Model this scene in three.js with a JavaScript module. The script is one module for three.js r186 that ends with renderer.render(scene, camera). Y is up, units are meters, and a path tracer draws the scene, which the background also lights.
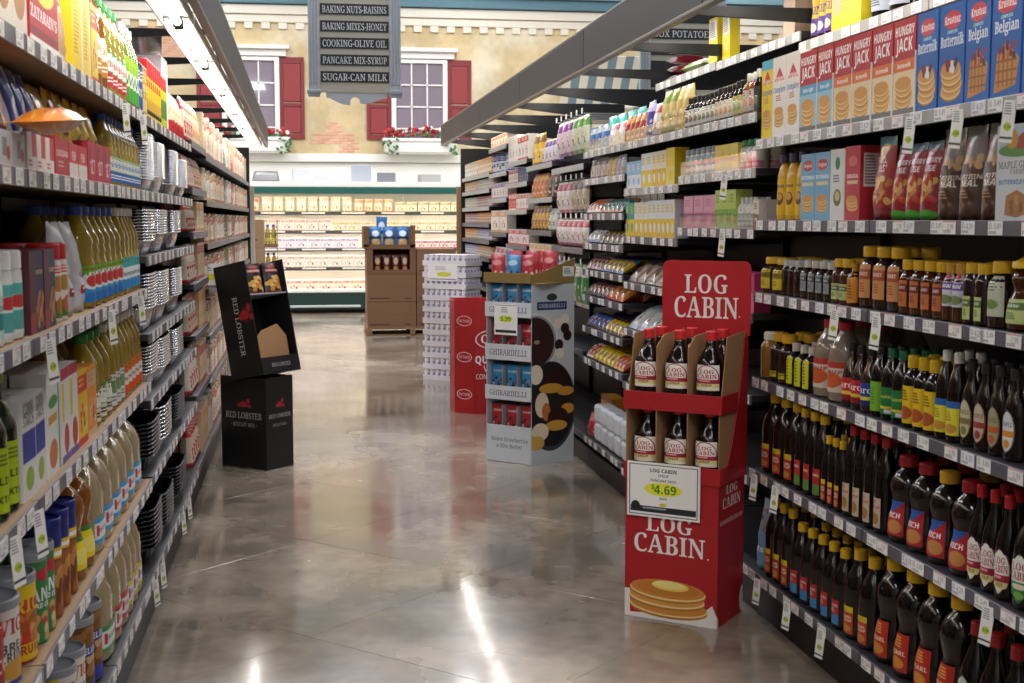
import * as THREE from 'three';
import { mergeGeometries } from 'three/addons/utils/BufferGeometryUtils.js';
import { RectAreaLightUniformsLib } from 'three/addons/lights/RectAreaLightUniformsLib.js';
import { RoundedBoxGeometry } from 'three/addons/geometries/RoundedBoxGeometry.js';

// ---------- camera, light, exposure ----------
const scene = new THREE.Scene();
const FOCAL = 1310, EYE = 1.35;
const PITCH = Math.atan(122 / FOCAL), YAW = Math.atan(209 / Math.hypot(FOCAL, 122));
const camera = new THREE.PerspectiveCamera(2 * Math.atan(341.5 / FOCAL) * 180 / Math.PI, 1024 / 683, 0.05, 60);
camera.position.set(0, EYE, 0);
camera.lookAt(Math.sin(YAW) * Math.cos(PITCH), EYE - Math.sin(PITCH), -Math.cos(YAW) * Math.cos(PITCH));
camera.focus = 5.4; camera.userData.fStop = 10;
const renderer = new THREE.WebGLRenderer({ antialias: true });
renderer.toneMapping = THREE.LinearToneMapping;
renderer.toneMappingExposure = 1.0;
renderer.shadowMap.enabled = true;
RectAreaLightUniformsLib.init();
scene.background = new THREE.Color(0x000000);
const LIGHT = { ceiling: 21, canopy: 28, cooler: 52 };   // radiance of the ceiling panels, the canopy tubes, the tubes in the chilled case

// ---------- helpers ----------
let seedState = 7;
const rnd = () => { seedState = (seedState * 1664525 + 1013904223) >>> 0; return seedState / 4294967296; };
const rr = (a, b) => a + (b - a) * rnd();
const taken = {};
const nm = (n) => { taken[n] = (taken[n] || 0) + 1; return taken[n] === 1 ? n : n + '_' + String(taken[n] - 1).padStart(3, '0'); };
const shade = (o) => { o.traverse((m) => { if (m.isMesh) { m.castShadow = true; m.receiveShadow = true; } }); return o; };
function mesh(name, geo, material, parent) { const m = new THREE.Mesh(geo, material); m.name = name; if (parent) parent.add(m); return m; }
function thing(o, name, label, category, group) {
  o.name = nm(name); o.userData = { label, category };
  if (group) o.userData.group = group;
  scene.add(o); return o;
}
function root(name, label, category, x, y, D, turn = 0, group) {
  const g = new THREE.Group(); g.position.set(x, y, -D); g.rotation.y = turn;
  return thing(g, name, label, category, group);
}
function struct(name, geo, material, label, category) {
  const m = new THREE.Mesh(geo, material); m.name = name; m.userData = { kind: 'structure', label, category };
  scene.add(m); return m;
}
const matCache = {};
function mat(color, roughness = 0.5, extra) {
  const k = color + '|' + roughness + '|' + JSON.stringify(extra || 0);
  return matCache[k] || (matCache[k] = new THREE.MeshPhysicalMaterial({ color, roughness, ...extra }));
}
function bx(w, h, d, x = 0, y = 0, z = 0) { const g = new THREE.BoxGeometry(w, h, d); g.translate(x, y, z); return g; }
function rbx(w, h, d, r, x = 0, y = 0, z = 0) { const g = new RoundedBoxGeometry(w, h, d, 2, Math.min(r, w / 2.1, h / 2.1, d / 2.1)); g.translate(x, y, z); return g; }
function merge(list) { return mergeGeometries(list.map((g) => (g.index ? g.toNonIndexed() : g))); }
// photo column (at height y, on the plane X = const) -> distance along the aisle
function project(X, y, D) {
  const dy = y - EYE, c = Math.cos(YAW), s = Math.sin(YAW), cp = Math.cos(PITCH), sp = Math.sin(PITCH);
  const f = X * s * cp - dy * sp + D * c * cp, r = X * c - D * s, u = X * s * sp + dy * cp + D * c * sp;
  return [512 + FOCAL * r / f, 341.5 - FOCAL * u / f];
}
function depthAt(px, X, y) {
  let a = 1, b = 25; const sgn = X > 0 ? 1 : -1;
  for (let i = 0; i < 40; i++) { const m = (a + b) / 2; if ((project(X, y, m)[0] - px) * sgn > 0) a = m; else b = m; }
  return (a + b) / 2;
}

// ---------- printed faces: all flat print is drawn into shared sheets ----------
const SHEET = 2048, sheets = [];
function newSheet() {
  const canvas = document.createElement('canvas'); canvas.width = SHEET; canvas.height = SHEET;
  const c = canvas.getContext('2d'); c.fillStyle = '#888'; c.fillRect(0, 0, SHEET, SHEET);
  const t = new THREE.CanvasTexture(canvas); t.colorSpace = THREE.SRGBColorSpace;
  const s = { canvas, c, t, x: 2, y: 2, row: 0, mats: {} }; sheets.push(s); return s;
}
function sheetMat(s, finish = 'carton') {
  const o = { carton: { roughness: 0.55 }, film: { roughness: 0.28, clearcoat: 0.5, clearcoatRoughness: 0.25 }, label: { roughness: 0.45 } }[finish];
  return s.mats[finish] || (s.mats[finish] = new THREE.MeshPhysicalMaterial({ map: s.t, ...o }));
}
function alloc(w, h) {
  let s = sheets[sheets.length - 1] || newSheet();
  if (s.x + w + 4 > SHEET) { s.x = 2; s.y += s.row + 4; s.row = 0; }
  if (s.y + h + 52 > SHEET) s = newSheet();
  const p = { s, x: s.x, y: s.y, w, h }; s.x += w + 4; s.row = Math.max(s.row, h);
  p.u0 = p.x / SHEET; p.u1 = (p.x + w) / SHEET; p.v1 = 1 - p.y / SHEET; p.v0 = 1 - (p.y + h) / SHEET;
  return p;
}
const stackColours = ['#c98a3c', '#e0aa58', '#d79a48', '#b9772c'];
const ops = {
  r: (c, w, h, x, y, a, b, col) => { c.fillStyle = col; c.fillRect(x * w, y * h, a * w, b * h); },
  e: (c, w, h, x, y, a, b, col) => { c.fillStyle = col; c.beginPath(); c.ellipse(x * w, y * h, a * w, b * h, 0, 0, 7); c.fill(); },
  o: (c, w, h, x, y, a, b, col, lw = 0.02) => { c.strokeStyle = col; c.lineWidth = lw * w; c.beginPath(); c.ellipse(x * w, y * h, a * w, b * h, 0, 0, 7); c.stroke(); },
  p: (c, w, h, pts, col) => { c.fillStyle = col; c.beginPath(); pts.forEach(([x, y], i) => c[i ? 'lineTo' : 'moveTo'](x * w, y * h)); c.closePath(); c.fill(); },
  // text: string, centre x, centre y, size (of width), colour, font, fitted width
  t: (c, w, h, s, x, y, z, col, font = 'bold sans-serif', fit = 0.92, turn = 0) => {
    const fs = z * w; c.font = font.startsWith('bold ') ? 'bold ' + fs + 'px ' + font.slice(5) : fs + 'px ' + font;
    c.fillStyle = col; c.textAlign = 'center'; c.textBaseline = 'middle';
    c.save(); c.translate(x * w, y * h); c.rotate(turn);
    const tw = c.measureText(s).width, k = Math.min(1, fit * (turn ? h : w) / tw); c.scale(k, 1); c.fillText(s, 0, 0); c.restore();
  },
  // a stack of round cakes
  s: (c, w, h, x, y, a, n, top) => {
    const ry = a * 0.34 * w, th = a * 0.26 * w;
    for (let i = n - 1; i >= 0; i--) {
      const cy = y * h + (i - n / 2) * th, cx = x * w + ((i * 37) % 5 - 2) * 0.015 * w;
      c.fillStyle = stackColours[i % 2 ? 3 : 0]; c.beginPath(); c.ellipse(cx, cy + th * 0.5, a * w, ry, 0, 0, 7); c.fill();
      c.fillStyle = '#f0cf8c'; c.beginPath(); c.ellipse(cx, cy + th * 0.25, a * w, ry, 0, 0, 7); c.fill();
      c.fillStyle = stackColours[i % 2 ? 1 : 2]; c.beginPath(); c.ellipse(cx, cy, a * w * 0.98, ry * 0.95, 0, 0, 7); c.fill();
    }
    if (top) for (let k = 0; k < 9; k++) { c.fillStyle = top[k % top.length]; c.beginPath(); c.arc(x * w + ((k * 29) % 17 - 8) / 17 * a * w, y * h - n / 2 * th + ((k * 13) % 7 - 5) * 0.012 * h, a * w * 0.16, 0, 7); c.fill(); }
  },
  // many small lines of print
  l: (c, w, h, x, y, a, b, n, col) => { c.fillStyle = col; for (let i = 0; i < n; i++) c.fillRect(x * w, (y + b * i / n) * h, a * w * (0.65 + ((i * 31) % 10) / 28), b * h / n * 0.5); },
  // scattered morsels
  m: (c, w, h, x, y, a, b, n, size, cols) => { for (let i = 0; i < n; i++) { c.fillStyle = cols[i % cols.length]; c.beginPath(); c.ellipse((x + ((i * 0.7549 + 0.21) % 1) * a) * w, (y + ((i * 0.5698 + 0.4) % 1) * b) * h, size * w, size * w * 0.75, i, 0, 7); c.fill(); } },
};
const artCache = {};
function art(w, h, bg, list = []) {
  const k = JSON.stringify([w, h, bg, list]); if (artCache[k]) return artCache[k];
  const p = alloc(w, h), c = p.s.c;
  c.save(); c.beginPath(); c.rect(p.x - 2, p.y - 2, w + 4, h + 4); c.clip();
  c.fillStyle = bg; c.fillRect(p.x - 2, p.y - 2, w + 4, h + 4); c.translate(p.x, p.y);
  for (const [op, ...args] of list) ops[op](c, w, h, ...args);
  c.restore(); p.bg = bg; return (artCache[k] = p);
}
const swatch = (s, col) => {   // a small plain patch on the same sheet (its last rows are kept for these)
  s.sw = s.sw || {}; if (s.sw[col]) return s.sw[col];
  const i = Object.keys(s.sw).length, x = (i % 200) * 10, y = SHEET - 44 + Math.floor(i / 200) * 11;
  s.c.fillStyle = col; s.c.fillRect(x, y, 10, 10);
  return (s.sw[col] = { s, bg: col, u0: (x + 3) / SHEET, u1: (x + 7) / SHEET, v1: 1 - (y + 3) / SHEET, v0: 1 - (y + 7) / SHEET });
};
const uvRect = (uv, i, p) => uv.setXY(i, p.u0 + uv.getX(i) * (p.u1 - p.u0), p.v0 + uv.getY(i) * (p.v1 - p.v0));
// carton: front and back carry the print, sides and top carry their own or the ground colour
function cartonGeo(w, h, d, front, side, top) {
  const g = bx(w, h, d, 0, h / 2, 0), uv = g.attributes.uv, sd = side || swatch(front.s, front.bg), tp = top || sd;
  const faces = [sd, sd, tp, tp, front, side || front];
  for (let f = 0; f < 6; f++) for (let i = 0; i < 4; i++) uvRect(uv, f * 4 + i, faces[f].s === front.s ? faces[f] : front);
  return g;
}
// flat card or board with print in front
function cardGeo(w, h, t, p) {
  const g = bx(w, h, t), uv = g.attributes.uv, sd = swatch(p.s, p.bg);
  for (let f = 0; f < 6; f++) for (let i = 0; i < 4; i++) uvRect(uv, f * 4 + i, f === 4 ? p : (sd.s === p.s ? sd : p));
  return g;
}
// lofted body: rings of a superellipse (exponent n) from a profile of [radius, height]
function loft(profile, seg = 16, n = 2, flat = 1, closeTop = true, closeBottom = true, ripple) {
  const pos = [], idx = [], R = profile.length;
  for (const [r, y] of profile) for (let i = 0; i < seg; i++) {
    const a = i / seg * Math.PI * 2, ca = Math.cos(a), sa = Math.sin(a), q = ripple ? ripple(a, y) : 1;
    pos.push(r * q * Math.sign(sa) * Math.abs(sa) ** (2 / n), y, r * q * flat * Math.sign(ca) * Math.abs(ca) ** (2 / n));
  }
  for (let j = 0; j < R - 1; j++) for (let i = 0; i < seg; i++) { const a = j * seg + i, b = j * seg + (i + 1) % seg; idx.push(a, b, a + seg, b, b + seg, a + seg); }
  if (closeBottom) { pos.push(0, profile[0][1], 0); for (let i = 0; i < seg; i++) idx.push(pos.length / 3 - 1, (i + 1) % seg, i); }
  if (closeTop) { const o = (R - 1) * seg; pos.push(0, profile[R - 1][1], 0); for (let i = 0; i < seg; i++) idx.push(pos.length / 3 - 1, o + i, o + (i + 1) % seg); }
  const g = new THREE.BufferGeometry(); g.setAttribute('position', new THREE.Float32BufferAttribute(pos, 3)); g.setIndex(idx); g.computeVertexNormals();
  return g;
}
function radiusAt(profile, y) {
  for (let j = 0; j < profile.length - 1; j++) { const [r0, y0] = profile[j], [r1, y1] = profile[j + 1]; if (y >= y0 && y <= y1 && y1 > y0) return r0 + (r1 - r0) * (y - y0) / (y1 - y0); }
  return profile[profile.length - 1][0];
}
// paper label that follows a lofted body
function labelGeo(profile, y0, y1, span, p, { n = 2, flat = 1, oval = false, lift = 0.0007, from = 0 } = {}) {
  const nx = 10, ny = 6, pos = [], uv = [], idx = [];
  for (let j = 0; j <= ny; j++) for (let i = 0; i <= nx; i++) {
    const t = j / ny, s = i / nx * 2 - 1, k = oval ? Math.sqrt(Math.max(0, 1 - (2 * t - 1) ** 2)) : 1, y = y0 + (y1 - y0) * t, r = radiusAt(profile, y) + lift;
    const a = from + s * k * span, sa = Math.sin(a), ca = Math.cos(a);
    pos.push(r * Math.sign(sa) * Math.abs(sa) ** (2 / n), y, r * flat * Math.sign(ca) * Math.abs(ca) ** (2 / n) + (flat < 1 ? lift : 0));
    uv.push(p.u0 + (s * k * 0.5 + 0.5) * (p.u1 - p.u0), p.v0 + t * (p.v1 - p.v0));
  }
  for (let j = 0; j < ny; j++) for (let i = 0; i < nx; i++) { const a = j * (nx + 1) + i; idx.push(a, a + 1, a + nx + 1, a + 1, a + nx + 2, a + nx + 1); }
  const g = new THREE.BufferGeometry(); g.setAttribute('position', new THREE.Float32BufferAttribute(pos, 3)); g.setAttribute('uv', new THREE.Float32BufferAttribute(uv, 2)); g.setIndex(idx); g.computeVertexNormals();
  return g;
}
// soft bag: two printed skins that swell between crimped ends; stand = 1 has a broad foot
function bagGeo(w, h, t, p, stand = 0, seed = 1, puff = 0.58) {
  const nx = 9, ny = 12, pos = [], uv = [], idx = [];
  const hash = (i, j) => { const v = Math.sin(i * 12.9 + j * 78.2 + seed * 3.7) * 43758.5; return v - Math.floor(v) - 0.5; };
  for (const side of [1, -1]) {
    const o = pos.length / 3;
    for (let j = 0; j <= ny; j++) for (let i = 0; i <= nx; i++) {
      const s = i / nx, v = j / ny, edge = i === 0 || i === nx || j === ny || (j === 0 && !stand);
      const across = Math.max(0, Math.sin(Math.PI * s)) ** puff;
      const up = stand ? Math.min(1, 0.92 + v * 0.4) * Math.max(0, 1 - v ** 2.4) ** 0.8 : Math.max(0, Math.sin(Math.PI * Math.min(1, Math.max(0, (v - 0.04) / 0.92)))) ** puff;
      const crease = edge ? 0 : hash(i, j) * 0.28;
      const waist = 1 - 0.07 * Math.sin(Math.PI * v);
      pos.push((s - 0.5) * w * waist, v * h + (j === ny ? hash(i, 99) * 0.02 * h : 0), side * (t / 2) * Math.max(0.012, across * up * (1 + crease)));
      uv.push(p.u0 + (side > 0 ? s : 1 - s) * (p.u1 - p.u0), p.v0 + v * (p.v1 - p.v0));
    }
    for (let j = 0; j < ny; j++) for (let i = 0; i < nx; i++) { const a = o + j * (nx + 1) + i, b = a + 1, c = a + nx + 1, d = c + 1; if (side > 0) idx.push(a, b, c, b, d, c); else idx.push(a, c, b, b, c, d); }
  }
  const N = (nx + 1) * (ny + 1);   // close the rim between the skins
  const rim = [];
  for (let i = 0; i <= nx; i++) rim.push(i);
  for (let j = 1; j <= ny; j++) rim.push(j * (nx + 1) + nx);
  for (let i = nx - 1; i >= 0; i--) rim.push(ny * (nx + 1) + i);
  for (let j = ny - 1; j >= 1; j--) rim.push(j * (nx + 1));
  for (let k = 0; k < rim.length; k++) { const a = rim[k], b = rim[(k + 1) % rim.length]; idx.push(a, a + N, b, b, a + N, b + N); }
  const g = new THREE.BufferGeometry(); g.setAttribute('position', new THREE.Float32BufferAttribute(pos, 3)); g.setAttribute('uv', new THREE.Float32BufferAttribute(uv, 2)); g.setIndex(idx); g.computeVertexNormals();
  return g;
}
// uv of a mesh laid out as metres times k (for tiling textures)
function noiseTexture(size, fn, srgb = true) {
  const data = new Uint8Array(size * size * 4);
  for (let y = 0; y < size; y++) for (let x = 0; x < size; x++) { const v = fn(x / size, y / size), i = (y * size + x) * 4; data[i] = v[0]; data[i + 1] = v[1]; data[i + 2] = v[2]; data[i + 3] = 255; }
  const t = new THREE.DataTexture(data, size, size); t.wrapS = t.wrapT = THREE.RepeatWrapping; t.magFilter = THREE.LinearFilter; if (srgb) t.colorSpace = THREE.SRGBColorSpace; t.needsUpdate = true; return t;
}
const lattice = (seed) => { const T = new Float32Array(4096); let s = seed; for (let i = 0; i < 4096; i++) { s = (s * 1664525 + 1013904223) >>> 0; T[i] = s / 4294967296; } return T; };
const LAT = lattice(5);
function pnoise(x, y, per) {   // value noise that repeats every per cells
  const xi = Math.floor(x), yi = Math.floor(y), fx = x - xi, fy = y - yi, u = fx * fx * (3 - 2 * fx), v = fy * fy * (3 - 2 * fy);
  const at = (a, b) => LAT[(((a % per) + per) % per) * 61 + (((b % per) + per) % per) * 17 & 4095];
  return (at(xi, yi) * (1 - u) + at(xi + 1, yi) * u) * (1 - v) + (at(xi, yi + 1) * (1 - u) + at(xi + 1, yi + 1) * u) * v;
}
const fbm = (x, y, per, oct) => { let s = 0, a = 0.5, p = per, f = 1; for (let i = 0; i < oct; i++) { s += a * pnoise(x * p, y * p, p); a *= 0.5; p *= 2; } return s; };
// ---------- the building ----------
const WALL = 20.05, ROOM = { l: -9, r: 11, back: WALL, front: -4.5, top: 5.6 };
const concreteMap = noiseTexture(1024, (u, v) => {
  const a = fbm(u, v, 6, 6), b = fbm(u + 0.37, v + 0.11, 22, 4), d = fbm(v + 0.2, u + 0.6, 90, 2), st = Math.max(0, fbm(u * 1 + 0.5, v + 0.77, 10, 4) - 0.55) * 3;
  const k = 0.74 + 0.5 * (a - 0.5) + 0.3 * (b - 0.5) + 0.16 * (d - 0.5) - 0.16 * st;
  return [k * 192, k * 177, k * 158].map((x) => Math.max(0, Math.min(255, x)));
});
const concreteRough = noiseTexture(512, (u, v) => { const k = 255 * Math.max(0.1, Math.min(0.5, 0.26 + 0.5 * (fbm(u, v, 8, 5) - 0.5))); return [k, k, k]; }, false);
const concrete = new THREE.MeshPhysicalMaterial({ map: concreteMap, roughnessMap: concreteRough, roughness: 0.8, clearcoat: 0.45, clearcoatRoughness: 0.09 });
const floorBase = struct('floor', bx(ROOM.r - ROOM.l, 0.2, ROOM.back - ROOM.front, (ROOM.l + ROOM.r) / 2, -0.106, -(ROOM.back + ROOM.front) / 2), mat('#4a443d', 0.8), 'polished brown grey concrete floor with diagonal saw-cut joints', 'floor');
{
  const side = 1.293, half = side / 2 - 0.0025;
  for (let i = -16; i < 17; i++) for (let j = -16; j < 20; j++) {
    const s = 4.2 + side * (i + 0.5), d = 4.2 + side * (j + 0.5), X = (s - d) / 2, D = (s + d) / 2;
    if (X < -1.4 || X > 3.6 || D < 0.4 || D > 19.6) continue;
    const k = half, b = 0.004, sh = new THREE.Shape([[0, -k], [k, 0], [0, k], [-k, 0]].map(([x, y]) => new THREE.Vector2(x, y)));
    const g = new THREE.ExtrudeGeometry(sh, { depth: 0.02, bevelEnabled: true, bevelThickness: 0.0015, bevelSize: 0.0015, bevelSegments: 1 });
    g.rotateX(-Math.PI / 2); g.translate(0, -0.0215, 0);
    const p = g.attributes.position, uv = g.attributes.uv;
    for (let q = 0; q < p.count; q++) uv.setXY(q, (p.getX(q) + X) / 4.3, (p.getZ(q) - D) / 4.3);
    const m = mesh('slab', g, concrete, floorBase); m.position.set(X, 0, -D);
  }
}
const stuccoMap = noiseTexture(512, (u, v) => {
  const a = fbm(u, v, 5, 6), b = fbm(u + 0.3, v + 0.7, 40, 2);
  const k = 0.9 + 0.28 * (a - 0.5) + 0.1 * (b - 0.5), w = Math.max(0, Math.min(1, (fbm(v + 0.1, u + 0.4, 7, 4) - 0.38) * 3));
  return [k * (230 + 12 * w), k * (206 + 24 * w), k * (156 + 44 * w)].map((x) => Math.max(0, Math.min(255, x)));
});
const stucco = new THREE.MeshPhysicalMaterial({ map: stuccoMap, roughness: 0.9 });
const white = mat('#ebe8df', 0.6), cream = mat('#e9e2cf', 0.7), plain = mat('#cfcac0', 0.9), teal = mat('#84a9b4', 0.7), tealDark = mat('#5f828e', 0.7);
{
  const g = bx(ROOM.r - ROOM.l, ROOM.top, 0.2, (ROOM.l + ROOM.r) / 2, ROOM.top / 2, -WALL - 0.1), p = g.attributes.position, uv = g.attributes.uv;
  for (let q = 0; q < p.count; q++) uv.setXY(q, p.getX(q) / 3.1, p.getY(q) / 3.1);
  const wall = struct('wall_back', g, stucco, 'yellow mottled stucco wall with painted townhouse front', 'wall');
  // exposed bricks in the plaster
  const reds = ['#d9a488', '#cf9a80', '#e0b296', '#d4a58c'].map((c) => mat(c, 0.95)), bg = rbx(0.118, 0.034, 0.02, 0.004);
  const lay = (x0, x1, y0, y1, inside) => {
    let row = 0; for (let y = y0; y < y1; y += 0.042, row++) for (let x = x0 + (row % 2) * 0.062; x < x1; x += 0.126) if (inside(x, y)) { const m = mesh('brick', bg, reds[(row * 7 + Math.round(x * 13) + 40) % 4], wall); m.position.set(x, y, -WALL - 0.004); }
  };
  lay(0.1, 0.9, 2.37, 2.84, (x, y) => { const c = (x - 0.48) / 0.4, t = (y - 2.36) / 0.46; return t < 1 - Math.abs(c) ** 1.6 - 0.16 * Math.sin(x * 23) && !(t < 0.28 && c < 0.2) ; });
  lay(-2.3, -1.42, 3.72, 4.16, (x, y) => x + 0.1 * Math.sin(y * 19) < -1.5);
  const moulding = (name, x0, x1, y0, y1, out, m, label) => struct(name, rbx(x1 - x0, y1 - y0, out, 0.01, (x0 + x1) / 2, (y0 + y1) / 2, -WALL + out / 2), m, label, 'trim');
  moulding('trim_1', ROOM.l, ROOM.r, 4.25, 4.36, 0.05, cream, 'cream lower cornice band above the dentil blocks');
  const c2 = moulding('trim_2', ROOM.l, ROOM.r, 4.365, 4.5, 0.09, cream, 'cream upper cornice band under the teal beam');
  for (let k = 0; k < 52; k++) { const m = mesh('dentil', rbx(0.125, 0.095, 0.04, 0.006), cream, c2); m.position.set(-4.2 + 0.25 * k + 0.195, 4.205, -WALL + 0.02); }
  moulding('trim_3', ROOM.l, ROOM.r, 4.51, 4.66, 0.16, tealDark, 'dark teal beam face above the cornice');
  moulding('trim_4', ROOM.l, ROOM.r, 4.66, 4.95, 0.24, teal, 'pale teal beam along the top of wall');
  moulding('trim_5', ROOM.l, ROOM.r, 2.21, 2.33, 0.1, white, 'white ledge moulding above the chilled case');
  moulding('trim_6', ROOM.l, ROOM.r, 1.2, 2.2, 0.02, white, 'white boarded wall strip behind chilled case top');
  struct('ceiling', bx(ROOM.r - ROOM.l, 0.2, ROOM.back - ROOM.front, (ROOM.l + ROOM.r) / 2, ROOM.top + 0.1, -(ROOM.back + ROOM.front) / 2), plain, 'pale painted store ceiling', 'ceiling');
  struct('wall_left', bx(0.2, ROOM.top, ROOM.back - ROOM.front, ROOM.l - 0.1, ROOM.top / 2, -(ROOM.back + ROOM.front) / 2), plain, 'pale side wall of the store', 'wall');
  struct('wall_right', bx(0.2, ROOM.top, ROOM.back - ROOM.front, ROOM.r + 0.1, ROOM.top / 2, -(ROOM.back + ROOM.front) / 2), plain, 'pale far side wall of the store', 'wall');
  struct('wall_front', bx(ROOM.r - ROOM.l, ROOM.top, 0.2, (ROOM.l + ROOM.r) / 2, ROOM.top / 2, -ROOM.front + 0.1), plain, 'pale front wall of the store', 'wall');
}
// false windows with shutters and flower boxes
const pane = mat('#8a7f88', 0.06, { metalness: 0.0, clearcoat: 1 }), red = mat('#8f3434', 0.6), redTrim = mat('#7f2b2c', 0.6);
function shutter(x0, label) {
  const g = root('window_shutter', label, 'shutter', x0 + 0.182, 2.55, WALL, 0);
  mesh('frame', merge([bx(0.05, 1.2, 0.03, -0.157, 0.6, 0.02), bx(0.05, 1.2, 0.03, 0.157, 0.6, 0.02), bx(0.27, 0.07, 0.03, 0, 0.035, 0.02), bx(0.27, 0.05, 0.03, 0, 0.5, 0.02), bx(0.27, 0.09, 0.03, 0, 1.155, 0.02)]), redTrim, g);
  for (const [y, h] of [[0.28, 0.38], [0.83, 0.56]]) mesh('panel', rbx(0.255, h, 0.022, 0.008, 0, y, 0.016), red, g);
}
function windowAt(n, x0, x1, label) {
  const xc = (x0 + x1) / 2, w = x1 - x0, h = 1.42, y0 = 2.33;
  const win = struct('window_' + n, merge([bx(0.07, h, 0.05, -w / 2 + 0.035, h / 2, 0), bx(0.07, h, 0.05, w / 2 - 0.035, h / 2, 0), bx(w - 0.14, 0.055, 0.05, 0, h - 0.03, 0), bx(w - 0.14, 0.06, 0.05, 0, 0.03, 0)]), white, label, 'window');
  win.position.set(xc, y0, -WALL + 0.03);
  const iw = w - 0.14, ih = h - 0.115, cw = iw / 3, ch = ih / 4;
  for (let i = 0; i < 3; i++) for (let j = 0; j < 4; j++) mesh('pane', bx(cw - 0.02, ch - 0.02, 0.01, -iw / 2 + (i + 0.5) * cw, 0.06 + (j + 0.5) * ch, -0.012), pane, win);
  mesh('glazing_bars', merge([1, 2].map((i) => bx(0.022, ih, 0.02, -iw / 2 + i * cw, 0.06 + ih / 2, 0)).concat([1, 2, 3].map((j) => bx(iw, 0.022, 0.02, 0, 0.06 + j * ch, 0)))), white, win);
  mesh('lintel', merge([rbx(w + 0.3, 0.06, 0.14, 0.01, 0, h + 0.135, 0.04), bx(w + 0.2, 0.1, 0.08, 0, h + 0.06, 0.01)]), white, win);
}
windowAt(1, -1.157, -0.317, 'white framed false window with dark panes beside brick plaster');
windowAt(2, 1.342, 2.188, 'white framed false window with dark panes behind the aisle sign');
shutter(-1.52, 'dark red shutter left of the window beside the brick plaster');
shutter(-0.317, 'dark red shutter between the window and the bare brick patch');
shutter(0.972, 'dark red shutter partly hidden by the hanging aisle sign');
shutter(2.192, 'dark red shutter above the right canopy end');
const leafM = mat('#3c6b3a', 0.7), leafM2 = mat('#548a4c', 0.7), flowerM = [mat('#b3202c', 0.7), mat('#c8323a', 0.7), mat('#8d1620', 0.7)], paleFlower = mat('#e9e6da', 0.8);
function flowerBox(x0, x1, label) {
  const w = x1 - x0, g = root('flower_box', label, 'flower box', (x0 + x1) / 2, 2.335, WALL - 0.2);
  mesh('planter', merge([rbx(w, 0.17, 0.2, 0.012, 0, 0.1, 0), rbx(w + 0.06, 0.05, 0.24, 0.01, 0, 0.2, 0), rbx(w - 0.12, 0.03, 0.16, 0.01, 0, 0.008, 0)]), white, g);
  const leafG = new THREE.SphereGeometry(1, 6, 4); leafG.scale(0.035, 0.014, 0.02);
  const petal = new THREE.DodecahedronGeometry(0.033, 0);
  for (let i = 0; i < 60; i++) { const m = mesh('leaf', leafG, i % 2 ? leafM : leafM2, g); m.position.set(rr(-w / 2, w / 2), 0.225 + rr(0, 0.1), rr(-0.09, 0.1)); m.rotation.set(rr(-1, 1), rr(0, 6), rr(-1, 1)); }
  for (let i = 0; i < 54; i++) { const m = mesh('blossom', petal, i % 7 === 0 ? paleFlower : flowerM[i % 3], g); const x = rr(-w / 2, w / 2); m.position.set(x, 0.26 + rr(0, 0.17) * (1 - Math.abs(x) / w), rr(-0.06, 0.12)); m.rotation.set(rr(0, 3), rr(0, 3), 0); m.scale.setScalar(rr(0.7, 1.25)); }
  for (const s of [-1, 1]) for (let i = 0; i < 16; i++) { const m = mesh('trailing_leaf', leafG, i % 2 ? leafM : leafM2, g); m.position.set(s * (w / 2 - 0.1 + rr(-0.1, 0.16)), 0.2 - i * 0.014, 0.12 + rr(0, 0.03)); m.rotation.set(rr(-1, 1), rr(0, 6), rr(-1, 1)); }
}
flowerBox(-1.25, -0.2, 'white flower box with red blossoms under the window beside brick plaster');
flowerBox(1.22, 2.3, 'white flower box with red blossoms under the window behind aisle sign');
// striped awning on the wall over the next aisle
{
  const g = root('striped_awning', 'slanted awning with cream and blue grey stripes on far wall', 'awning', 4.75, 2.98, WALL - 0.01);
  for (let i = 0; i < 13; i++) { const s = mesh('stripe', bx(0.128, 0.95, 0.012), i % 2 ? mat('#7d929e', 0.8) : cream, g); s.position.set(-0.78 + i * 0.13, 0.44, 0.32); s.rotation.x = 0.7; }
  mesh('front_bar', bx(1.72, 0.03, 0.03, 0, 0.07, 0.61), cream, g);
}
// ---------- ceiling lamps ----------
const lampGlow = new THREE.MeshStandardMaterial({ color: '#ffffff', emissive: '#f4f6ff', emissiveIntensity: 3 }), lampBody = mat('#d8d8d4', 0.5);
for (const [X, D] of [-3.4, 0.5, 4.4].flatMap((x) => [7.2, 11.8].map((d) => [x, d])).concat([[-1.4, -2.2], [0.5, -2.2], [2.4, -2.2]], [-5.4, -3.4, -1.4, 0.5, 2.4, 4.4, 6.4].flatMap((x, i) => (i % 2 ? [[x, 15.4]] : [[x, 14.9], [x, 17.6]])))) {
  const g = root('ceiling_light', 'long white ceiling light panel over the aisles', 'lamp', X, ROOM.top - 0.09, D, 0, 'ceiling light panels');
  mesh('housing', bx(0.62, 0.08, 2.3, 0, 0.045, 0), lampBody, g);
  mesh('diffuser', bx(0.54, 0.012, 2.2, 0, 0, 0), lampGlow, g);
  const l = new THREE.RectAreaLight('#f4f6ff', LIGHT.ceiling, 0.54, 2.2); l.name = 'panel_light'; l.position.set(0, -0.012, 0); l.rotation.x = -Math.PI / 2; l.castShadow = true; g.add(l);
}
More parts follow.
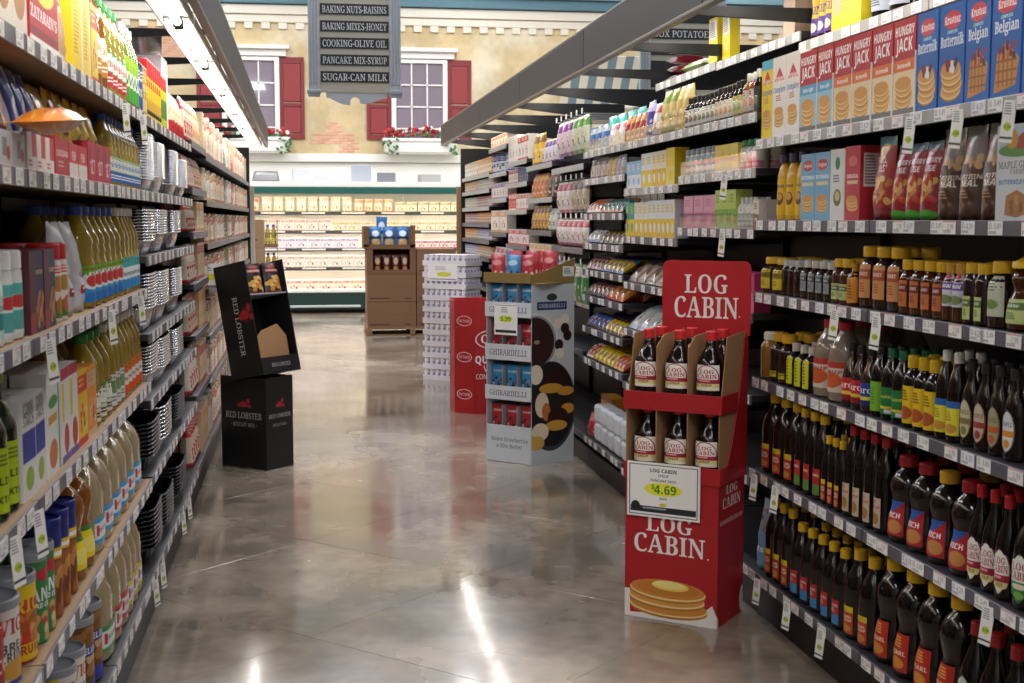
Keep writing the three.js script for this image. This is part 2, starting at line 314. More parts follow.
// ---------- shelving ----------
const blackMetal = mat('#17171a', 0.45), deckMetal = mat('#2a2a2e', 0.5), railM = mat('#5d5b64', 0.4), railPale = mat('#a9a9a6', 0.4), kickM = mat('#121214', 0.5), woodDeck = mat('#94795a', 0.75);
const tagArts = [
  art(64, 40, '#f3f3ef', [['t', '3.49', 0.66, 0.36, 0.34, '#777', 'sans-serif', 0.5], ['l', 0.06, 0.12, 0.3, 0.5, 4, '#aaa'], ['l', 0.06, 0.74, 0.8, 0.2, 2, '#777']]),
  art(64, 40, '#eeeef2', [['t', '4.29', 0.62, 0.4, 0.36, '#777', 'sans-serif', 0.5], ['r', 0.05, 0.68, 0.5, 0.2, '#bbb'], ['l', 0.06, 0.1, 0.26, 0.5, 4, '#aaa']]),
  art(64, 40, '#f5f0ee', [['r', 0, 0, 1, 0.1, '#d99'], ['t', '2.99', 0.6, 0.46, 0.36, '#888', 'sans-serif', 0.5], ['l', 0.06, 0.7, 0.85, 0.22, 2, '#888']]),
];
const flagArt = art(36, 110, '#f2f2ee', [['e', 0.5, 0.62, 0.3, 0.1, '#c8d23a'], ['t', '2.50', 0.5, 0.62, 0.3, '#3a7a2a'], ['l', 0.12, 0.06, 0.7, 0.3, 5, '#999'], ['r', 0, 0.86, 1, 0.05, '#444']]);
const tagGeos = tagArts.map((a) => cardGeo(0.06, 0.0305, 0.0012, a)), flagGeo = cardGeo(0.03, 0.09, 0.001, flagArt), tagMat = sheetMat(tagArts[0].s, 'label');
// side = 1: unit on the right of the aisle (front plane X), side = -1: on the left
function shelvingUnit(side, X, D0, D1, levels, { wood = false, tags = 8, topY = 2.0, label, depth = 0.46 }) {
  const L = D1 - D0, g = root('shelving_unit', label, 'shelving', X, 0, (D0 + D1) / 2);
  const s = side;
  mesh('base_plinth', bx(depth - 0.03, 0.1, L - 0.002, s * (0.03 + (depth - 0.03) / 2), 0.05, 0), kickM, g);
  mesh('back_panel', bx(0.02, topY - 0.1, L - 0.004, s * (depth + 0.005), topY / 2 + 0.05, 0), blackMetal, g);
  for (const q of [-1, 1]) mesh('upright', bx(0.03, topY, 0.03, s * (depth - 0.012), topY / 2, q * (L / 2 - 0.016)), blackMetal, g);
  levels.forEach((lv, i) => {
    const [y, inset = 0, flags = 0] = Array.isArray(lv) ? lv : [lv], d = depth - 0.03 - inset;
    const sh = mesh('shelf', bx(d, 0.022, L - 0.006, s * (inset + d / 2 + 0.003), y + 0.021, 0), wood && i > 0 ? woodDeck : deckMetal, g);
    const pale = y > 1.36 && side > 0;
    mesh('price_rail', rbx(0.006, 0.034, L - 0.008, 0.0015, s * (inset + 0.0), y + 0.016, 0), pale ? railPale : railM, sh);
    for (let k = 0; k < tags; k++) {
      const tg = mesh('price_tag', tagGeos[(k * 5 + i * 3) % 3], tagMat, sh);
      tg.position.set(s * (inset - 0.0042), y + 0.016, -L / 2 + L * (k + 0.5 + rr(-0.28, 0.28)) / tags); tg.rotation.y = -s * Math.PI / 2;
    }
  });
  return g;
}
const flags = (side, X, y, pxs) => pxs.forEach((px) => {   // hanging price flags clipped on the rail
  const D = depthAt(px, X, y), g = flagGeo.clone(); g.translate(0, -0.042, 0); g.rotateX(side * 0 + 0.0);
  const o = mesh('price_flag', g, tagMat); o.position.set(X - side * 0.008, y + 0.018, -D); o.rotation.set(0, -side * (Math.PI / 2 - 0.5), side * -0.12);
  thing(o, 'price_flag', side > 0 ? 'white price flag with yellow green dot hanging from right shelf rail' : 'white price flag with yellow green dot hanging from left shelf rail', 'price tag', side > 0 ? 'price flags on the right shelves' : 'price flags on the left shelves');
});
const XR = 1.5, XL = -0.5, STEP = 0.914, RB = (k) => 4.24 + STEP * k, LB = (k) => 2.53 + STEP * k;
const RIGHT = [   // levels are heights of the lower rail edge; [y, inset] for shallower shelves
  { k: -2, ys: [0.126, 0.473, 0.787, 1.075, 1.315, 1.582, [1.905, 0.15]], label: 'black shelving unit with syrup and waffle mix boxes' },
  { k: -1, ys: [0.126, 0.473, 0.787, 1.075, 1.315, 1.582, [1.905, 0.15]], label: 'black shelving unit behind the red syrup display' },
  { k: 0, ys: [0.126, 0.44, 0.72, 1.0, 1.285, 1.49, 1.675, [1.945, 0.15]], label: 'black shelving unit with extract bottles and pudding boxes' },
  { k: 1, ys: [0.13, 0.55, 0.809, 1.027, 1.24, 1.46, 1.675, [1.95, 0.15]], label: 'black shelving unit with yellow gelatin dessert boxes' },
  { k: 2, ys: [0.148, 0.577, 0.746, 0.915, 1.052, 1.193, 1.348, 1.531, 1.675], label: 'black shelving unit with chocolate bags beside the chocolate display' },
  { k: 3, ys: [0.148, 0.6, 1.16, 1.62], label: 'black shelving unit with bags on pegs' },
  { k: 4, ys: [0.148, 0.5, 0.8, 1.04, 1.247, 1.456, 1.67], label: 'black shelving unit with yellow and orange snack bags' },
  { k: 5, ys: [0.148, 0.5, 0.85, 1.137, 1.386, 1.577, 1.73], label: 'black shelving unit with red striped cartons' },
  { k: 6, ys: [0.148, 0.5, 0.95, 1.218, 1.48, 1.68, 1.88], label: 'black shelving unit with white tubs' },
  { k: 7, ys: [0.148, 0.5, 0.75, 1.0, 1.145, 1.285, 1.424, 1.57, 1.7], label: 'black shelving unit with rows of small jars' },
  { k: 8, ys: [0.148, 0.5, 0.75, 1.0, 1.145, 1.285, 1.424, 1.57, 1.7], label: 'black shelving unit at the far end of right run' },
];
for (const u of RIGHT) shelvingUnit(1, XR, RB(u.k), RB(u.k + 1), u.ys, { label: u.label, tags: u.k > 2 ? 0 : u.k > 0 ? 6 : 9, topY: 1.94 });
const LEFT = [
  { k: -1, ys: [0.16, 0.475, 0.793, 1.097, 1.41, 1.656], label: 'black shelving unit with dark green bottles and red canisters' },
  { k: 0, ys: [0.16, 0.475, 0.793, 1.097, 1.41, 1.656], label: 'black shelving unit with bread crumb canisters and corn boxes' },
  { k: 1, ys: [0.16, 0.475, 0.793, 1.097, 1.41, 1.656], label: 'black shelving unit with rows of cooking oil bottles' },
  { k: 2, ys: [0.16, 0.48, 0.73, 0.947, 1.2, 1.41, 1.656], label: 'black shelving unit with stacks of foil pans' },
  { k: 3, ys: [0.16, 0.48, 0.73, 0.947, 1.2, 1.41, 1.656], label: 'black shelving unit with foil pans and black trays' },
  { k: 4, ys: [0.16, 0.5, 0.78, 1.02, 1.26, 1.465, 1.68], label: 'black shelving unit with red bags beside the black biscuit display' },
  { k: 5, ys: [0.16, 0.45, 0.7, 0.95, 1.19, 1.42, 1.66], label: 'black shelving unit with tan cartons behind biscuit display' },
  { k: 6, ys: [0.16, 0.45, 0.7, 0.95, 1.19, 1.42, 1.66], label: 'black shelving unit with tan cartons past biscuit display' },
  { k: 7, ys: [0.16, 0.45, 0.7, 0.95, 1.19, 1.42, 1.66], label: 'black shelving unit with blue and yellow packs' },
  { k: 8, ys: [0.16, 0.45, 0.7, 0.95, 1.19, 1.42, 1.66], label: 'black shelving unit with white and red packs near the end' },
  { k: 9, ys: [0.16, 0.45, 0.7, 0.95, 1.19, 1.42, 1.66], label: 'black shelving unit with pale cartons near the end' },
  { k: 10, ys: [0.16, 0.45, 0.7, 0.95, 1.19, 1.42, 1.66], label: 'black shelving unit at the far end of left run' },
];
for (const u of LEFT) shelvingUnit(-1, XL, LB(u.k), LB(u.k + 1), u.ys, { wood: u.k < 2, label: u.label, tags: u.k > 3 ? 0 : u.k > 1 ? 6 : 8, topY: 1.9 });
flags(1, XR, 1.582, [914, 962, 1014]); flags(1, XR, 1.075, [838, 880]); flags(1, XR, 0.473, [757, 778, 992]); flags(1, XR, 0.126, [760, 790, 824]);
flags(1, XR, 1.285, [725]); flags(1, XR, 1.49, [727]);
flags(-1, XL, 1.656, [122, 140]); flags(-1, XL, 1.097, [46, 108, 138]); flags(-1, XL, 0.793, [10, 34]); flags(-1, XL, 0.16, [160, 181, 187, 153]);
// end panels of the runs
for (const [X, D, label] of [[XR + 0.24, RB(9) + 0.03, 'black end panel closing the right shelving run'], [XL - 0.24, LB(11) + 0.03, 'black end panel closing the left shelving run']]) {
  const g = root('end_panel', label, 'panel', X, 0, D);
  mesh('board', bx(0.5, 2.02, 0.03, 0, 1.01, 0), blackMetal, g);
  mesh('edge_trim', bx(0.04, 1.66, 0.05, X > 0 ? -0.27 : 0.27, 0.83, 0), mat(X > 0 ? '#8f7350' : '#b9b4aa', 0.6), g);
}
// ---------- canopies with their strip lights ----------
const fascia = mat('#373432', 0.5), fasciaTrim = mat('#8d8378', 0.35, { metalness: 0.4 }), bracketM = mat('#141518', 0.5), reflector = mat('#e6e4dc', 0.35), tubeGlow = new THREE.MeshStandardMaterial({ color: '#ffffff', emissive: '#fffaf4', emissiveIntensity: 9 });
function canopy(side, X, D1, spineX, units, label, seams) {
  const g = root('shelf_canopy', label, 'canopy', X, 2.03, 0);
  for (let i = 0; i < seams.length - 1; i++) { const L = seams[i + 1] - seams[i]; mesh('fascia_panel', rbx(0.02, 0.17, L - 0.006, 0.003, 0, 0.085, -(seams[i] + seams[i + 1]) / 2), fascia, g); }
  const L = D1 - seams[0], zc = -(D1 + seams[0]) / 2;
  mesh('lower_trim', rbx(0.03, 0.014, L, 0.003, side * 0.004, -0.004, zc), fasciaTrim, g);
  mesh('upper_trim', rbx(0.03, 0.012, L, 0.003, side * 0.004, 0.175, zc), fasciaTrim, g);
  for (const D of units) {   // tapered arms from the spine of the shelving to the fascia
    const w = Math.abs(spineX - X), sh = new THREE.Shape((side > 0 ? [[0.012, -0.03], [w, D < 6.2 ? -0.058 : -0.11], [w, 0.0], [0.012, 0.0]] : [[0.012, 0.012], [w, -0.02], [w, 0.03], [0.012, 0.03]]).map(([x, y]) => new THREE.Vector2(x, y)));
    const b = new THREE.ExtrudeGeometry(sh, { depth: 0.02, bevelEnabled: false }); if (side < 0) b.scale(-1, 1, 1);
    if (side < 0) { const ix = b.index; const p = b.attributes.position; for (let i = 0; i < p.count; i += 3) { const t = [p.getX(i), p.getY(i), p.getZ(i)]; p.setXYZ(i, p.getX(i + 2), p.getY(i + 2), p.getZ(i + 2)); p.setXYZ(i + 2, ...t); } b.computeVertexNormals(); }
    mesh('bracket', b, bracketM, g).position.set(0, 0.02, -D - 0.01);
  }
  return g;
}
const rSeams = [2.27, 4.09, 5.88, 7.66, 9.4, 11.18, 12.1], lSeams = [1.0, 2.7, 4.5, 6.3, 8.2, 10.1, 12.0, 12.55];
canopy(1, 1.27, 12.1, 1.95, [0, 1, 2, 3, 4, 5, 6, 7, 8].map(RB), 'grey fascia canopy on black arms over the right shelves', rSeams);
canopy(-1, -0.322, 12.55, -0.95, [0, 1, 2, 3, 4, 5, 6, 7, 8, 9, 10].map(LB), 'grey fascia canopy with strip lights over the left shelves', lSeams);
function stripLight(side, X, D, L, label) {
  const g = root('strip_light', label, 'lamp', X, side > 0 ? 2.13 : 1.995, D, 0, side > 0 ? 'strip lights under the right canopy' : 'strip lights under the left canopy');
  mesh('reflector', merge([bx(0.1, 0.006, L - 0.02, 0, 0.03, 0), bx(0.005, 0.03, L - 0.02, -0.05, 0.018, 0), bx(0.005, 0.03, L - 0.02, 0.05, 0.018, 0)]), reflector, g);
  const t = new THREE.CylinderGeometry(0.013, 0.013, L - 0.06, 10); t.rotateX(Math.PI / 2);
  mesh('tube', t, tubeGlow, g).position.set(0, 0.008, 0);
  for (const q of [-1, 1]) mesh('lamp_holder', rbx(0.03, 0.034, 0.02, 0.004, 0, 0.008, q * (L / 2 - 0.022)), mat('#3a3733', 0.5), g);
  mesh('tube_clip', new THREE.TorusGeometry(0.015, 0.003, 5, 12), mat('#2c2a28', 0.5), g).position.set(0, 0.008, 0);
  const l = new THREE.RectAreaLight('#fff8f0', LIGHT.canopy, 0.03, L - 0.08); l.name = 'tube_light'; l.position.set(0, -0.008, 0); l.rotation.x = -Math.PI / 2; l.castShadow = true; g.add(l);
}
for (let k = 0; k < 9; k++) stripLight(-1, -0.402, 1.5 + 1.23 * k, 1.22, 'white fluorescent strip light behind the left canopy fascia');
for (let k = 0; k < 8; k++) stripLight(1, 1.45, 2.9 + 1.23 * k, 1.22, 'white fluorescent strip light behind the right canopy fascia');
// ---------- goods ----------
const LIQ = {
  syrup: mat('#170a06', 0.14, { clearcoat: 0.2, clearcoatRoughness: 0.05 }), darkSyrup: mat('#0e0605', 0.14, { clearcoat: 0.2, clearcoatRoughness: 0.05 }), honey: mat('#5a2a0c', 0.12, { clearcoat: 0.6, transmission: 0.35 }), darkHoney: mat('#2a1107', 0.12, { clearcoat: 0.6, transmission: 0.2 }),
  paleHoney: mat('#b98a3c', 0.14, { clearcoat: 0.6, transmission: 0.35 }), oil: mat('#c2a632', 0.1, { clearcoat: 0.6, transmission: 0.4 }), palOil: mat('#c9b84a', 0.1, { clearcoat: 0.6, transmission: 0.4 }), amber: mat('#b06a14', 0.1, { clearcoat: 0.6, transmission: 0.35 }),
  clear: mat('#b9a894', 0.1, { clearcoat: 0.6, transmission: 0.4 }), vinegar: mat('#d8c69a', 0.12, { clearcoat: 0.5, transmission: 0.45 }), green: mat('#1d2a16', 0.1, { clearcoat: 0.6 }), white: mat('#e8e6e0', 0.4), yellow: mat('#e8b40e', 0.3, { clearcoat: 0.5 }), teal: mat('#bfe3e0', 0.3), greenClear: mat('#8aa83a', 0.1, { clearcoat: 0.6, transmission: 0.4 }), brownGlass: mat('#2a1208', 0.1, { clearcoat: 0.7 }),
};
const capM = (c) => mat(c, 0.4);
// bottle outlines: [radius, height] as fractions
const SHAPES = {
  syrup: [[0.88, 0], [0.97, 0.02], [1, 0.06], [1, 0.4], [0.97, 0.48], [0.84, 0.58], [0.62, 0.68], [0.44, 0.76], [0.36, 0.82], [0.34, 0.9]],
  waist: [[0.9, 0], [1, 0.03], [1, 0.2], [0.93, 0.3], [0.8, 0.4], [0.78, 0.46], [0.9, 0.56], [0.96, 0.64], [0.9, 0.72], [0.66, 0.8], [0.42, 0.85], [0.36, 0.9]],
  tall: [[0.9, 0], [1, 0.03], [1, 0.55], [0.97, 0.61], [0.88, 0.68], [0.71, 0.75], [0.53, 0.81], [0.42, 0.86], [0.4, 0.91]],
  cabin: [[0.88, 0], [0.97, 0.02], [1, 0.05], [1, 0.5], [0.96, 0.57], [0.82, 0.64], [0.6, 0.71], [0.45, 0.77], [0.38, 0.83], [0.36, 0.9]],
  jar: [[0.9, 0], [1, 0.04], [1, 0.66], [0.95, 0.74], [0.76, 0.8], [0.7, 0.84], [0.7, 0.87]],
  bear: [[0.8, 0], [0.98, 0.04], [1, 0.16], [0.96, 0.3], [0.84, 0.42], [0.7, 0.5], [0.66, 0.56], [0.78, 0.64], [0.8, 0.7], [0.66, 0.77], [0.4, 0.82], [0.36, 0.85]],
  oil: [[0.86, 0], [0.98, 0.02], [1, 0.05], [1, 0.34], [0.96, 0.36], [1, 0.38], [0.97, 0.44], [0.88, 0.5], [0.94, 0.54], [0.86, 0.6], [0.92, 0.64], [0.84, 0.7], [0.62, 0.78], [0.42, 0.85], [0.36, 0.88], [0.36, 0.93]],
  wine: [[0.9, 0], [1, 0.02], [1, 0.58], [0.96, 0.62], [0.72, 0.7], [0.46, 0.76], [0.36, 0.8], [0.34, 0.92]],
  slim: [[0.9, 0], [1, 0.03], [1, 0.62], [0.9, 0.7], [0.6, 0.77], [0.42, 0.81], [0.4, 0.86]],
  jug: [[0.92, 0], [1, 0.03], [1, 0.56], [0.95, 0.64], [0.76, 0.76], [0.5, 0.84], [0.34, 0.89], [0.3, 0.93]],
  squeeze: [[0.88, 0], [1, 0.03], [0.98, 0.3], [0.88, 0.46], [0.92, 0.58], [0.9, 0.68], [0.7, 0.78], [0.46, 0.85], [0.44, 0.88]],
  shaker: [[0.94, 0], [1, 0.03], [1, 0.76], [0.9, 0.8], [0.88, 0.83]],
};
// o: {shape, h, liq, cap, capShape, label: art, ly: [y0, y1], span, oval, flat, n}
const detail = { seg: 16 };
function bottle(w, o) {
  const h = o.h, r = w / 2, prof = SHAPES[o.shape].map(([a, b]) => [a * r, b * h]), flat = o.flat || 1, n = o.n || 2, last = prof[prof.length - 1];
  const g = new THREE.Group();
  mesh('bottle_body', loft(prof, detail.seg, n, flat), LIQ[o.liq], g);
  const cr = Math.max(last[0] * 1.12, r * (o.capR || 0)), y0 = last[1] - 0.006, spout = o.capShape === 'spout';
  const cp = spout ? [[cr, y0], [cr, y0 + (h - y0) * 0.45], [cr * 0.8, y0 + (h - y0) * 0.5], [cr * 0.35, y0 + (h - y0) * 0.75], [cr * 0.25, h]] : [[cr, y0], [cr, h - 0.004], [cr * 0.9, h]];
  mesh('cap', loft(cp, 14, 2, 1, true, false), capM(o.cap), g);
  if (o.label) mesh('label', labelGeo(prof, o.ly[0] * h, o.ly[1] * h, o.span || 1.0, o.label, { n, flat, oval: o.oval }), sheetMat(o.label.s, 'label'), g);
  g.userData.size = [w, h, flat < 1 ? w * Math.min(1, flat * 0.93 + 0.3) : w];
  return g;
}
function carton(w, o) { const m = mesh('carton', cartonGeo(w, o.h, o.d || 0.05, o.face, o.side, o.top), sheetMat(o.face.s, o.finish || 'carton')); m.userData.size = [w, o.h, o.d || 0.05]; return m; }
function bag(w, o) { const t = o.d || 0.06; const m = mesh('bag', bagGeo(w, o.h, t, o.face, o.stand === undefined ? 1 : o.stand, o.seed || 1), sheetMat(o.face.s, 'film')); m.userData.size = [w, o.h, t * 1.15]; return m; }
function lyingBag(w, o) {   // w along the shelf, o.d front to back, o.h thick
  const g = bagGeo(w, o.d, o.h * 0.85, o.face, 0, o.seed || 1, 0.3); g.rotateX(-Math.PI / 2 + 0.0); g.translate(0, o.h * 0.5, o.d / 2);
  const m = mesh('bag', g, sheetMat(o.face.s, 'film')); m.userData.size = [w, o.h, o.d]; return m;
}
function leanBag(w, o) {   // soft bag leaning back in a heap
  const g = bagGeo(w, o.d, o.h * 0.9, o.face, 0, o.seed || 1, 0.42); g.rotateX(-1.0); g.computeBoundingBox(); const b = g.boundingBox; g.translate(0, -b.min.y, -(b.min.z + b.max.z) / 2);
  const m = mesh('bag', g, sheetMat(o.face.s, 'film')); m.userData.size = [w, b.max.y - b.min.y, b.max.z - b.min.z]; return m;
}
function canister(w, o) {
  const r = w / 2, h = o.h, g = new THREE.Group(), prof = [[r * 0.97, 0], [r, 0.004], [r, h - 0.012]];
  mesh('can_body', loft(prof, 18), mat(o.body || o.wrap.bg, 0.4), g);
  mesh('wrap_label', labelGeo(prof, 0.006, h - 0.016, o.span || 1.9, o.wrap), sheetMat(o.wrap.s, 'label'), g);
  mesh('lid', loft([[r * 1.03, h - 0.018], [r * 1.04, h - 0.004], [r * 1.0, h], [r * 0.93, h], [r * 0.91, h - 0.005]], 18, 2, 1, true, false), capM(o.lid), g);
  g.userData.size = [w * 1.05, h, w * 1.05]; return g;
}
function jug(w, o) {
  const g = bottle(w, { ...o, shape: 'jug', n: 3.4 });
  const c = new THREE.QuadraticBezierCurve3(new THREE.Vector3(w * 0.4, o.h * 0.62, 0), new THREE.Vector3(w * 0.56, o.h * 0.88, 0), new THREE.Vector3(w * 0.16, o.h * 0.86, 0));
  mesh('handle', new THREE.TubeGeometry(c, 8, w * 0.07, 6), LIQ[o.liq], g); return g;
}
// --- putting goods on the shelves: run = {X, side}, from photo column px0 to px1 (or distance D0 to D1)
let goodsCount = 0;
function facing(o) {
  const { side, y, maker, spec, label, name, cat } = o, X = side > 0 ? XR : XL, inset = o.inset || 0;
  const deck = y + 0.0325, xf = X + side * (inset + 0.014 + (o.back || 0));
  const xp = X + side * (inset + 0.014);
  let Da = o.D ? o.D[0] : depthAt(o.px[0], xp, deck + 0.06), Db = o.D ? o.D[1] : depthAt(o.px[1], xp, deck + 0.06);
  if (Da > Db) [Da, Db] = [Db, Da];
  const n = o.n < 1 ? Math.max(1, Math.round((Db - Da) / o.n)) : o.n;   // below one: the width of one unit in metres
  const pitch = (Db - Da) / n, w = pitch * (o.fill || (maker === bottle ? 0.91 : 0.95));
  const protos = (Array.isArray(spec) ? spec : [spec]).map((s) => maker(w, s));
  const rows = Math.max(1, Math.min(o.rows || 1, Math.floor((0.41 - inset - (o.back || 0)) / (protos[0].userData.size[2] * 1.04)))), group = o.group || label;
  for (let k = 0; k < n; k++) for (let q = 0; q < rows; q++) {
    const proto = protos[(k + (o.mixRows ? q : 0)) % protos.length], size = proto.userData.size, c = proto.clone();
    for (let v = 0; v < (o.stack || 1); v++) {
      const e = v ? proto.clone() : c;
      const d = size[2] * 1.04, x = xf + side * (d / 2 + q * d + (o.stagger || 0) * rnd());
      e.position.set(x, deck + v * size[1] * 1.002 + (o.lift || 0), -(Da + (k + 0.5) * pitch)); e.rotation.y = -side * (Math.PI / 2 - (o.turn !== undefined ? o.turn : maker === bottle ? (side > 0 ? 0.16 : 0.32) : maker === canister ? 0.32 : 0)) + rr(-1, 1) * (o.jit === undefined ? 0.04 : o.jit);
      const lab = Array.isArray(label) ? label[k % label.length] : label;
      thing(e, name, lab, cat, Array.isArray(group) ? group[k % group.length] : group); goodsCount++;
    }
  }
}
const R = (y, px, n, maker, name, cat, label, spec, extra) => facing({ side: 1, y, px, n, maker, name, cat, label, spec, ...extra });
const Lf = (y, px, n, maker, name, cat, label, spec, extra) => facing({ side: -1, y, px, n, maker, name, cat, label, spec, ...extra });

// --- printed faces
const pancakeBox = (bg, top, brand, kind, panel, berries) => art(110, 190, bg, [['r', 0, 0, 1, 0.42, top], ['t', brand[0], 0.5, 0.12, 0.24, '#fff'], ['t', brand[1] || '', 0.5, 0.27, 0.34, '#fff'], ['r', 0, 0.42, 1, 0.12, panel], ['t', kind, 0.5, 0.48, 0.12, '#fff'], ['s', 0.5, 0.78, 0.38, 4, berries], ['r', 0, 0.93, 1, 0.07, '#777']]);
const hjBlue = pancakeBox('#9ccbe0', '#b5202b', ['HUNGRY', 'JACK'], 'Extra Light', '#5aa6cf'), hjOrange = pancakeBox('#efd9b0', '#b5202b', ['HUNGRY', 'JACK'], 'Buttermilk', '#e3722a'), hjSide = art(50, 190, '#f2efe9', [['r', 0, 0, 1, 0.35, '#b5202b'], ['l', 0.15, 0.42, 0.7, 0.45, 14, '#999']]);
const blueMix = (word, waffle) => art(120, 190, '#1f63b5', [['e', 0.5, 0.16, 0.34, 0.09, '#d5414e'], ['t', 'Krusteaz', 0.5, 0.16, 0.16, '#fff', 'bold serif', 0.62], ['t', 'COMPLETE', 0.5, 0.27, 0.08, '#cfe'], ['t', word, 0.5, 0.36, 0.22, '#fff', 'bold serif'], ...(waffle ? [['p', [[0.12, 0.95], [0.2, 0.6], [0.5, 0.5], [0.95, 0.66], [0.85, 0.9]], '#c9893a'], ...[0.25, 0.4, 0.55, 0.7].map((x) => ['r', x, 0.6, 0.04, 0.3, '#8f5a20']), ...[0.66, 0.75, 0.84].map((y) => ['r', 0.18, y, 0.7, 0.018, '#8f5a20']), ['m', 0.3, 0.5, 0.5, 0.14, 10, 0.06, ['#8a1a2a', '#32264f', '#b22']]] : [['s', 0.5, 0.76, 0.4, 4, ['#8a1a2a', '#32264f', '#eee']]])]);
const blueBelg = blueMix('Belgian', true), blueBut = blueMix('Buttermilk', false);
const jem = (bg, top) => art(90, 190, bg, [['r', 0, 0, 1, 0.12, top], ['p', [[0.12, 0.3], [0.5, 0.13], [0.88, 0.3]], '#d2323e'], ['t', 'Original', 0.5, 0.27, 0.16, '#fff'], ['t', 'Complete', 0.5, 0.41, 0.2, '#3a4fae', 'bold serif'], ['l', 0.25, 0.48, 0.5, 0.08, 3, '#c66'], ['s', 0.5, 0.76, 0.34, 4]]);
const jemYellow = jem('#efd322', '#56b6d8'), jemWhite = jem('#f1ece4', '#f1ece4');
const yellowBack = art(60, 110, '#f0d41c', [['r', 0.1, 0.05, 0.8, 0.42, '#f6f4ec'], ['l', 0.15, 0.08, 0.7, 0.36, 9, '#888'], ['l', 0.15, 0.55, 0.7, 0.12, 3, '#b69a10'], ['r', 0.35, 0.72, 0.35, 0.1, '#d6d2b0']]);

// ---- right run, near: top shelf
const r0 = 1.905, r0b = 1.945;
for (const D of [[5.19, 5.3], [5.02, 5.13]]) facing({ side: 1, y: 1.95, D, n: 1, maker: carton, name: 'mix_carton', cat: 'box', label: 'yellow carton showing its printed back on the top shelf', spec: { h: 0.185, d: 0.04, face: yellowBack }, inset: 0.15 });
R(r0b, [782, 794], 1, carton, 'kraft_carton', 'box', 'plain tan carton beside purple labelled bottles on top shelf', { h: 0.26, d: 0.2, face: art(60, 110, '#c9a98a', [['l', 0.2, 0.2, 0.5, 0.2, 4, '#b58f6e']]) }, { inset: 0.15 });
R(r0, [808, 829], 3, bottle, 'syrup_bottle', 'bottle', 'dark syrup bottle with purple and yellow label on top shelf', { shape: 'waist', h: 0.24, liq: 'syrup', cap: '#d8c8a0', label: art(70, 90, '#5a3b94', [['r', 0, 0.25, 1, 0.4, '#e8c038'], ['t', 'Star', 0.5, 0.46, 0.4, '#3a2a78', 'bold serif'], ['e', 0.5, 0.84, 0.3, 0.1, '#e4e0d4']]), ly: [0.06, 0.72], span: 1.1 }, { inset: 0.15 });
R(r0, [829, 863], 1, carton, 'mix_carton', 'box', 'tall plain yellow carton on the top shelf between dark bottles', { h: 0.27, d: 0.12, face: art(80, 140, '#f2d81e', [['r', 0.62, 0, 0.38, 0.2, '#ddd'], ['e', 0.2, 0.62, 0.16, 0.2, '#e8b48c'], ['l', 0.3, 0.5, 0.5, 0.3, 7, '#d0b414']]) }, { inset: 0.15 });
R(r0, [864, 900], 2, bottle, 'syrup_bottle', 'bottle', 'dark bottle with pale blue label on top shelf beside yellow carton', { shape: 'tall', h: 0.27, liq: 'darkSyrup', cap: '#ddd', label: art(60, 60, '#ccd4e2', [['l', 0.2, 0.2, 0.6, 0.6, 5, '#456']]), ly: [0.08, 0.3] }, { inset: 0.15 });
R(r0, [905, 1040], 6, bottle, 'syrup_bottle', 'bottle', 'dark bottle with cream label above the waffle mix boxes', { shape: 'tall', h: 0.26, liq: 'darkSyrup', cap: '#c8a', label: art(60, 70, '#e6dcc0', [['l', 0.2, 0.2, 0.6, 0.6, 5, '#754']]), ly: [0.08, 0.4] }, { inset: 0.15 });
// pancake mix shelf
const r1 = 1.582, boxH = 0.242;
const PB = [[761, 772, jemYellow, 'yellow pancake mix carton at the end of pancake mix shelf'], [772, 785, jemWhite, 'white pancake mix carton with red roof logo', 0], [785, 799, jemWhite, 'white pancake mix carton with red roof logo', 0], [799, 815.5, hjBlue, 'red and light blue HUNGRY JACK pancake mix carton', 1], [816, 832, hjBlue, 'red and light blue HUNGRY JACK pancake mix carton', 1], [833, 850.5, hjOrange, 'red and orange HUNGRY JACK pancake mix carton', 1], [851, 870, hjOrange, 'red and orange HUNGRY JACK pancake mix carton', 1], [871, 891, hjOrange, 'red and orange HUNGRY JACK pancake mix carton', 1], [892, 914, hjOrange, 'red and orange HUNGRY JACK pancake mix carton', 1], [915, 937, blueBut, 'blue buttermilk pancake mix carton with a stack of pancakes', 2], [938, 963, blueBut, 'blue buttermilk pancake mix carton with a stack of pancakes', 2], [964, 989, blueBelg, 'blue waffle mix carton with a berry waffle', 2], [990, 1020, blueBelg, 'blue waffle mix carton with a berry waffle', 2], [1021, 1056, blueBut, 'blue buttermilk pancake mix carton with a stack of pancakes', 2]];
for (const [a, b, face, label] of PB) R(r1, [a, b], 1, carton, 'pancake_mix_carton', 'box', label, { h: face === jemYellow || face === jemWhite ? 0.255 : boxH, d: 0.06, face, side: face.bg === '#1f63b5' ? undefined : face === jemYellow || face === jemWhite ? undefined : hjSide }, { fill: 0.97, jit: 0.02, rows: 2 });
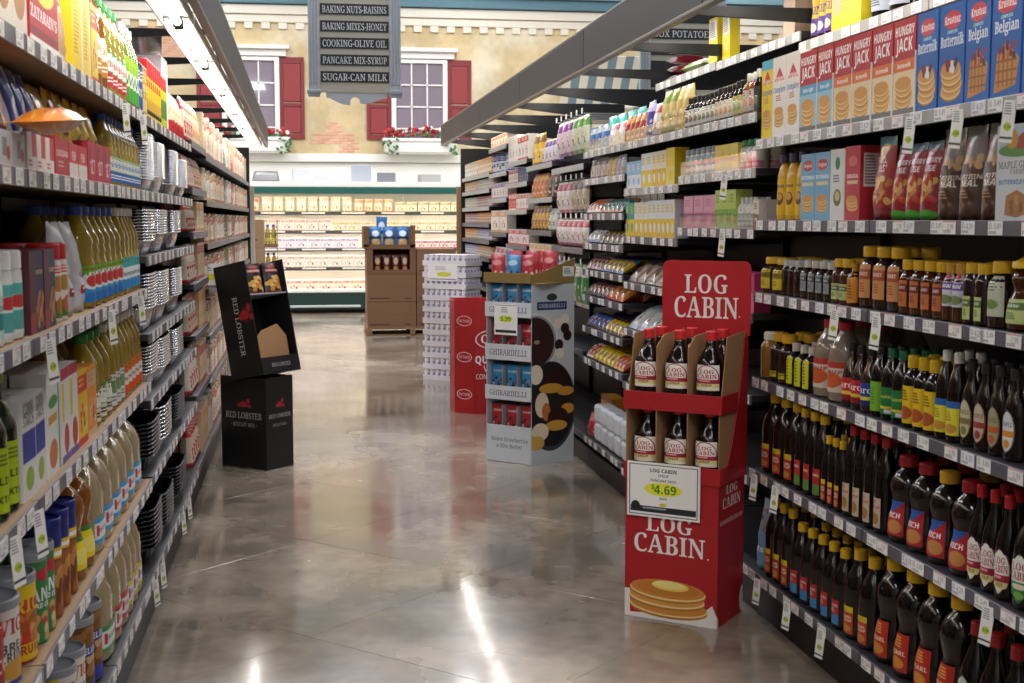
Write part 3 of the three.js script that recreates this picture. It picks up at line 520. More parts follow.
// muffin and waffle mix shelf
const r2 = 1.315;
R(r2, [771, 799], 3, bottle, 'shake_mix_bottle', 'bottle', 'yellow pancake shake bottle with dark cap beside blue cartons', { shape: 'squeeze', h: 0.215, liq: 'yellow', cap: '#3a3550', flat: 0.6, label: art(60, 110, '#f0c010', [['t', 'SHAKE', 0.5, 0.2, 0.22, '#2a3a8c'], ['e', 0.5, 0.55, 0.3, 0.18, '#7a3a1a'], ['e', 0.5, 0.5, 0.22, 0.1, '#d9a04a']]), ly: [0.08, 0.62], span: 0.9 }, { rows: 2 });
const mixA = art(80, 170, '#7db6d8', [['e', 0.5, 0.18, 0.36, 0.08, '#cf3a3a'], ['t', 'Original', 0.5, 0.18, 0.15, '#fff'], ['t', 'BUTTERMILK', 0.5, 0.36, 0.15, '#fff'], ['r', 0.1, 0.43, 0.8, 0.05, '#f0d9a0'], ['s', 0.5, 0.76, 0.36, 4]]);
R(r2, [800, 829], 2, carton, 'pancake_mix_carton', 'box', 'light blue buttermilk mix carton on shelf under pancake cartons', { h: 0.2, d: 0.06, face: mixA }, { fill: 0.97, jit: 0.02, rows: 2 });
R(r2, [829.5, 843.5], 1, carton, 'organic_mix_carton', 'box', 'white mix carton with green leaf logo beside red carton', { h: 0.203, d: 0.06, face: art(70, 170, '#e9ebe6', [['e', 0.5, 0.2, 0.16, 0.09, '#3f8f4a'], ['l', 0.2, 0.36, 0.6, 0.12, 3, '#789'], ['e', 0.5, 0.68, 0.26, 0.12, '#6a7a40'], ['e', 0.5, 0.66, 0.16, 0.07, '#e0c890']]) }, { rows: 2 });
R(r2, [844, 859], 1, carton, 'pancake_mix_carton', 'box', 'red original mix carton beside red cookie mix bags', { h: 0.206, d: 0.07, face: art(80, 170, '#c8323c', [['e', 0.5, 0.2, 0.3, 0.07, '#e06a70'], ['t', 'ORIGINAL', 0.5, 0.4, 0.16, '#fff'], ['r', 0.15, 0.46, 0.7, 0.05, '#e8cf9a'], ['s', 0.5, 0.78, 0.36, 3]]), side: art(40, 170, '#b82832', [['r', 0.15, 0.1, 0.7, 0.45, '#e8e4e0'], ['l', 0.2, 0.13, 0.6, 0.4, 10, '#866']]) }, { rows: 2 });
const cookieBag = art(96, 170, '#b3242c', [['r', 0, 0, 1, 0.12, '#8ec2d6'], ['p', [[0.2, 0.1], [0.9, 0.1], [0.6, 0.3]], '#e8b83a'], ['t', 'PEARL', 0.5, 0.28, 0.2, '#fff'], ['t', "MILLS'", 0.5, 0.38, 0.2, '#fff'], ['m', 0.1, 0.48, 0.8, 0.3, 22, 0.09, ['#d9a24a', '#e8bb66', '#c0802c']], ['r', 0, 0.85, 1, 0.15, '#8f161e']]);
R(r2, [864, 882], 1, bag, 'cookie_mix_bag', 'bag', 'red cookie mix bag with blue top beside red carton', { h: 0.225, d: 0.07, face: cookieBag, seed: 2 });
const redBag = art(96, 170, '#a82028', [['r', 0, 0, 1, 0.1, '#5f7a86'], ['t', 'CRANBERRY', 0.5, 0.24, 0.16, '#fff'], ['t', 'ORANGE', 0.5, 0.34, 0.18, '#fff'], ['m', 0.12, 0.42, 0.76, 0.32, 26, 0.09, ['#d9963c', '#c43', '#e8b45e']], ['r', 0, 0.78, 0.4, 0.22, '#6f7a70'], ['e', 0.6, 0.93, 0.36, 0.07, '#59b83c']]);
R(r2, [884, 927], 3, bag, 'muffin_mix_bag', 'bag', 'red muffin mix bag with a green base spot', { h: 0.195, d: 0.07, face: redBag, seed: 4 });
const oatBag = art(96, 170, '#8d837a', [['e', 0.3, 0.22, 0.18, 0.08, '#a33028'], ['r', 0, 0.4, 1, 0.6, '#4a2a1a'], ['m', 0.1, 0.32, 0.8, 0.1, 10, 0.09, ['#c58a4a', '#d9a868']], ['t', 'HIGH PROTEIN', 0.5, 0.54, 0.13, '#f2e8d8'], ['t', 'OATMEAL', 0.5, 0.61, 0.17, '#f2e8d8'], ['l', 0.1, 0.68, 0.8, 0.1, 3, '#b08a60'], ['m', 0, 0.8, 1, 0.2, 24, 0.06, ['#5f3a22', '#6f4a2c', '#3c2014']]]);
R(r2, [927.5, 993], 3, bag, 'oatmeal_mix_bag', 'bag', 'brown mix bag with clear grey top beside farm picture carton', { h: 0.22, d: 0.075, face: oatBag, seed: 6 });
R(r2, [994, 1040], 1, carton, 'farm_mix_carton', 'box', 'white carton with painted barn and text on waffle mix shelf', { h: 0.207, d: 0.06, face: art(130, 180, '#d4d8dc', [['r', 0.06, 0.03, 0.88, 0.27, '#b8cfd6'], ['e', 0.5, 0.27, 0.46, 0.07, '#5f9440'], ['p', [[0.46, 0.26], [0.46, 0.15], [0.6, 0.09], [0.74, 0.15], [0.74, 0.26]], '#b04a3a'], ['e', 0.35, 0.15, 0.14, 0.1, '#d9a43c'], ['t', 'MAPLE GROVE', 0.5, 0.42, 0.14, '#444', 'serif'], ['t', 'FARMS', 0.5, 0.49, 0.1, '#555', 'serif'], ['t', 'BUTTERMILK HONEY', 0.5, 0.6, 0.09, '#47a'], ['p', [[0.22, 0.94], [0.25, 0.74], [0.5, 0.68], [0.76, 0.76], [0.78, 0.92], [0.5, 0.97]], '#a9763c'], ['m', 0.28, 0.74, 0.44, 0.18, 9, 0.05, ['#8a5a28', '#c48f50']]]) });
// honey shelf
const r3 = 1.075;
const lab = (bg, a, b, mark = '#fff') => art(56, 90, bg, [['r', 0, 0.14, 1, 0.3, a], ['t', b, 0.5, 0.29, 0.24, mark, 'bold serif', 0.7], ['l', 0.15, 0.55, 0.7, 0.3, 4, a]]);
const honeyTan = lab('#d89a5a', '#b5522a', 'HONEY'), honeyOr = lab('#c9743a', '#7c2a16', 'HONEY'), honeyYel = lab('#e0c822', '#8a7a10', 'PURE', '#332'), honeyGr = lab('#c9d488', '#5a7a3a', 'RAW'), honeyGy = lab('#9aa0a0', '#555c66', 'LOCAL'), honeyPurp = art(56, 110, '#d9d6e0', [['e', 0.5, 0.12, 0.36, 0.07, '#c8383a'], ['r', 0, 0.3, 1, 0.22, '#6a4a9a'], ['t', 'RAW', 0.5, 0.41, 0.3, '#fff'], ['e', 0.5, 0.8, 0.4, 0.14, '#7a8a5a']]);
R(r3, [756, 779], 2, bottle, 'honey_bottle', 'bottle', 'honey bottle with yellow cap and slanted yellow label by display header', { shape: 'slim', h: 0.118, liq: 'honey', cap: '#e8b81c', capR: 0.7, span: 0.6, label: honeyYel, ly: [0.12, 0.66] }, { rows: 2 });
R(r3, [779, 797], 3, bottle, 'honey_jar', 'jar', 'dark honey jar with silver lid and no label', { shape: 'jar', h: 0.115, liq: 'darkHoney', cap: '#b8b8b4', capR: 0.75 }, { rows: 2 });
R(r3, [797, 828], 4, bottle, 'honey_bottle', 'bottle', 'dark honey bottle with grey label and pale cap', { shape: 'slim', h: 0.118, liq: 'darkHoney', cap: '#cfc9bd', capR: 0.6, span: 0.6, label: honeyGy, ly: [0.2, 0.66] }, { rows: 2 });
R(r3, [828, 844], 2, bottle, 'honey_bottle', 'bottle', 'honey bottle with yellow cap and yellow green label', { shape: 'slim', h: 0.13, liq: 'honey', cap: '#e8b81c', capR: 0.7, label: honeyGr, ly: [0.1, 0.45] }, { rows: 2 });
R(r3, [844, 851], 1, bottle, 'honey_bottle', 'bottle', 'slim honey bottle with tall orange label beside tall honey', { shape: 'slim', h: 0.12, liq: 'honey', cap: '#c08a2c', label: art(30, 90, '#e0922a', [['l', 0.2, 0.1, 0.6, 0.8, 8, '#9a4a10']]), ly: [0.08, 0.76], span: 1.3 });
R(r3, [851, 893], 3, bottle, 'honey_bottle', 'bottle', 'tall honey bottle with yellow cap and tan rounded label', { shape: 'slim', h: 0.17, liq: 'darkHoney', cap: '#e6b416', capR: 0.62, span: 0.7, label: honeyTan, ly: [0.16, 0.7], flat: 0.75 }, { rows: 2 });
R(r3, [893, 938], 4, bottle, 'honey_bottle', 'bottle', 'honey bottle with yellow cap and orange label', { shape: 'slim', h: 0.14, liq: 'honey', cap: '#e6b416', capR: 0.62, span: 0.65, label: honeyOr, ly: [0.14, 0.62], flat: 0.8 }, { rows: 2 });
R(r3, [938, 958], 2, bottle, 'honey_bottle', 'bottle', 'honey bottle with white and purple label', { shape: 'slim', h: 0.14, liq: 'honey', cap: '#c9952c', capR: 0.7, label: honeyPurp, ly: [0.26, 0.84], span: 1.2 }, { rows: 2 });
R(r3, [958, 981], 2, bottle, 'honey_bottle', 'bottle', 'dark honey bottle with yellow cap and small pale green label', { shape: 'jar', h: 0.143, liq: 'darkHoney', cap: '#e2b21a', capR: 0.7, label: honeyGr, ly: [0.08, 0.46], span: 0.55 }, { rows: 2 });
R(r3, [981, 997], 1, bottle, 'honey_bottle', 'bottle', 'dark honey bottle with tall cream label and yellow cap', { shape: 'slim', h: 0.15, liq: 'darkHoney', cap: '#e2b21a', capR: 0.75, label: art(44, 100, '#c9cdb8', [['e', 0.5, 0.7, 0.3, 0.12, '#7a9a4a'], ['l', 0.2, 0.1, 0.6, 0.3, 4, '#7a8060']]), ly: [0.18, 0.78] });
R(r3, [997, 1045], 2, bottle, 'honey_bottle', 'bottle', 'large bear shaped honey bottle with yellow spout cap', { shape: 'bear', h: 0.168, liq: 'honey', cap: '#f0c416', capShape: 'spout', capR: 0.8, label: honeyGr, ly: [0.1, 0.42], span: 0.8 });
// syrup specialties shelf
const r4 = 0.787;
R(r4, [756, 766], 1, bottle, 'honey_bottle', 'bottle', 'pale golden honey bottle on the shelf below the honey', { shape: 'jar', h: 0.155, liq: 'paleHoney', cap: '#d8d2c0', capR: 0.6 });
R(r4, [766, 783], 2, bottle, 'honey_bottle', 'bottle', 'amber honey bottle with yellow cap standing beside pale golden honey', { shape: 'slim', h: 0.16, liq: 'darkHoney', cap: '#dfa81a', capR: 0.7, label: honeyYel, ly: [0.1, 0.22], span: 0.6 }, { rows: 3 });
R(r4, [783, 807], 3, bottle, 'agave_bottle', 'bottle', 'dark bottle with tall yellow label beside red capped clear bottles', { shape: 'slim', h: 0.14, liq: 'darkSyrup', cap: '#cfc8bc', label: art(30, 90, '#d6d420', [['l', 0.3, 0.1, 0.4, 0.8, 7, '#5a5a10']]), ly: [0.08, 0.7], span: 0.6 }, { rows: 3 });
R(r4, [807, 836], 2, bottle, 'corn_syrup_bottle', 'bottle', 'clear bottle with tall red cap and orange picture label', { shape: 'tall', h: 0.235, liq: 'clear', cap: '#c02028', label: art(60, 80, '#d9c9b8', [['r', 0, 0, 1, 0.2, '#c0392b'], ['e', 0.5, 0.6, 0.36, 0.26, '#cf5f2a'], ['t', 'SYRUP', 0.5, 0.34, 0.24, '#933']]), ly: [0.12, 0.5], span: 1.2, capR: 0.42 }, { rows: 3 });
const karo = (c1, c2) => art(56, 70, c1, [['t', 'Karo', 0.5, 0.32, 0.46, '#fff', 'bold serif'], ['r', 0, 0.58, 1, 0.16, '#f0d040'], ['r', 0, 0.74, 1, 0.26, c2]]);
R(r4, [838, 856], 2, bottle, 'corn_syrup_bottle', 'bottle', 'dark corn syrup bottle with red script label', { shape: 'syrup', h: 0.18, liq: 'brownGlass', cap: '#222', label: karo('#c8242c', '#8a1a20'), ly: [0.1, 0.46], span: 1.2 }, { rows: 3 });
R(r4, [856, 866], 1, bottle, 'corn_syrup_bottle', 'bottle', 'dark corn syrup bottle with blue script label', { shape: 'syrup', h: 0.18, liq: 'brownGlass', cap: '#222', label: karo('#2a3f9a', '#1a2a70'), ly: [0.1, 0.46], span: 1.2 }, { rows: 3 });
R(r4, [866, 876], 1, bottle, 'syrup_bottle', 'bottle', 'dark bottle with plain lime green label', { shape: 'tall', h: 0.19, liq: 'darkSyrup', cap: '#222', label: art(40, 90, '#7ab82c', [['l', 0.2, 0.2, 0.5, 0.6, 6, '#4a8a1a']]), ly: [0.08, 0.5], span: 1.3 }, { rows: 3 });
R(r4, [876, 898], 2, bottle, 'syrup_bottle', 'bottle', 'dark bottle with green cap and deep green label', { shape: 'tall', h: 0.19, liq: 'darkSyrup', cap: '#0f6a4a', label: art(56, 80, '#1f7a3a', [['t', 'MOLASSES', 0.5, 0.36, 0.18, '#f0e060'], ['r', 0, 0.7, 1, 0.1, '#e8c838'], ['r', 0.6, 0.82, 0.3, 0.14, '#dde']]), ly: [0.08, 0.46], span: 1.2 }, { rows: 3 });
R(r4, [898, 930], 3, bottle, 'molasses_bottle', 'bottle', 'short dark molasses bottle with broad yellow label and cap', { shape: 'slim', h: 0.185, liq: 'darkSyrup', cap: '#d9b01c', capR: 0.6, label: art(56, 80, '#e8c41c', [['l', 0.15, 0.12, 0.7, 0.3, 4, '#7a5a10'], ['e', 0.5, 0.72, 0.36, 0.18, '#b5542a']]), ly: [0.06, 0.58], span: 1.2 }, { rows: 3 });
R(r4, [930, 953], 2, bottle, 'syrup_bottle', 'bottle', 'dark bottle with white cap and yellow blue label', { shape: 'tall', h: 0.215, liq: 'syrup', cap: '#dcdcd8', capR: 0.42, label: art(56, 90, '#e8dc3a', [['r', 0, 0, 1, 0.2, '#2a6ab8'], ['l', 0.2, 0.3, 0.6, 0.3, 4, '#9a8a20'], ['e', 0.6, 0.8, 0.3, 0.14, '#c9903c']]), ly: [0.08, 0.46], span: 1.1 }, { rows: 2 });
const ovalLab = (bg, c1, c2, s) => art(80, 120, bg, [['o', 0.5, 0.5, 0.46, 0.47, c1, 0.06], ['t', s, 0.5, 0.34, 0.2, c1, 'bold serif', 0.7], ['r', 0.06, 0.48, 0.88, 0.14, c2], ['e', 0.5, 0.78, 0.22, 0.1, c2]]);
const maple = [ovalLab('#cfc4a4', '#5f4a2a', '#8a7a4a', 'MAPLE'), ovalLab('#c9bda4', '#7a2a2a', '#a33a3a', 'MAPLE'), ovalLab('#a9a07c', '#4a5a2a', '#c9612a', 'MAPLE'), ovalLab('#dfe0e2', '#555', '#e0932a', 'MAPLE')].map((a) => ({ shape: 'cabin', h: 0.205, liq: 'syrup', cap: '#2a2624', label: a, ly: [0.08, 0.56], span: 0.8, oval: true, flat: 0.7 }));
R(r4, [953, 1010], 4, bottle, 'maple_syrup_bottle', 'bottle', ['dark maple syrup bottle with orange banded white oval label', 'dark maple syrup bottle with olive and orange oval label', 'dark maple syrup bottle with red banded oval label', 'dark maple syrup bottle with plain tan oval label'], maple.slice().reverse(), { rows: 2 });
R(r4, [1010, 1042], 1, bottle, 'maple_syrup_bottle', 'bottle', 'milky cream coloured maple bottle on the shelf with maple syrups', { shape: 'syrup', h: 0.21, liq: 'white', cap: '#3a3430', label: art(80, 110, '#e6ddc8', [['e', 0.5, 0.2, 0.2, 0.08, '#b44'], ['t', 'MAPLE', 0.5, 0.45, 0.24, '#332'], ['t', 'CRISP', 0.5, 0.6, 0.24, '#332'], ['l', 0.2, 0.75, 0.6, 0.14, 3, '#775']]), ly: [0.08, 0.6], span: 0.9, flat: 0.7 });
// pancake syrup shelves
const pearl = (c) => art(50, 100, c, [['r', 0, 0, 1, 0.22, '#d8b820'], ['t', 'PEARL', 0.5, 0.38, 0.3, '#f2e8c8'], ['t', 'SYRUP', 0.5, 0.52, 0.28, '#f2e8c8'], ['e', 0.5, 0.8, 0.4, 0.14, '#c98a3a']]);
const pearlGreen = art(50, 100, '#b52a24', [['t', 'PEARL', 0.5, 0.24, 0.3, '#f0e0c0'], ['r', 0, 0.6, 1, 0.4, '#5a8a3a']]), pearlBlue = art(50, 100, '#b5282c', [['t', 'PEARL', 0.5, 0.22, 0.3, '#f0e0d0'], ['l', 0.1, 0.34, 0.8, 0.2, 3, '#f0d0b0'], ['r', 0, 0.6, 1, 0.4, '#3f86c4']]);
const tanLab = art(50, 100, '#c9b49a', [['t', 'SYRUP', 0.5, 0.3, 0.3, '#b33'], ['e', 0.5, 0.7, 0.36, 0.2, '#a9743c'], ['l', 0.2, 0.08, 0.6, 0.12, 2, '#a55']]);
const r5 = 0.473, r6 = 0.126;
const syr = (label, cap, h, ly, extra) => ({ shape: 'tall', h, liq: 'darkSyrup', cap, label, ly, span: 0.62, capR: 0.44, ...extra });
R(r5, [757, 790], 3, bottle, 'pancake_syrup_bottle', 'bottle', 'dark pancake syrup bottle with yellow cap and red yellow label', syr(pearl('#b52a20'), '#dcae14', 0.262, [0.06, 0.37]), { rows: 3, turn: 0.08 });
R(r5, [790, 818], 3, bottle, 'pancake_syrup_bottle', 'bottle', 'dark pancake syrup bottle with yellow cap and red green label', syr(pearlGreen, '#dcae14', 0.258, [0.06, 0.37]), { rows: 3, turn: 0.08 });
R(r5, [818, 838], 3, bottle, 'pancake_syrup_bottle', 'bottle', 'short dark pancake syrup bottle with yellow cap and red label', syr(pearl('#a8261e'), '#dcae14', 0.205, [0.06, 0.37]), { rows: 3, turn: 0.08 });
R(r5, [838, 880], 4, bottle, 'pancake_syrup_bottle', 'bottle', 'dark pancake syrup bottle with red cap and tan label', syr(tanLab, '#a81820', 0.262, [0.06, 0.37]), { rows: 3, turn: 0.08 });
const butterLab = art(60, 90, '#b5222c', [['p', [[0, 0], [1, 0], [0.5, 0.3], [0, 0.4]], '#2a5aa8'], ['t', 'RICH', 0.5, 0.42, 0.3, '#fff'], ['e', 0.6, 0.74, 0.34, 0.2, '#c98a4a']]);
const butter = ['#a01824', '#a01824', '#d8a818', '#a01824'].map((cap) => ({ shape: 'waist', h: 0.228, liq: 'syrup', cap, capR: 0.5, label: butterLab, ly: [0.08, 0.48], span: 0.75 }));
R(r5, [880, 962], 4, bottle, 'pancake_syrup_bottle', 'bottle', ['waisted dark syrup bottle with red blue label and dark red cap', 'waisted dark syrup bottle with red blue label and yellow cap', 'waisted dark syrup bottle with red blue label and dark red cap', 'waisted dark syrup bottle with red blue label and dark red cap'], [butter[0], butter[2], butter[1], butter[3]], { rows: 3 });
const cabinLab = art(110, 140, '#f1ece2', [['o', 0.5, 0.5, 0.47, 0.48, '#9a1c2a', 0.04], ['t', 'LOG', 0.5, 0.26, 0.26, '#a01c26', 'bold serif'], ['t', 'CABIN', 0.5, 0.44, 0.28, '#a01c26', 'bold serif', 0.8], ['r', 0, 0.57, 1, 0.16, '#a01c3a'], ['l', 0.14, 0.6, 0.76, 0.1, 1, '#eaa'], ['r', 0, 0.73, 1, 0.15, '#e8d890'], ['t', 'SYRUP', 0.5, 0.8, 0.14, '#432'], ['r', 0, 0.88, 1, 0.12, '#f0e8d8']]);
const cabinGreen = art(110, 140, '#e8e8e0', [['o', 0.5, 0.5, 0.47, 0.48, '#3a7a4a', 0.04], ['t', 'LOG', 0.5, 0.26, 0.26, '#a01c26', 'bold serif'], ['t', 'CABIN', 0.5, 0.44, 0.28, '#a01c26', 'bold serif', 0.8], ['r', 0, 0.57, 1, 0.43, '#2f7a3e'], ['e', 0.5, 0.66, 0.3, 0.06, '#e8e0c0'], ['e', 0.5, 0.84, 0.18, 0.08, '#7ab04a']]);
const cabin = (label, h = 0.235) => ({ shape: 'cabin', h, liq: 'darkSyrup', cap: '#c01c22', capR: 0.42, label, ly: [0.06, 0.5], span: 0.95, oval: true });
R(r5, [962, 1003], 3, bottle, 'pancake_syrup_bottle', 'bottle', 'dark syrup bottle with red cap and red white oval label on shelf', cabin(cabinLab), { rows: 3, turn: 0.3 });
R(r5, [1003, 1048], 2, bottle, 'pancake_syrup_bottle', 'bottle', 'dark syrup bottle with red cap and green white oval label', cabin(cabinGreen, 0.25), { rows: 3, turn: 0.3 });
// lowest shelf
R(r6, [751, 760], 1, bag, 'granola_bag', 'bag', 'light blue and tan bag on lowest shelf against the red display', { h: 0.24, d: 0.08, face: art(60, 150, '#7fb4d8', [['m', 0.1, 0.12, 0.8, 0.36, 14, 0.1, ['#b58a5a', '#9a6a3c', '#c8a070']], ['t', 'oats', 0.5, 0.7, 0.3, '#fff']]) });
R(r6, [761, 786], 3, bottle, 'pancake_syrup_bottle', 'bottle', 'dark syrup bottle with yellow cap and yellow red label on lowest shelf', syr(pearl('#b8321e'), '#dcae14', 0.262, [0.06, 0.37]), { rows: 2, turn: 0.08 });
R(r6, [786, 838], 5, bottle, 'pancake_syrup_bottle', 'bottle', 'dark syrup bottle with yellow cap and red blue label on lowest shelf', syr(pearlBlue, '#dcae14', 0.235, [0.06, 0.37]), { rows: 3, turn: 0.08 });
R(r6, [838, 866], 2, bottle, 'pancake_syrup_bottle', 'bottle', 'dark syrup bottle with yellow cap and yellow label on lowest shelf', syr(pearl('#c03a1c'), '#dcae14', 0.255, [0.06, 0.37]), { rows: 3, turn: 0.08 });
const bigLab = art(60, 100, '#b52a1e', [['l', 0.1, 0.08, 0.8, 0.3, 4, '#e8b040'], ['t', 'PEARL', 0.5, 0.5, 0.28, '#f2e0b8'], ['e', 0.5, 0.78, 0.36, 0.16, '#d8902c']]);
R(r6, [866, 950], 4, bottle, 'large_syrup_bottle', 'bottle', 'large waisted dark syrup bottle with yellow cap on lowest shelf', { shape: 'waist', h: 0.285, liq: 'darkSyrup', cap: '#dcae14', capR: 0.48, label: bigLab, ly: [0.06, 0.4], span: 0.7 }, { rows: 2, turn: 0.08 });
R(r6, [950, 1055], 5, bottle, 'pancake_syrup_bottle', 'bottle', 'dark syrup bottle with red cap and pale label on lowest shelf', { shape: 'syrup', h: 0.25, liq: 'darkSyrup', cap: '#a0161e', capR: 0.42, label: ovalLab('#c9d0c4', '#446', '#5a8a4a', 'LITE'), ly: [0.06, 0.5], span: 0.9, oval: true }, { rows: 2 });
// ---- left run, near
const l1 = 1.656, l2 = 1.41, l3 = 1.097, l4 = 0.793, l5 = 0.475, l6 = 0.16;
const plainFace = (bg, c2, w = 60, h = 84) => art(w, h, bg, [['r', 0, 0.07, 1, 0.22, c2], ['l', 0.12, 0.11, 0.76, 0.14, 2, bg], ['m', 0.14, 0.45, 0.7, 0.34, 9, 0.08, [c2, '#e4d4b4', '#7a4a30', c2]], ['r', 0, 0.9, 1, 0.1, c2]]);
Lf(l1, [-24, 28], 0.13, carton, 'fry_mix_carton', 'box', 'white and brown carton on top left shelf beside red carton', { h: 0.2, d: 0.1, face: art(80, 120, '#ded6c8', [['e', 0.5, 0.6, 0.4, 0.24, '#b07a3c'], ['r', 0, 0, 1, 0.2, '#b33']]) });
Lf(l1, [30, 60], 1, carton, 'fry_mix_carton', 'box', 'leaning red and white carton with yellow badge on top shelf', { h: 0.16, d: 0.13, face: art(140, 110, '#b5242a', [['e', 0.5, 0.22, 0.36, 0.2, '#f0d040'], ['t', "ZATARAIN'S", 0.5, 0.56, 0.17, '#fff', 'bold serif'], ['r', 0, 0.74, 1, 0.12, '#8f1a20'], ['r', 0, 0.86, 1, 0.14, '#eee']]) }, { jit: 0 });
Lf(l1, [60, 74], 1, bag, 'corn_meal_bag', 'bag', 'white and blue bag between red and yellow cartons', { h: 0.24, d: 0.08, face: art(60, 110, '#e0dcd4', [['r', 0.2, 0, 0.5, 0.45, '#2a4a9a'], ['e', 0.5, 0.7, 0.34, 0.2, '#d9b48a']]) });
Lf(l1, [74, 92], 2, carton, 'popcorn_carton', 'box', 'bright yellow carton on top left shelf', { h: 0.22, d: 0.09, face: art(80, 120, '#f0cf18', [['l', 0.15, 0.2, 0.5, 0.6, 14, '#b89a10'], ['r', 0.86, 0, 0.14, 1, '#e8e4d8']]), side: art(40, 120, '#f2d41c', [['r', 0, 0, 1, 0.2, '#d8342a'], ['l', 0.2, 0.3, 0.6, 0.5, 10, '#a88c10']]) });
Lf(l1, [92.5, 99], 1, carton, 'popcorn_carton', 'box', 'narrow red topped yellow carton beside amber oil bottle', { h: 0.2, d: 0.09, face: plainFace('#e6c83a', '#c8382e') });
const oilLab = (bg, a, word, fg = '#fff') => art(64, 72, bg, [['r', 0, 0.6, 1, 0.4, a], ['e', 0.5, 0.32, 0.4, 0.26, '#e8efe8'], ['t', word, 0.5, 0.34, 0.28, a, 'bold serif', 0.8], ['l', 0.1, 0.72, 0.8, 0.2, 2, fg]]);
Lf(l1, [99, 111], 2, bottle, 'cooking_oil_bottle', 'bottle', 'amber oil bottle with white label beside yellow carton on top shelf', { shape: 'oil', h: 0.29, liq: 'amber', cap: '#d8a030', label: oilLab('#f2eee2', '#d8902a', 'Oil'), ly: [0.14, 0.5], span: 1.2 });
Lf(l1, [111, 129], 4, bottle, 'cooking_oil_bottle', 'bottle', 'pale oil bottle with green cap and red green label', { shape: 'oil', h: 0.27, liq: 'palOil', cap: '#2fae4a', capR: 0.42, label: oilLab('#4aa84a', '#c83a3a', 'Crisco'), ly: [0.1, 0.46], span: 1.2 }, { rows: 2 });
Lf(l1, [129, 140.5], 4, bottle, 'cooking_oil_bottle', 'bottle', 'clear yellow oil bottle with lime and white label', { shape: 'tall', h: 0.26, liq: 'greenClear', cap: '#c8ccd0', label: art(50, 90, '#f0f2ec', [['r', 0, 0, 1, 0.34, '#9ac82a'], ['t', 'W', 0.5, 0.5, 0.6, '#3a8a2a', 'bold serif'], ['r', 0, 0.68, 1, 0.32, '#4aa83a']]), ly: [0.08, 0.6], span: 1.1 }, { rows: 2 });
Lf(l1, null, 2, canister, 'spray_can', 'can', 'slim blue spray can on top left shelf', { h: 0.17, wrap: plainFace('#3a4ab0', '#d8d8e8'), lid: '#20243a' }, { D: [4.42, 4.54] });
Lf(l1, null, 2, canister, 'spray_can', 'can', 'slim pale yellow spray can beside the blue one', { h: 0.17, wrap: plainFace('#e4d48a', '#c8b030'), lid: '#b89a5a' }, { D: [4.545, 4.655] });
const pam = art(60, 110, '#efcf2a', [['r', 0, 0, 1, 0.24, '#d0242a'], ['t', 'PAM', 0.5, 0.36, 0.42, '#c8242a'], ['e', 0.6, 0.78, 0.4, 0.14, '#333'], ['e', 0.5, 0.74, 0.3, 0.1, '#e0b040']]);
Lf(l1, null, 7, canister, 'spray_can', 'can', 'yellow cooking spray can with red lid', { h: 0.21, wrap: pam, lid: '#d02428' }, { rows: 2, D: [4.66, 5.12] });
Lf(l1, null, 3, canister, 'spray_can', 'can', 'yellow green cooking spray can with red lid', { h: 0.2, wrap: art(60, 110, '#c9cf2a', [['r', 0, 0, 1, 0.2, '#d0242a'], ['e', 0.5, 0.6, 0.34, 0.2, '#5a8a2a']]), lid: '#d02428' }, { rows: 2, D: [5.125, 5.325] });
facing({ side: -1, y: l1, D: [4.78, 5.0], n: 1, maker: carton, name: 'white_carton', cat: 'box', label: 'white carton stacked behind the spray cans on top shelf', spec: { h: 0.2, d: 0.16, face: art(80, 110, '#e4e6ea', [['e', 0.5, 0.55, 0.3, 0.2, '#5a2a2a'], ['l', 0.2, 0.1, 0.6, 0.2, 4, '#999']]) }, back: 0.16, jit: 0, stack: 2 });
facing({ side: -1, y: l1, D: [5.34, 5.57], n: 1, maker: carton, name: 'white_carton', cat: 'box', label: 'white carton carrying a steel saucepan behind the spray cans', spec: { h: 0.3, d: 0.16, face: art(60, 80, '#d8dade', [['l', 0.2, 0.2, 0.6, 0.4, 6, '#999']]) }, back: 0.02, jit: 0 });
facing({ side: -1, y: l1, D: [5.6, 6.14], n: 4, maker: bag, name: 'popcorn_bag', cat: 'bag', label: 'cream bag with red base on top shelf beside the saucepan carton', spec: { h: 0.2, d: 0.08, face: art(60, 84, '#e6d8b4', [['m', 0.1, 0.1, 0.8, 0.45, 14, 0.09, ['#f2e8cc', '#d8c08a', '#efe0b8']], ['r', 0, 0.64, 1, 0.36, '#c8262c']]), seed: 5 } });
{
  const g = root('saucepan', 'small steel saucepan with handle on a white carton', 'saucepan', XL - 0.114, l1 + 0.033 + 0.3, 5.46, 0.4);
  const steel = mat('#b8b6b0', 0.25, { metalness: 0.9 });
  mesh('pan', loft([[0.05, 0], [0.066, 0.008], [0.07, 0.1], [0.077, 0.106], [0.074, 0.11], [0.066, 0.1], [0.06, 0.014]], 22, 2, 1, true, true), steel, g);
  mesh('handle', rbx(0.13, 0.014, 0.02, 0.006, 0.13, 0.1, 0), mat('#4a4744', 0.4, { metalness: 0.7 }), g);
}
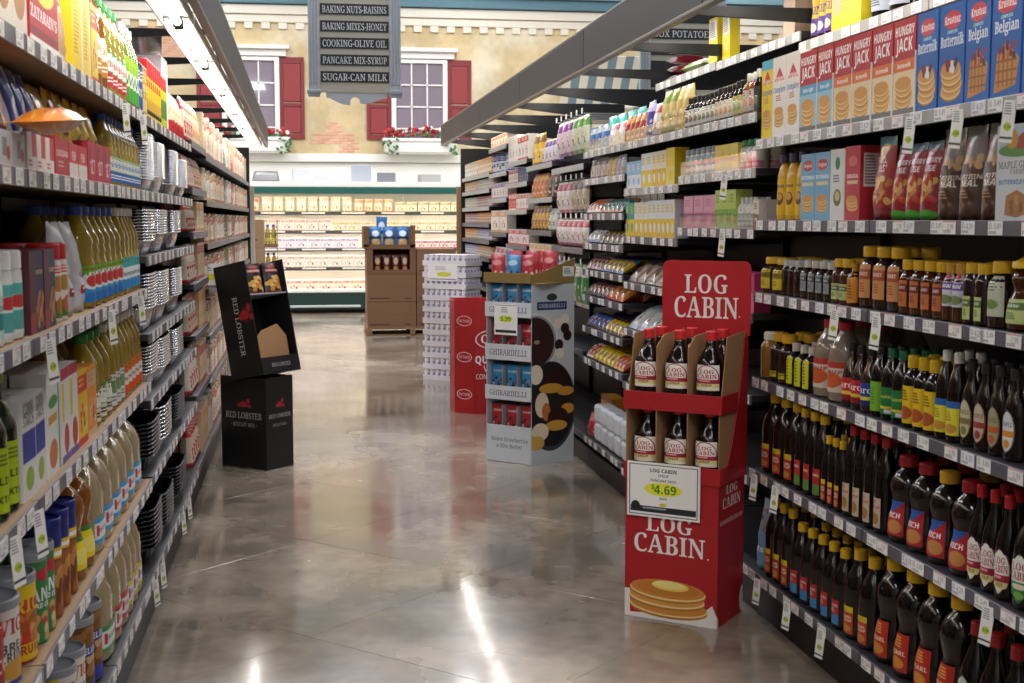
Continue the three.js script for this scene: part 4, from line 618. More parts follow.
// row of bags in open trays
const tray = (w, o) => {
  const t = 0.003, front = cardGeo(w, o.h, t, o.face); front.translate(0, o.h / 2, o.d / 2 - t / 2);
  const rest = [bx(w, t, o.d - t, 0, t / 2, -t / 2), bx(t, o.h, o.d - t, -w / 2 + t / 2, o.h / 2, -t / 2), bx(t, o.h, o.d - t, w / 2 - t / 2, o.h / 2, -t / 2)], sw = swatch(o.face.s, o.face.bg);
  for (const g of rest) for (let i = 0; i < g.attributes.uv.count; i++) uvRect(g.attributes.uv, i, sw);
  const m = mesh('tray', merge([front, ...rest]), sheetMat(o.face.s, 'carton')); m.userData.size = [w, o.h, o.d]; return m;
};
const trayFace = (bg, c2, word) => art(90, 50, bg, [['r', 0, 0.55, 1, 0.45, c2], ['t', word, 0.5, 0.35, 0.2, c2, 'bold sans-serif']]);
Lf(l2, [-20, 26], 0.11, tray, 'display_tray', 'tray', 'silver white display tray on shelf below the top left shelf', { h: 0.065, d: 0.12, face: art(90, 50, '#cfd0d2', [['r', 0.4, 0.2, 0.3, 0.5, '#8a8d92'], ['e', 0.8, 0.6, 0.12, 0.2, '#b44']]) }, { jit: 0 });
Lf(l2, [28, 55], 3, tray, 'display_tray', 'tray', 'white display tray with red corner beside silver trays', { h: 0.075, d: 0.12, face: art(90, 50, '#e8e4de', [['r', 0.5, 0, 0.5, 0.6, '#c83838'], ['l', 0.1, 0.7, 0.6, 0.2, 2, '#c55']]) }, { jit: 0 });
Lf(l2, [56, 70], 1, tray, 'display_tray', 'tray', 'solid red display tray printed in white', { h: 0.085, d: 0.12, face: art(90, 60, '#b52a30', [['t', 'LOUISIANA', 0.5, 0.4, 0.16, '#f0d8d0'], ['l', 0.2, 0.6, 0.6, 0.2, 2, '#e0a0a0']]) }, { jit: 0 });
Lf(l2, [70, 88], 2, tray, 'display_tray', 'tray', 'red and white tray holding yellow and red bags', { h: 0.08, d: 0.12, face: trayFace('#c8303a', '#ece6e0', 'FISH') }, { jit: 0 });
Lf(l2, [89, 111.5], 3, tray, 'display_tray', 'tray', 'crimson display tray numbered in white beside oil bottles', { h: 0.1, d: 0.12, face: art(100, 60, '#b81f3c', [['t', '12 7', 0.55, 0.62, 0.3, '#f4e4e4'], ['e', 0.25, 0.3, 0.14, 0.2, '#7a1a2a']]) }, { jit: 0 });
Lf(l2, [28, 55], 3, bag, 'corn_meal_bag', 'bag', 'blue and white flour bag standing in the white trays with red corner', { h: 0.2, d: 0.08, face: art(80, 110, '#d8dade', [['p', [[0, 0], [0.6, 0], [0.9, 0.7], [0.3, 0.8]], '#2c3f94'], ['e', 0.6, 0.4, 0.2, 0.12, '#e8e8f0']]), seed: 3 }, { back: 0.014, fill: 0.88, lift: 0.0035 });
Lf(l2, [-20, 26], 0.11, bag, 'fish_fry_bag', 'bag', 'brown and rose fry mix bag in the silver trays', { h: 0.2, d: 0.08, face: art(70, 110, '#8a4a40', [['e', 0.5, 0.3, 0.3, 0.2, '#d8a0a0'], ['t', 'FRY', 0.5, 0.55, 0.34, '#f0e0d0'], ['r', 0, 0.7, 1, 0.3, '#a8622c']]), seed: 5 }, { back: 0.014, fill: 0.88, lift: 0.0035 });
Lf(l2, [56, 70], 1, bag, 'fish_fry_bag', 'bag', 'gold fish fry bag in the solid red tray', { h: 0.19, d: 0.08, face: art(70, 110, '#c9942a', [['e', 0.5, 0.3, 0.3, 0.16, '#e8c46a'], ['t', 'FISH', 0.5, 0.6, 0.36, '#3a2408'], ['r', 0, 0.8, 1, 0.2, '#a8742a']]), seed: 8 }, { back: 0.014, fill: 0.88, lift: 0.0035 });
Lf(l2, [70, 88], 2, bag, 'fish_fry_bag', 'bag', 'yellow and red seasoned bag in the red and white trays', { h: 0.2, d: 0.08, face: art(70, 110, '#e6c21c', [['r', 0.5, 0, 0.5, 0.4, '#c8262c'], ['t', 'FRY', 0.5, 0.66, 0.36, '#222'], ['e', 0.24, 0.3, 0.16, 0.2, '#8a3a1a']]), seed: 9 }, { back: 0.014, fill: 0.88, lift: 0.0035 });
Lf(l2, [89, 111.5], 3, bag, 'fish_fry_bag', 'bag', 'yellow bag with red corner in the crimson tray', { h: 0.2, d: 0.08, face: art(70, 110, '#ecc818', [['r', 0.4, 0, 0.6, 0.3, '#c8262c'], ['t', 'GO', 0.6, 0.2, 0.3, '#f8e8c0'], ['e', 0.5, 0.62, 0.3, 0.2, '#7a3a1a'], ['e', 0.5, 0.6, 0.2, 0.12, '#d89a3a']]), seed: 12 }, { back: 0.014, fill: 0.88, lift: 0.0035 });
{
  const f = art(150, 80, '#e08420', [['r', 0, 0.1, 0.5, 0.2, '#f0ece0'], ['e', 0.72, 0.5, 0.22, 0.3, '#c8481c'], ['m', 0.2, 0.4, 0.6, 0.5, 12, 0.04, ['#f0b050', '#b8601a']]]), m = (() => { const q = bagGeo(0.12, 0.22, 0.048, f, 0, 11, 0.55); q.rotateX(-Math.PI / 2); q.translate(0, 0.04, 0.11); return mesh('bag', q, sheetMat(f.s, 'film')); })();
  m.position.set(XL + 0.035, l2 + 0.035 + 0.05, -2.6); m.rotation.set(0.08, 0.05, 0.05); thing(m, 'breading_bag', 'shiny orange breading bag lying across the trays', 'bag');
}
const wesson = (liq, cap, label, h) => ({ shape: 'oil', h, liq, cap, capR: 0.42, label, ly: [0.06, 0.42], span: 1.25 });
Lf(l2, [112.5, 142], 9, bottle, 'cooking_oil_bottle', 'bottle', 'golden oil bottle with blue cap and green blue label beside crimson tray', wesson('oil', '#2a4a9a', oilLab('#8ac06a', '#2f6ac0', 'Crisco'), 0.2), { rows: 3 });
// shakers and bags, middle shelf
const teal2 = art(60, 100, '#bfe0dc', [['r', 0, 0, 1, 0.3, '#e8f0ee'], ['t', 'COCONUT', 0.5, 0.5, 0.18, '#16506a'], ['e', 0.5, 0.72, 0.3, 0.14, '#2a8a8a']]);
Lf(l3, [-22, 8], 0.08, bottle, 'coconut_oil_bottle', 'bottle', 'white bottle with teal label and dark crest', { shape: 'shaker', h: 0.15, liq: 'white', cap: '#e8e8e8', capR: 0.8, label: teal2, ly: [0.1, 0.8], span: 1.3 }, { rows: 2 });
Lf(l3, [8, 28], 2, bottle, 'coconut_oil_bottle', 'bottle', 'white bottle with square white cap and red teal label', { shape: 'shaker', h: 0.165, liq: 'white', cap: '#f2f2f0', capR: 0.95, label: art(60, 100, '#e6ebe6', [['r', 0, 0.2, 1, 0.18, '#5ab8ae'], ['e', 0.5, 0.48, 0.36, 0.1, '#c83a3a'], ['r', 0, 0.62, 1, 0.3, '#58b0a8']]), ly: [0.06, 0.78], span: 1.3 }, { rows: 2 });
Lf(l3, [31, 57], 2, carton, 'breading_carton', 'box', 'navy and red breading carton with fried chicken picture', { h: 0.16, d: 0.06, face: art(80, 110, '#5a2630', [['r', 0.45, 0, 0.55, 1, '#26284e'], ['t', 'CHICKEN', 0.7, 0.26, 0.12, '#e8c87a', 'bold sans-serif', 0.5], ['m', 0.5, 0.5, 0.45, 0.4, 14, 0.1, ['#b8742c', '#8a4f1c', '#d09040']], ['r', 0, 0.75, 0.4, 0.25, '#a02c34']]) });
Lf(l3, [30, 52], 1, bag, 'tortilla_bag', 'bag', 'yellow pointed bag standing behind breading cartons', { h: 0.225, d: 0.08, face: art(90, 120, '#e0a820', [['m', 0, 0.4, 1, 0.6, 20, 0.1, ['#c07a1a', '#d8b040', '#a0521a']], ['p', [[0, 0.4], [0.5, 0], [1, 0.5]], '#efc018']]), seed: 4 }, { back: 0.1 });
Lf(l3, [58.5, 71], 2, bottle, 'seasoning_shaker', 'shaker', 'seasoning shaker with red cap and green white label', { shape: 'shaker', h: 0.17, liq: 'white', cap: '#c8242c', capR: 0.92, label: art(60, 110, '#ece8e0', [['e', 0.5, 0.4, 0.3, 0.14, '#b8894a'], ['r', 0, 0.7, 1, 0.3, '#4a8a3a'], ['e', 0.6, 0.78, 0.2, 0.16, '#c8743a'], ['l', 0.2, 0.08, 0.6, 0.16, 3, '#c33']]), ly: [0.06, 0.78], span: 1.4 }, { rows: 2 });
Lf(l3, [71, 92.5], 2, bag, 'flour_bag', 'bag', 'plain white bag with small red badge beside oil bottles', { h: 0.215, d: 0.085, face: art(100, 160, '#cdd2da', [['e', 0.6, 0.62, 0.2, 0.08, '#e8a040'], ['m', 0.4, 0.52, 0.36, 0.14, 8, 0.05, ['#c83a3a', '#4a8a4a', '#e0b030']], ['r', 0.36, 0.7, 0.5, 0.09, '#c02a36'], ['l', 0.4, 0.72, 0.42, 0.05, 1, '#fff']]), seed: 7 });
const blueOil = art(64, 80, '#3f9ad0', [['r', 0, 0, 1, 0.24, '#6fb43a'], ['e', 0.5, 0.42, 0.34, 0.24, '#e8eef4'], ['e', 0.5, 0.42, 0.2, 0.16, '#c83a40'], ['r', 0, 0.75, 1, 0.25, '#2a7ac8']]), wessonLab = art(64, 80, '#e8eeee', [['r', 0, 0, 1, 0.3, '#2ab0b8'], ['t', 'Wesson', 0.5, 0.5, 0.26, '#1d3a6a', 'bold serif'], ['r', 0, 0.68, 1, 0.32, '#2f8fd0']]);
Lf(l3, [93, 126], 6, bottle, 'cooking_oil_bottle', 'bottle', 'large ribbed golden oil bottle with bright blue picture label', wesson('oil', '#2c50a8', blueOil, 0.255), { rows: 2 });
Lf(l3, [126, 141.5], 5, bottle, 'cooking_oil_bottle', 'bottle', 'large golden oil bottle with teal white blue WESSON label', wesson('oil', '#e4e4e0', wessonLab, 0.255), { rows: 2 });
// dark bottles, cartons and oils
const neonY = art(60, 110, '#b5cc1e', [['l', 0.2, 0.1, 0.6, 0.2, 3, '#6a7a10'], ['t', 'OLIVE', 0.5, 0.5, 0.3, '#2a3208'], ['t', 'EXTRA', 0.5, 0.8, 0.26, '#2a3208']]), neonG = art(60, 110, '#3fb54a', [['t', 'OIL', 0.5, 0.3, 0.4, '#0e3a14'], ['e', 0.5, 0.7, 0.2, 0.2, '#123a18']]);
Lf(l4, [-30, 4], 0.08, bottle, 'olive_oil_bottle', 'bottle', 'black green bottle with bright green label', { shape: 'wine', h: 0.235, liq: 'green', cap: '#a8c020', capR: 0.44, label: neonG, ly: [0.06, 0.44], span: 1.2 }, { rows: 2 });
Lf(l4, [4, 24], 2, bottle, 'olive_oil_bottle', 'bottle', 'black green bottle with acid yellow label', { shape: 'wine', h: 0.26, liq: 'green', cap: '#a8c020', capR: 0.44, label: neonY, ly: [0.06, 0.5], span: 1.2 }, { rows: 2 });
const cornF = art(80, 120, '#e6e4de', [['r', 0, 0, 1, 0.16, '#b8b4a8'], ['t', 'CORN', 0.5, 0.1, 0.26, '#222'], ['t', 'STARCH', 0.5, 0.22, 0.22, '#333'], ['r', 0, 0.32, 1, 0.3, '#2a3a9a'], ['e', 0.5, 0.8, 0.3, 0.12, '#9ab83a']]);
Lf(l4, [25, 47], 2, carton, 'corn_starch_carton', 'box', 'white and blue carton printed CORN beside dark bottles', { h: 0.19, d: 0.06, face: cornF }, { rows: 2 });
Lf(l4, [47.5, 62], 1, carton, 'bread_mix_carton', 'box', 'tall white carton with green edge and orange picture', { h: 0.215, d: 0.07, face: art(70, 130, '#eceae4', [['r', 0.9, 0, 0.1, 1, '#3f8a3a'], ['e', 0.5, 0.3, 0.36, 0.06, '#4a9a4a'], ['r', 0.1, 0.42, 0.7, 0.08, '#d8a04a'], ['e', 0.45, 0.8, 0.34, 0.14, '#d07a3a']]) }, { rows: 2 });
Lf(l4, [62.5, 79], 2, carton, 'bread_mix_carton', 'box', 'red purple and white carton beside yellow carton', { h: 0.205, d: 0.07, face: art(60, 130, '#e9e6e0', [['r', 0, 0, 1, 0.12, '#b52a44'], ['r', 0.1, 0.16, 0.3, 0.4, '#e8d034'], ['e', 0.6, 0.76, 0.3, 0.16, '#b83a34'], ['r', 0, 0.92, 1, 0.08, '#6a5a9a']]) }, { rows: 2 });
Lf(l4, [79.5, 88], 1, carton, 'yeast_carton', 'box', 'narrow yellow carton with red top beside orange one', { h: 0.175, d: 0.06, face: plainFace('#efc218', '#d8342a') }, { rows: 2 });
Lf(l4, [88.5, 97], 1, carton, 'yeast_carton', 'box', 'narrow orange carton beside small oil bottles', { h: 0.17, d: 0.06, face: plainFace('#e8922a', '#d8b890') }, { rows: 2 });
Lf(l4, [76, 90], 1, canister, 'peanut_jar', 'jar', 'large orange jar marked D behind the narrow cartons', { h: 0.225, wrap: art(110, 90, '#d8921c', [['t', 'D', 0.5, 0.45, 0.5, '#3a2008', 'bold serif'], ['r', 0, 0.8, 1, 0.2, '#b8741a']]), lid: '#cfcac0' }, { back: 0.17 });
Lf(l4, [98, 115], 3, bottle, 'cooking_oil_bottle', 'bottle', 'dark golden oil bottle with green and white label', wesson('oil', '#2a8a3a', oilLab('#2f8a4a', '#e0d8c0', 'LOU', '#222'), 0.235), { rows: 2 });
Lf(l4, [115, 127], 3, bottle, 'cooking_oil_bottle', 'bottle', 'dark golden oil bottle with plain white label', wesson('oil', '#d8d4c8', art(60, 80, '#dfe0e0', [['e', 0.5, 0.4, 0.3, 0.2, '#7a9a6a'], ['l', 0.2, 0.7, 0.6, 0.2, 2, '#888']]), 0.24), { rows: 2 });
Lf(l4, [127, 144], 5, bottle, 'cooking_oil_bottle', 'bottle', 'golden oil bottle with orange and white WESSON label', wesson('oil', '#e4e4e0', art(60, 80, '#e8e2da', [['r', 0, 0, 1, 0.3, '#e0722a'], ['t', 'Wesson', 0.5, 0.5, 0.26, '#6a2a10', 'bold serif'], ['r', 0, 0.7, 1, 0.3, '#e05a20']]), 0.245), { rows: 2 });
// canisters
const crumb = art(150, 110, '#e6c41c', [['r', 0.3, 0, 0.5, 1, '#e8e4da'], ['t', 'VIGO', 0.55, 0.24, 0.2, '#b5202a', 'bold serif', 0.4], ['t', 'BREAD', 0.55, 0.5, 0.12, '#222', 'bold sans-serif', 0.4], ['t', 'CRUMBS', 0.55, 0.62, 0.12, '#222', 'bold sans-serif', 0.4], ['e', 0.55, 0.8, 0.2, 0.14, '#d09a3a'], ['r', 0, 0.93, 1, 0.07, '#2a3a9a']]);
const riceC = art(150, 110, '#c83a2a', [['r', 0, 0, 1, 0.2, '#e8c820'], ['t', 'RICE', 0.5, 0.28, 0.2, '#e8c820'], ['m', 0.1, 0.4, 0.8, 0.3, 20, 0.08, ['#c9803a', '#a8601f', '#e0a050']], ['r', 0, 0.78, 1, 0.22, '#e6c41c'], ['t', 'CRUMBS', 0.5, 0.86, 0.12, '#a22']]);
const panko = art(130, 130, '#3a8a4a', [['e', 0.55, 0.18, 0.24, 0.08, '#c8343c'], ['t', 'PANKO', 0.5, 0.42, 0.24, '#fff'], ['t', 'BREAD CRUMBS', 0.5, 0.56, 0.1, '#fff'], ['m', 0.1, 0.66, 0.8, 0.3, 16, 0.08, ['#d8a868', '#c84a30', '#e8d0a0']]]);
const blueTub = art(130, 130, '#8a4a22', [['r', 0, 0, 1, 0.24, '#1d2f80'], ['r', 0, 0.24, 1, 0.12, '#e8c030'], ['m', 0.05, 0.4, 0.9, 0.56, 30, 0.1, ['#a8622a', '#c98a4a', '#6f3a18']], ['r', 0.1, 0.28, 0.5, 0.05, '#fff']]);
const redTub = art(130, 110, '#a8262c', [['t', 'BACON', 0.5, 0.4, 0.22, '#f0d8c8'], ['r', 0, 0.62, 1, 0.38, '#3a2018'], ['m', 0.1, 0.64, 0.8, 0.3, 14, 0.07, ['#c8983a', '#7a3a1c']]]);
Lf(l5, [-46, 13], 0.11, canister, 'bacon_bits_tub', 'tub', 'brown and red tub with bright red lid', { h: 0.15, wrap: redTub, lid: '#c01f28' }, { rows: 2 });
Lf(l5, [15, 32], 1, canister, 'bread_crumb_canister', 'canister', 'yellow bread crumb canister with grey lid and white panel', { h: 0.165, wrap: crumb, lid: '#9aa0a8' }, { rows: 3 });
Lf(l5, [33, 45], 1, canister, 'bread_crumb_canister', 'canister', 'red and yellow bread crumb canister with grey lid', { h: 0.17, wrap: riceC, lid: '#9aa0a8' }, { rows: 3 });
Lf(l5, [46, 60], 2, canister, 'panko_canister', 'canister', 'green canister printed PANKO with grey lid', { h: 0.185, wrap: panko, lid: '#9aa0a8' }, { rows: 2 });
Lf(l5, [60.5, 82], 3, canister, 'seasoned_crumb_tub', 'tub', 'brown tub with deep blue lid and gold band', { h: 0.215, wrap: blueTub, lid: '#1c2c86' }, { rows: 2 });
Lf(l5, [83, 99], 2, bottle, 'cooking_oil_bottle', 'bottle', 'amber oil bottle with red collar and yellow lemon label', { shape: 'waist', h: 0.26, liq: 'amber', cap: '#c8a018', label: art(50, 80, '#efd620', [['e', 0.5, 0.6, 0.3, 0.26, '#f6e870'], ['r', 0, 0, 1, 0.16, '#3a7a3a']]), ly: [0.1, 0.4], span: 1.1 }, { rows: 2 });
const vin = (a, b) => art(80, 60, '#e4e8ec', [['r', 0, 0, 1, 0.2, a], ['r', 0, 0.84, 1, 0.16, a], ['t', 'VINEGAR', 0.5, 0.5, 0.18, b], ['r', 0.1, 0.3, 0.14, 0.4, '#c33']]);
Lf(l5, [100, 144], 6, jug, 'vinegar_jug', 'jug', 'pale vinegar jug with white cap and light blue label', { h: 0.255, liq: 'vinegar', cap: '#e8e8e4', capR: 0.36, label: vin('#3aa0d8', '#b33'), ly: [0.1, 0.36], span: 0.75 }, { rows: 2, jit: 0.02 });
Lf(l6, [30, 74], 4, canister, 'seasoned_crumb_tub', 'tub', 'low brown tub with deep blue lid on lowest shelf', { h: 0.15, wrap: blueTub, lid: '#1c2c9a' }, { rows: 2 });
Lf(l6, [75, 92], 2, canister, 'bread_crumb_canister', 'canister', 'yellow bread crumb canister on the lowest left shelf', { h: 0.165, wrap: crumb, lid: '#9aa0a8' }, { rows: 3 });
Lf(l6, [92.5, 108], 2, canister, 'potato_stick_canister', 'canister', 'brown and blue canister with grey lid on the lowest shelf', { h: 0.2, wrap: art(130, 130, '#6a4420', [['m', 0.05, 0.05, 0.9, 0.6, 20, 0.12, ['#a8743a', '#8a5a2a', '#d8b080']], ['r', 0.3, 0.3, 0.4, 0.14, '#2a3a8a'], ['t', 'DELUXE', 0.5, 0.37, 0.12, '#fff', 'bold sans-serif', 0.36], ['r', 0, 0.8, 1, 0.2, '#2a44b0']]), lid: '#9aa0a8' }, { rows: 2 });
Lf(l6, [109, 119], 1, jug, 'vinegar_jug', 'jug', 'pale jug with green and white label on lowest shelf', { h: 0.27, liq: 'vinegar', cap: '#e8e8e4', capR: 0.36, label: vin('#4a9a4a', '#284'), ly: [0.1, 0.36], span: 0.75 }, { rows: 2 });
Lf(l6, [119, 131], 2, jug, 'vinegar_jug', 'jug', 'pale jug with red and white label on lowest shelf', { h: 0.27, liq: 'vinegar', cap: '#e8e8e4', capR: 0.36, label: vin('#c8383a', '#833'), ly: [0.1, 0.36], span: 0.75 }, { rows: 2 });
Lf(l6, [131, 144], 3, jug, 'vinegar_jug', 'jug', 'pale jug with blue and yellow label on lowest shelf', { h: 0.27, liq: 'vinegar', cap: '#e8e8e4', capR: 0.36, label: vin('#d8c83a', '#269'), ly: [0.1, 0.36], span: 0.75 }, { rows: 2 });
// ---- foil and plastic pans
const foil = mat('#c9cbd0', 0.22, { metalness: 1, side: THREE.DoubleSide }), blackFoil = mat('#26262a', 0.3, { metalness: 0.5, side: THREE.DoubleSide });
const panGeo = (w, d, h) => { const q = d / w, rim = (a, y) => 1 + (y > 0.006 && y < h * 0.95 ? 0.014 : 0.005) * Math.cos(a * 18); return loft([[w * 0.4, 0.0015], [w * 0.425, 0.003], [w * 0.44, h * 0.35], [w * 0.458, h * 0.7], [w * 0.475, h], [w * 0.5, h + 0.0015], [w * 0.5, h - 0.005]], 72, 6, q, false, true, rim); };
function panStack(D, y, w, d, h, n, step, material, label, { back = 0.02, tilt = 0, turn = 0 } = {}) {
  back = 0.004; const geo = panGeo(w, d, h), up = Math.abs(Math.sin(tilt)) * d * 0.5;
  for (let i = 0; i < n; i++) {
    const m = mesh('pan', geo, material);
    m.position.set(XL - back - d / 2 - (tilt ? i * step * Math.sin(tilt) : 0), y + 0.033 + up + i * step * Math.cos(tilt), -D); m.rotation.set(0, Math.PI / 2 + turn, 0); if (tilt) m.rotateX(tilt);
    thing(m, 'foil_pan', label, 'pan', label);
  }
}
const [p1, p2, p3, p4, p5, p6] = [1.41, 1.2, 0.947, 0.73, 0.48, 0.16];
panStack(4.61, p1, 0.3, 0.34, 0.045, 17, 0.0092, foil, 'silver foil pan in the tall stack level with the oil bottles');
panStack(4.96, p1, 0.34, 0.36, 0.06, 14, 0.0092, foil, 'silver foil pan in the second stack level with oil bottles');
panStack(5.5, p1, 0.34, 0.36, 0.05, 15, 0.0092, foil, 'silver foil pan in the third stack level with oil bottles');
panStack(5.92, p1, 0.34, 0.36, 0.05, 13, 0.0092, foil, 'silver foil pan in the farthest stack level with oil bottles');
panStack(4.57, p2, 0.32, 0.34, 0.05, 11, 0.01, foil, 'silver foil pan in the near stack below the tall pans');
panStack(4.97, p2, 0.36, 0.36, 0.07, 10, 0.009, foil, 'silver foil roaster in the stack below the tall pans');
panStack(5.52, p2, 0.36, 0.36, 0.07, 10, 0.009, foil, 'silver foil roaster in the far stack below the tall pans');
panStack(4.58, p3, 0.33, 0.36, 0.08, 11, 0.011, foil, 'deep silver foil roaster at the middle shelf beside oil');
panStack(4.98, p3, 0.38, 0.38, 0.07, 13, 0.0095, foil, 'broad silver foil roaster at the middle shelf');
panStack(5.52, p3, 0.38, 0.38, 0.07, 12, 0.0095, foil, 'broad silver foil roaster at the far middle shelf');
panStack(4.58, p4, 0.33, 0.36, 0.08, 9, 0.011, foil, 'silver foil roaster under the middle shelf beside vinegar jugs');
panStack(4.98, p4, 0.38, 0.38, 0.06, 11, 0.01, foil, 'broad silver foil tray under the middle shelf');
panStack(5.52, p4, 0.38, 0.38, 0.05, 12, 0.009, foil, 'flat silver foil tray under the middle shelf');
panStack(4.58, p5, 0.33, 0.36, 0.05, 9, 0.014, blackFoil, 'dark pan in the near stack above the lowest shelf');
panStack(4.98, p5, 0.36, 0.36, 0.05, 9, 0.014, foil, 'silver pan in the stack above the lowest shelf');
panStack(5.52, p5, 0.38, 0.36, 0.04, 9, 0.012, blackFoil, 'dark pan in the far stack above the lowest shelf');
panStack(4.58, p6, 0.33, 0.38, 0.06, 9, 0.016, blackFoil, 'black roasting pan in the near stack on the lowest shelf');
panStack(4.98, p6, 0.38, 0.38, 0.05, 9, 0.014, blackFoil, 'black roasting pan in the middle stack on lowest shelf');
panStack(5.52, p6, 0.38, 0.38, 0.05, 9, 0.014, blackFoil, 'black roasting pan in the far stack on lowest shelf');
// ---- left run, far units
const F = (side, k, y, a, b, n, maker, name, cat, h, d, c1, c2, label, extra) => {
  const B = side > 0 ? RB : LB, D0 = B(k) + 0.02 + (STEP - 0.04) * a, D1 = B(k) + 0.02 + (STEP - 0.04) * b;
  facing({ side, y, D: [D0, D1], n, maker, name, cat, label, spec: (Array.isArray(c1) ? c1 : [[c1, c2, 1]]).map(([q1, q2, s]) => ({ h: h * s, d, face: plainFace(q1, q2), wrap: plainFace(q1, q2), lid: q2, seed: n + Math.round(h * 99) })), ...extra });
};
const G4 = [0.16, 0.5, 0.78, 1.02, 1.26, 1.465, 1.68], G5 = [0.16, 0.45, 0.7, 0.95, 1.19, 1.42, 1.66];
const ord = ['lowest shelf', 'second shelf up', 'third shelf up', 'fourth shelf up', 'fifth shelf up', 'sixth shelf up', 'highest shelf'];
// unit 4: red packs; near half red white bags, far half tan packs
for (let i = 0; i < 7; i++) {
  const h = i === 6 ? 0.2 : Math.min(0.2, G4[i + 1] - G4[i] - 0.06);
  F(-1, 4, G4[i], 0, 0.5, 4, bag, 'noodle_bag', 'bag', h, 0.07, i % 2 ? '#e6dfd0' : '#d8cdb8', '#c8262c', 'cream bag with red base beside foil pans on ' + ord[i], { rows: 2 });
  F(-1, 4, G4[i], 0.5, 1, 5, i > 4 ? bag : carton, 'noodle_pack', 'pack', h, 0.06, i > 3 ? '#e4d2b4' : '#c9b090', i % 2 ? '#b5433a' : '#d8953c', 'tan pack with warm print behind biscuit display on ' + ord[i], { rows: 1 });
}
const tans = [['#d8c4a0', '#a8562c'], ['#e6dccb', '#c83a34'], ['#cfb48a', '#8a4a2a'], ['#e0d4c0', '#d8902c'], ['#d9c7a8', '#a03a3a'], ['#e8e2d6', '#c8453a'], ['#ece6dc', '#b8863c']];
for (let k = 5; k < 11; k++) for (let i = 0; i < 7; i++) {
  const h = i === 6 ? 0.22 : G5[i + 1] - G5[i] - 0.07, [c1, c2] = tans[(i + k) % 7], where = ['behind biscuit display', 'past biscuit display', 'in the ninth left unit', 'in the tenth left unit', 'near the left end', 'at the left end'][k - 5];
  if (k === 7 || k === 8) F(-1, k, G5[i], 0, 0.45, 3, bag, 'snack_bag', 'bag', h * 0.95, 0.08, k === 7 ? '#3a8ac0' : '#d84a40', k === 7 ? '#e8d020' : '#f0e8e0', (k === 7 ? 'blue and yellow bag ' : 'red and white bag ') + where + ' on ' + ord[i]);
  F(-1, k, G5[i], k === 7 || k === 8 ? 0.45 : 0, 1, k === 7 || k === 8 ? 4 : 7, carton, 'noodle_carton', 'box', h, 0.07, [[c1, c2, 1], [...tans[(i + k + 3) % 7], 0.86], [...tans[(i * 2 + k + 5) % 7], 0.94]], '', 'warm toned carton ' + where + ' on ' + ord[i]);
}
// ---- right run, middle: extracts, puddings, gelatin
const dark = (face, h, cap, liq = 'brownGlass') => ({ shape: 'slim', h, liq, cap, capR: 0.5, label: face, ly: [0.1, 0.6], span: 1.2 });
const ext = (bg, c) => art(36, 50, bg, [['l', 0.2, 0.1, 0.6, 0.2, 2, c], ['e', 0.5, 0.6, 0.24, 0.2, c]]);
const s1 = 1.675;
R(s1, [683, 696], 3, bottle, 'vanilla_bottle', 'bottle', 'black extract bottle with white oval label on the extract shelf', dark(ext('#e8e8e6', '#222'), 0.125, '#181818', 'darkSyrup'), { rows: 2 });
R(s1, [696, 713], 4, bottle, 'vanilla_bottle', 'bottle', 'extract bottle with white label and pine mark on extract shelf', dark(ext('#f0f0ec', '#4a6a5a'), 0.12, '#20201e'), { rows: 2 });
R(s1, [713, 731], 4, bottle, 'vanilla_bottle', 'bottle', 'brown extract bottle with orange and white label', dark(ext('#f0ece0', '#e8932a'), 0.125, '#2a2018'), { rows: 2 });
R(s1, [731, 740], 2, bottle, 'vanilla_bottle', 'bottle', 'extract bottle with yellow green label beside red labelled ones', dark(ext('#dcd88a', '#7a9a3a'), 0.13, '#20201e'), { rows: 2 });
R(s1, [740, 752], 2, bottle, 'vanilla_bottle', 'bottle', 'orange extract bottle with white cap and red label', dark(ext('#d8d0c0', '#c8342a'), 0.145, '#e8e6e0', 'amber'), { rows: 2 });
R(s1, [752, 756], 1, bottle, 'vanilla_bottle', 'bottle', 'tall dark extract bottle beside the yellow pancake carton', dark(ext('#444', '#222'), 0.15, '#d8d4cc', 'darkSyrup'));
const acr = mat('#ffffff', 0.04, { transmission: 1, thickness: 0 });
for (const [k, y] of [[0, 1.675], [1, 1.675], [2, 1.675], [0, 1.49], [0, 1.285]]) { const m = mesh('shelf_lip', rbx(0.004, 0.055, STEP - 0.02, 0.001, 0, 0.028, 0), acr); m.position.set(XR + 0.005, y + 0.033, -(RB(k) + RB(k + 1)) / 2); thing(m, 'shelf_lip', ['clear plastic shelf lip in front of extract bottles', 'clear plastic shelf lip in front of gold bags', 'clear plastic shelf lip in front of teal pouches', 'clear plastic shelf lip in front of grey sprinkle jars', 'clear plastic shelf lip in front of pink cartons'][[0, 1, 2].includes(k) && y > 1.6 ? k : y > 1.4 ? 3 : 4], 'shelf lip'); }
const mini = (c1, c2) => art(40, 52, c1, [['r', 0, 0.5, 1, 0.5, c2], ['l', 0.15, 0.12, 0.7, 0.24, 3, c2], ['e', 0.5, 0.74, 0.26, 0.14, c1]]);
const J = (y, px, n, h, c1, c2, label, extra) => R(y, px, n, carton, 'dessert_mix_carton', 'box', label, { h, d: 0.03, face: mini(c1, c2) }, { rows: 2, jit: 0.01, ...extra });
R(1.49, [681, 712], 6, bottle, 'sprinkle_jar', 'jar', 'slim grey and teal jar on the shelf under the extracts', { shape: 'shaker', h: 0.105, liq: 'white', cap: '#8a9296', capR: 0.8, label: mini('#c8d4d8', '#5aa0b0'), ly: [0.05, 0.78], span: 1.5 }, { rows: 2, back: 0.01 });
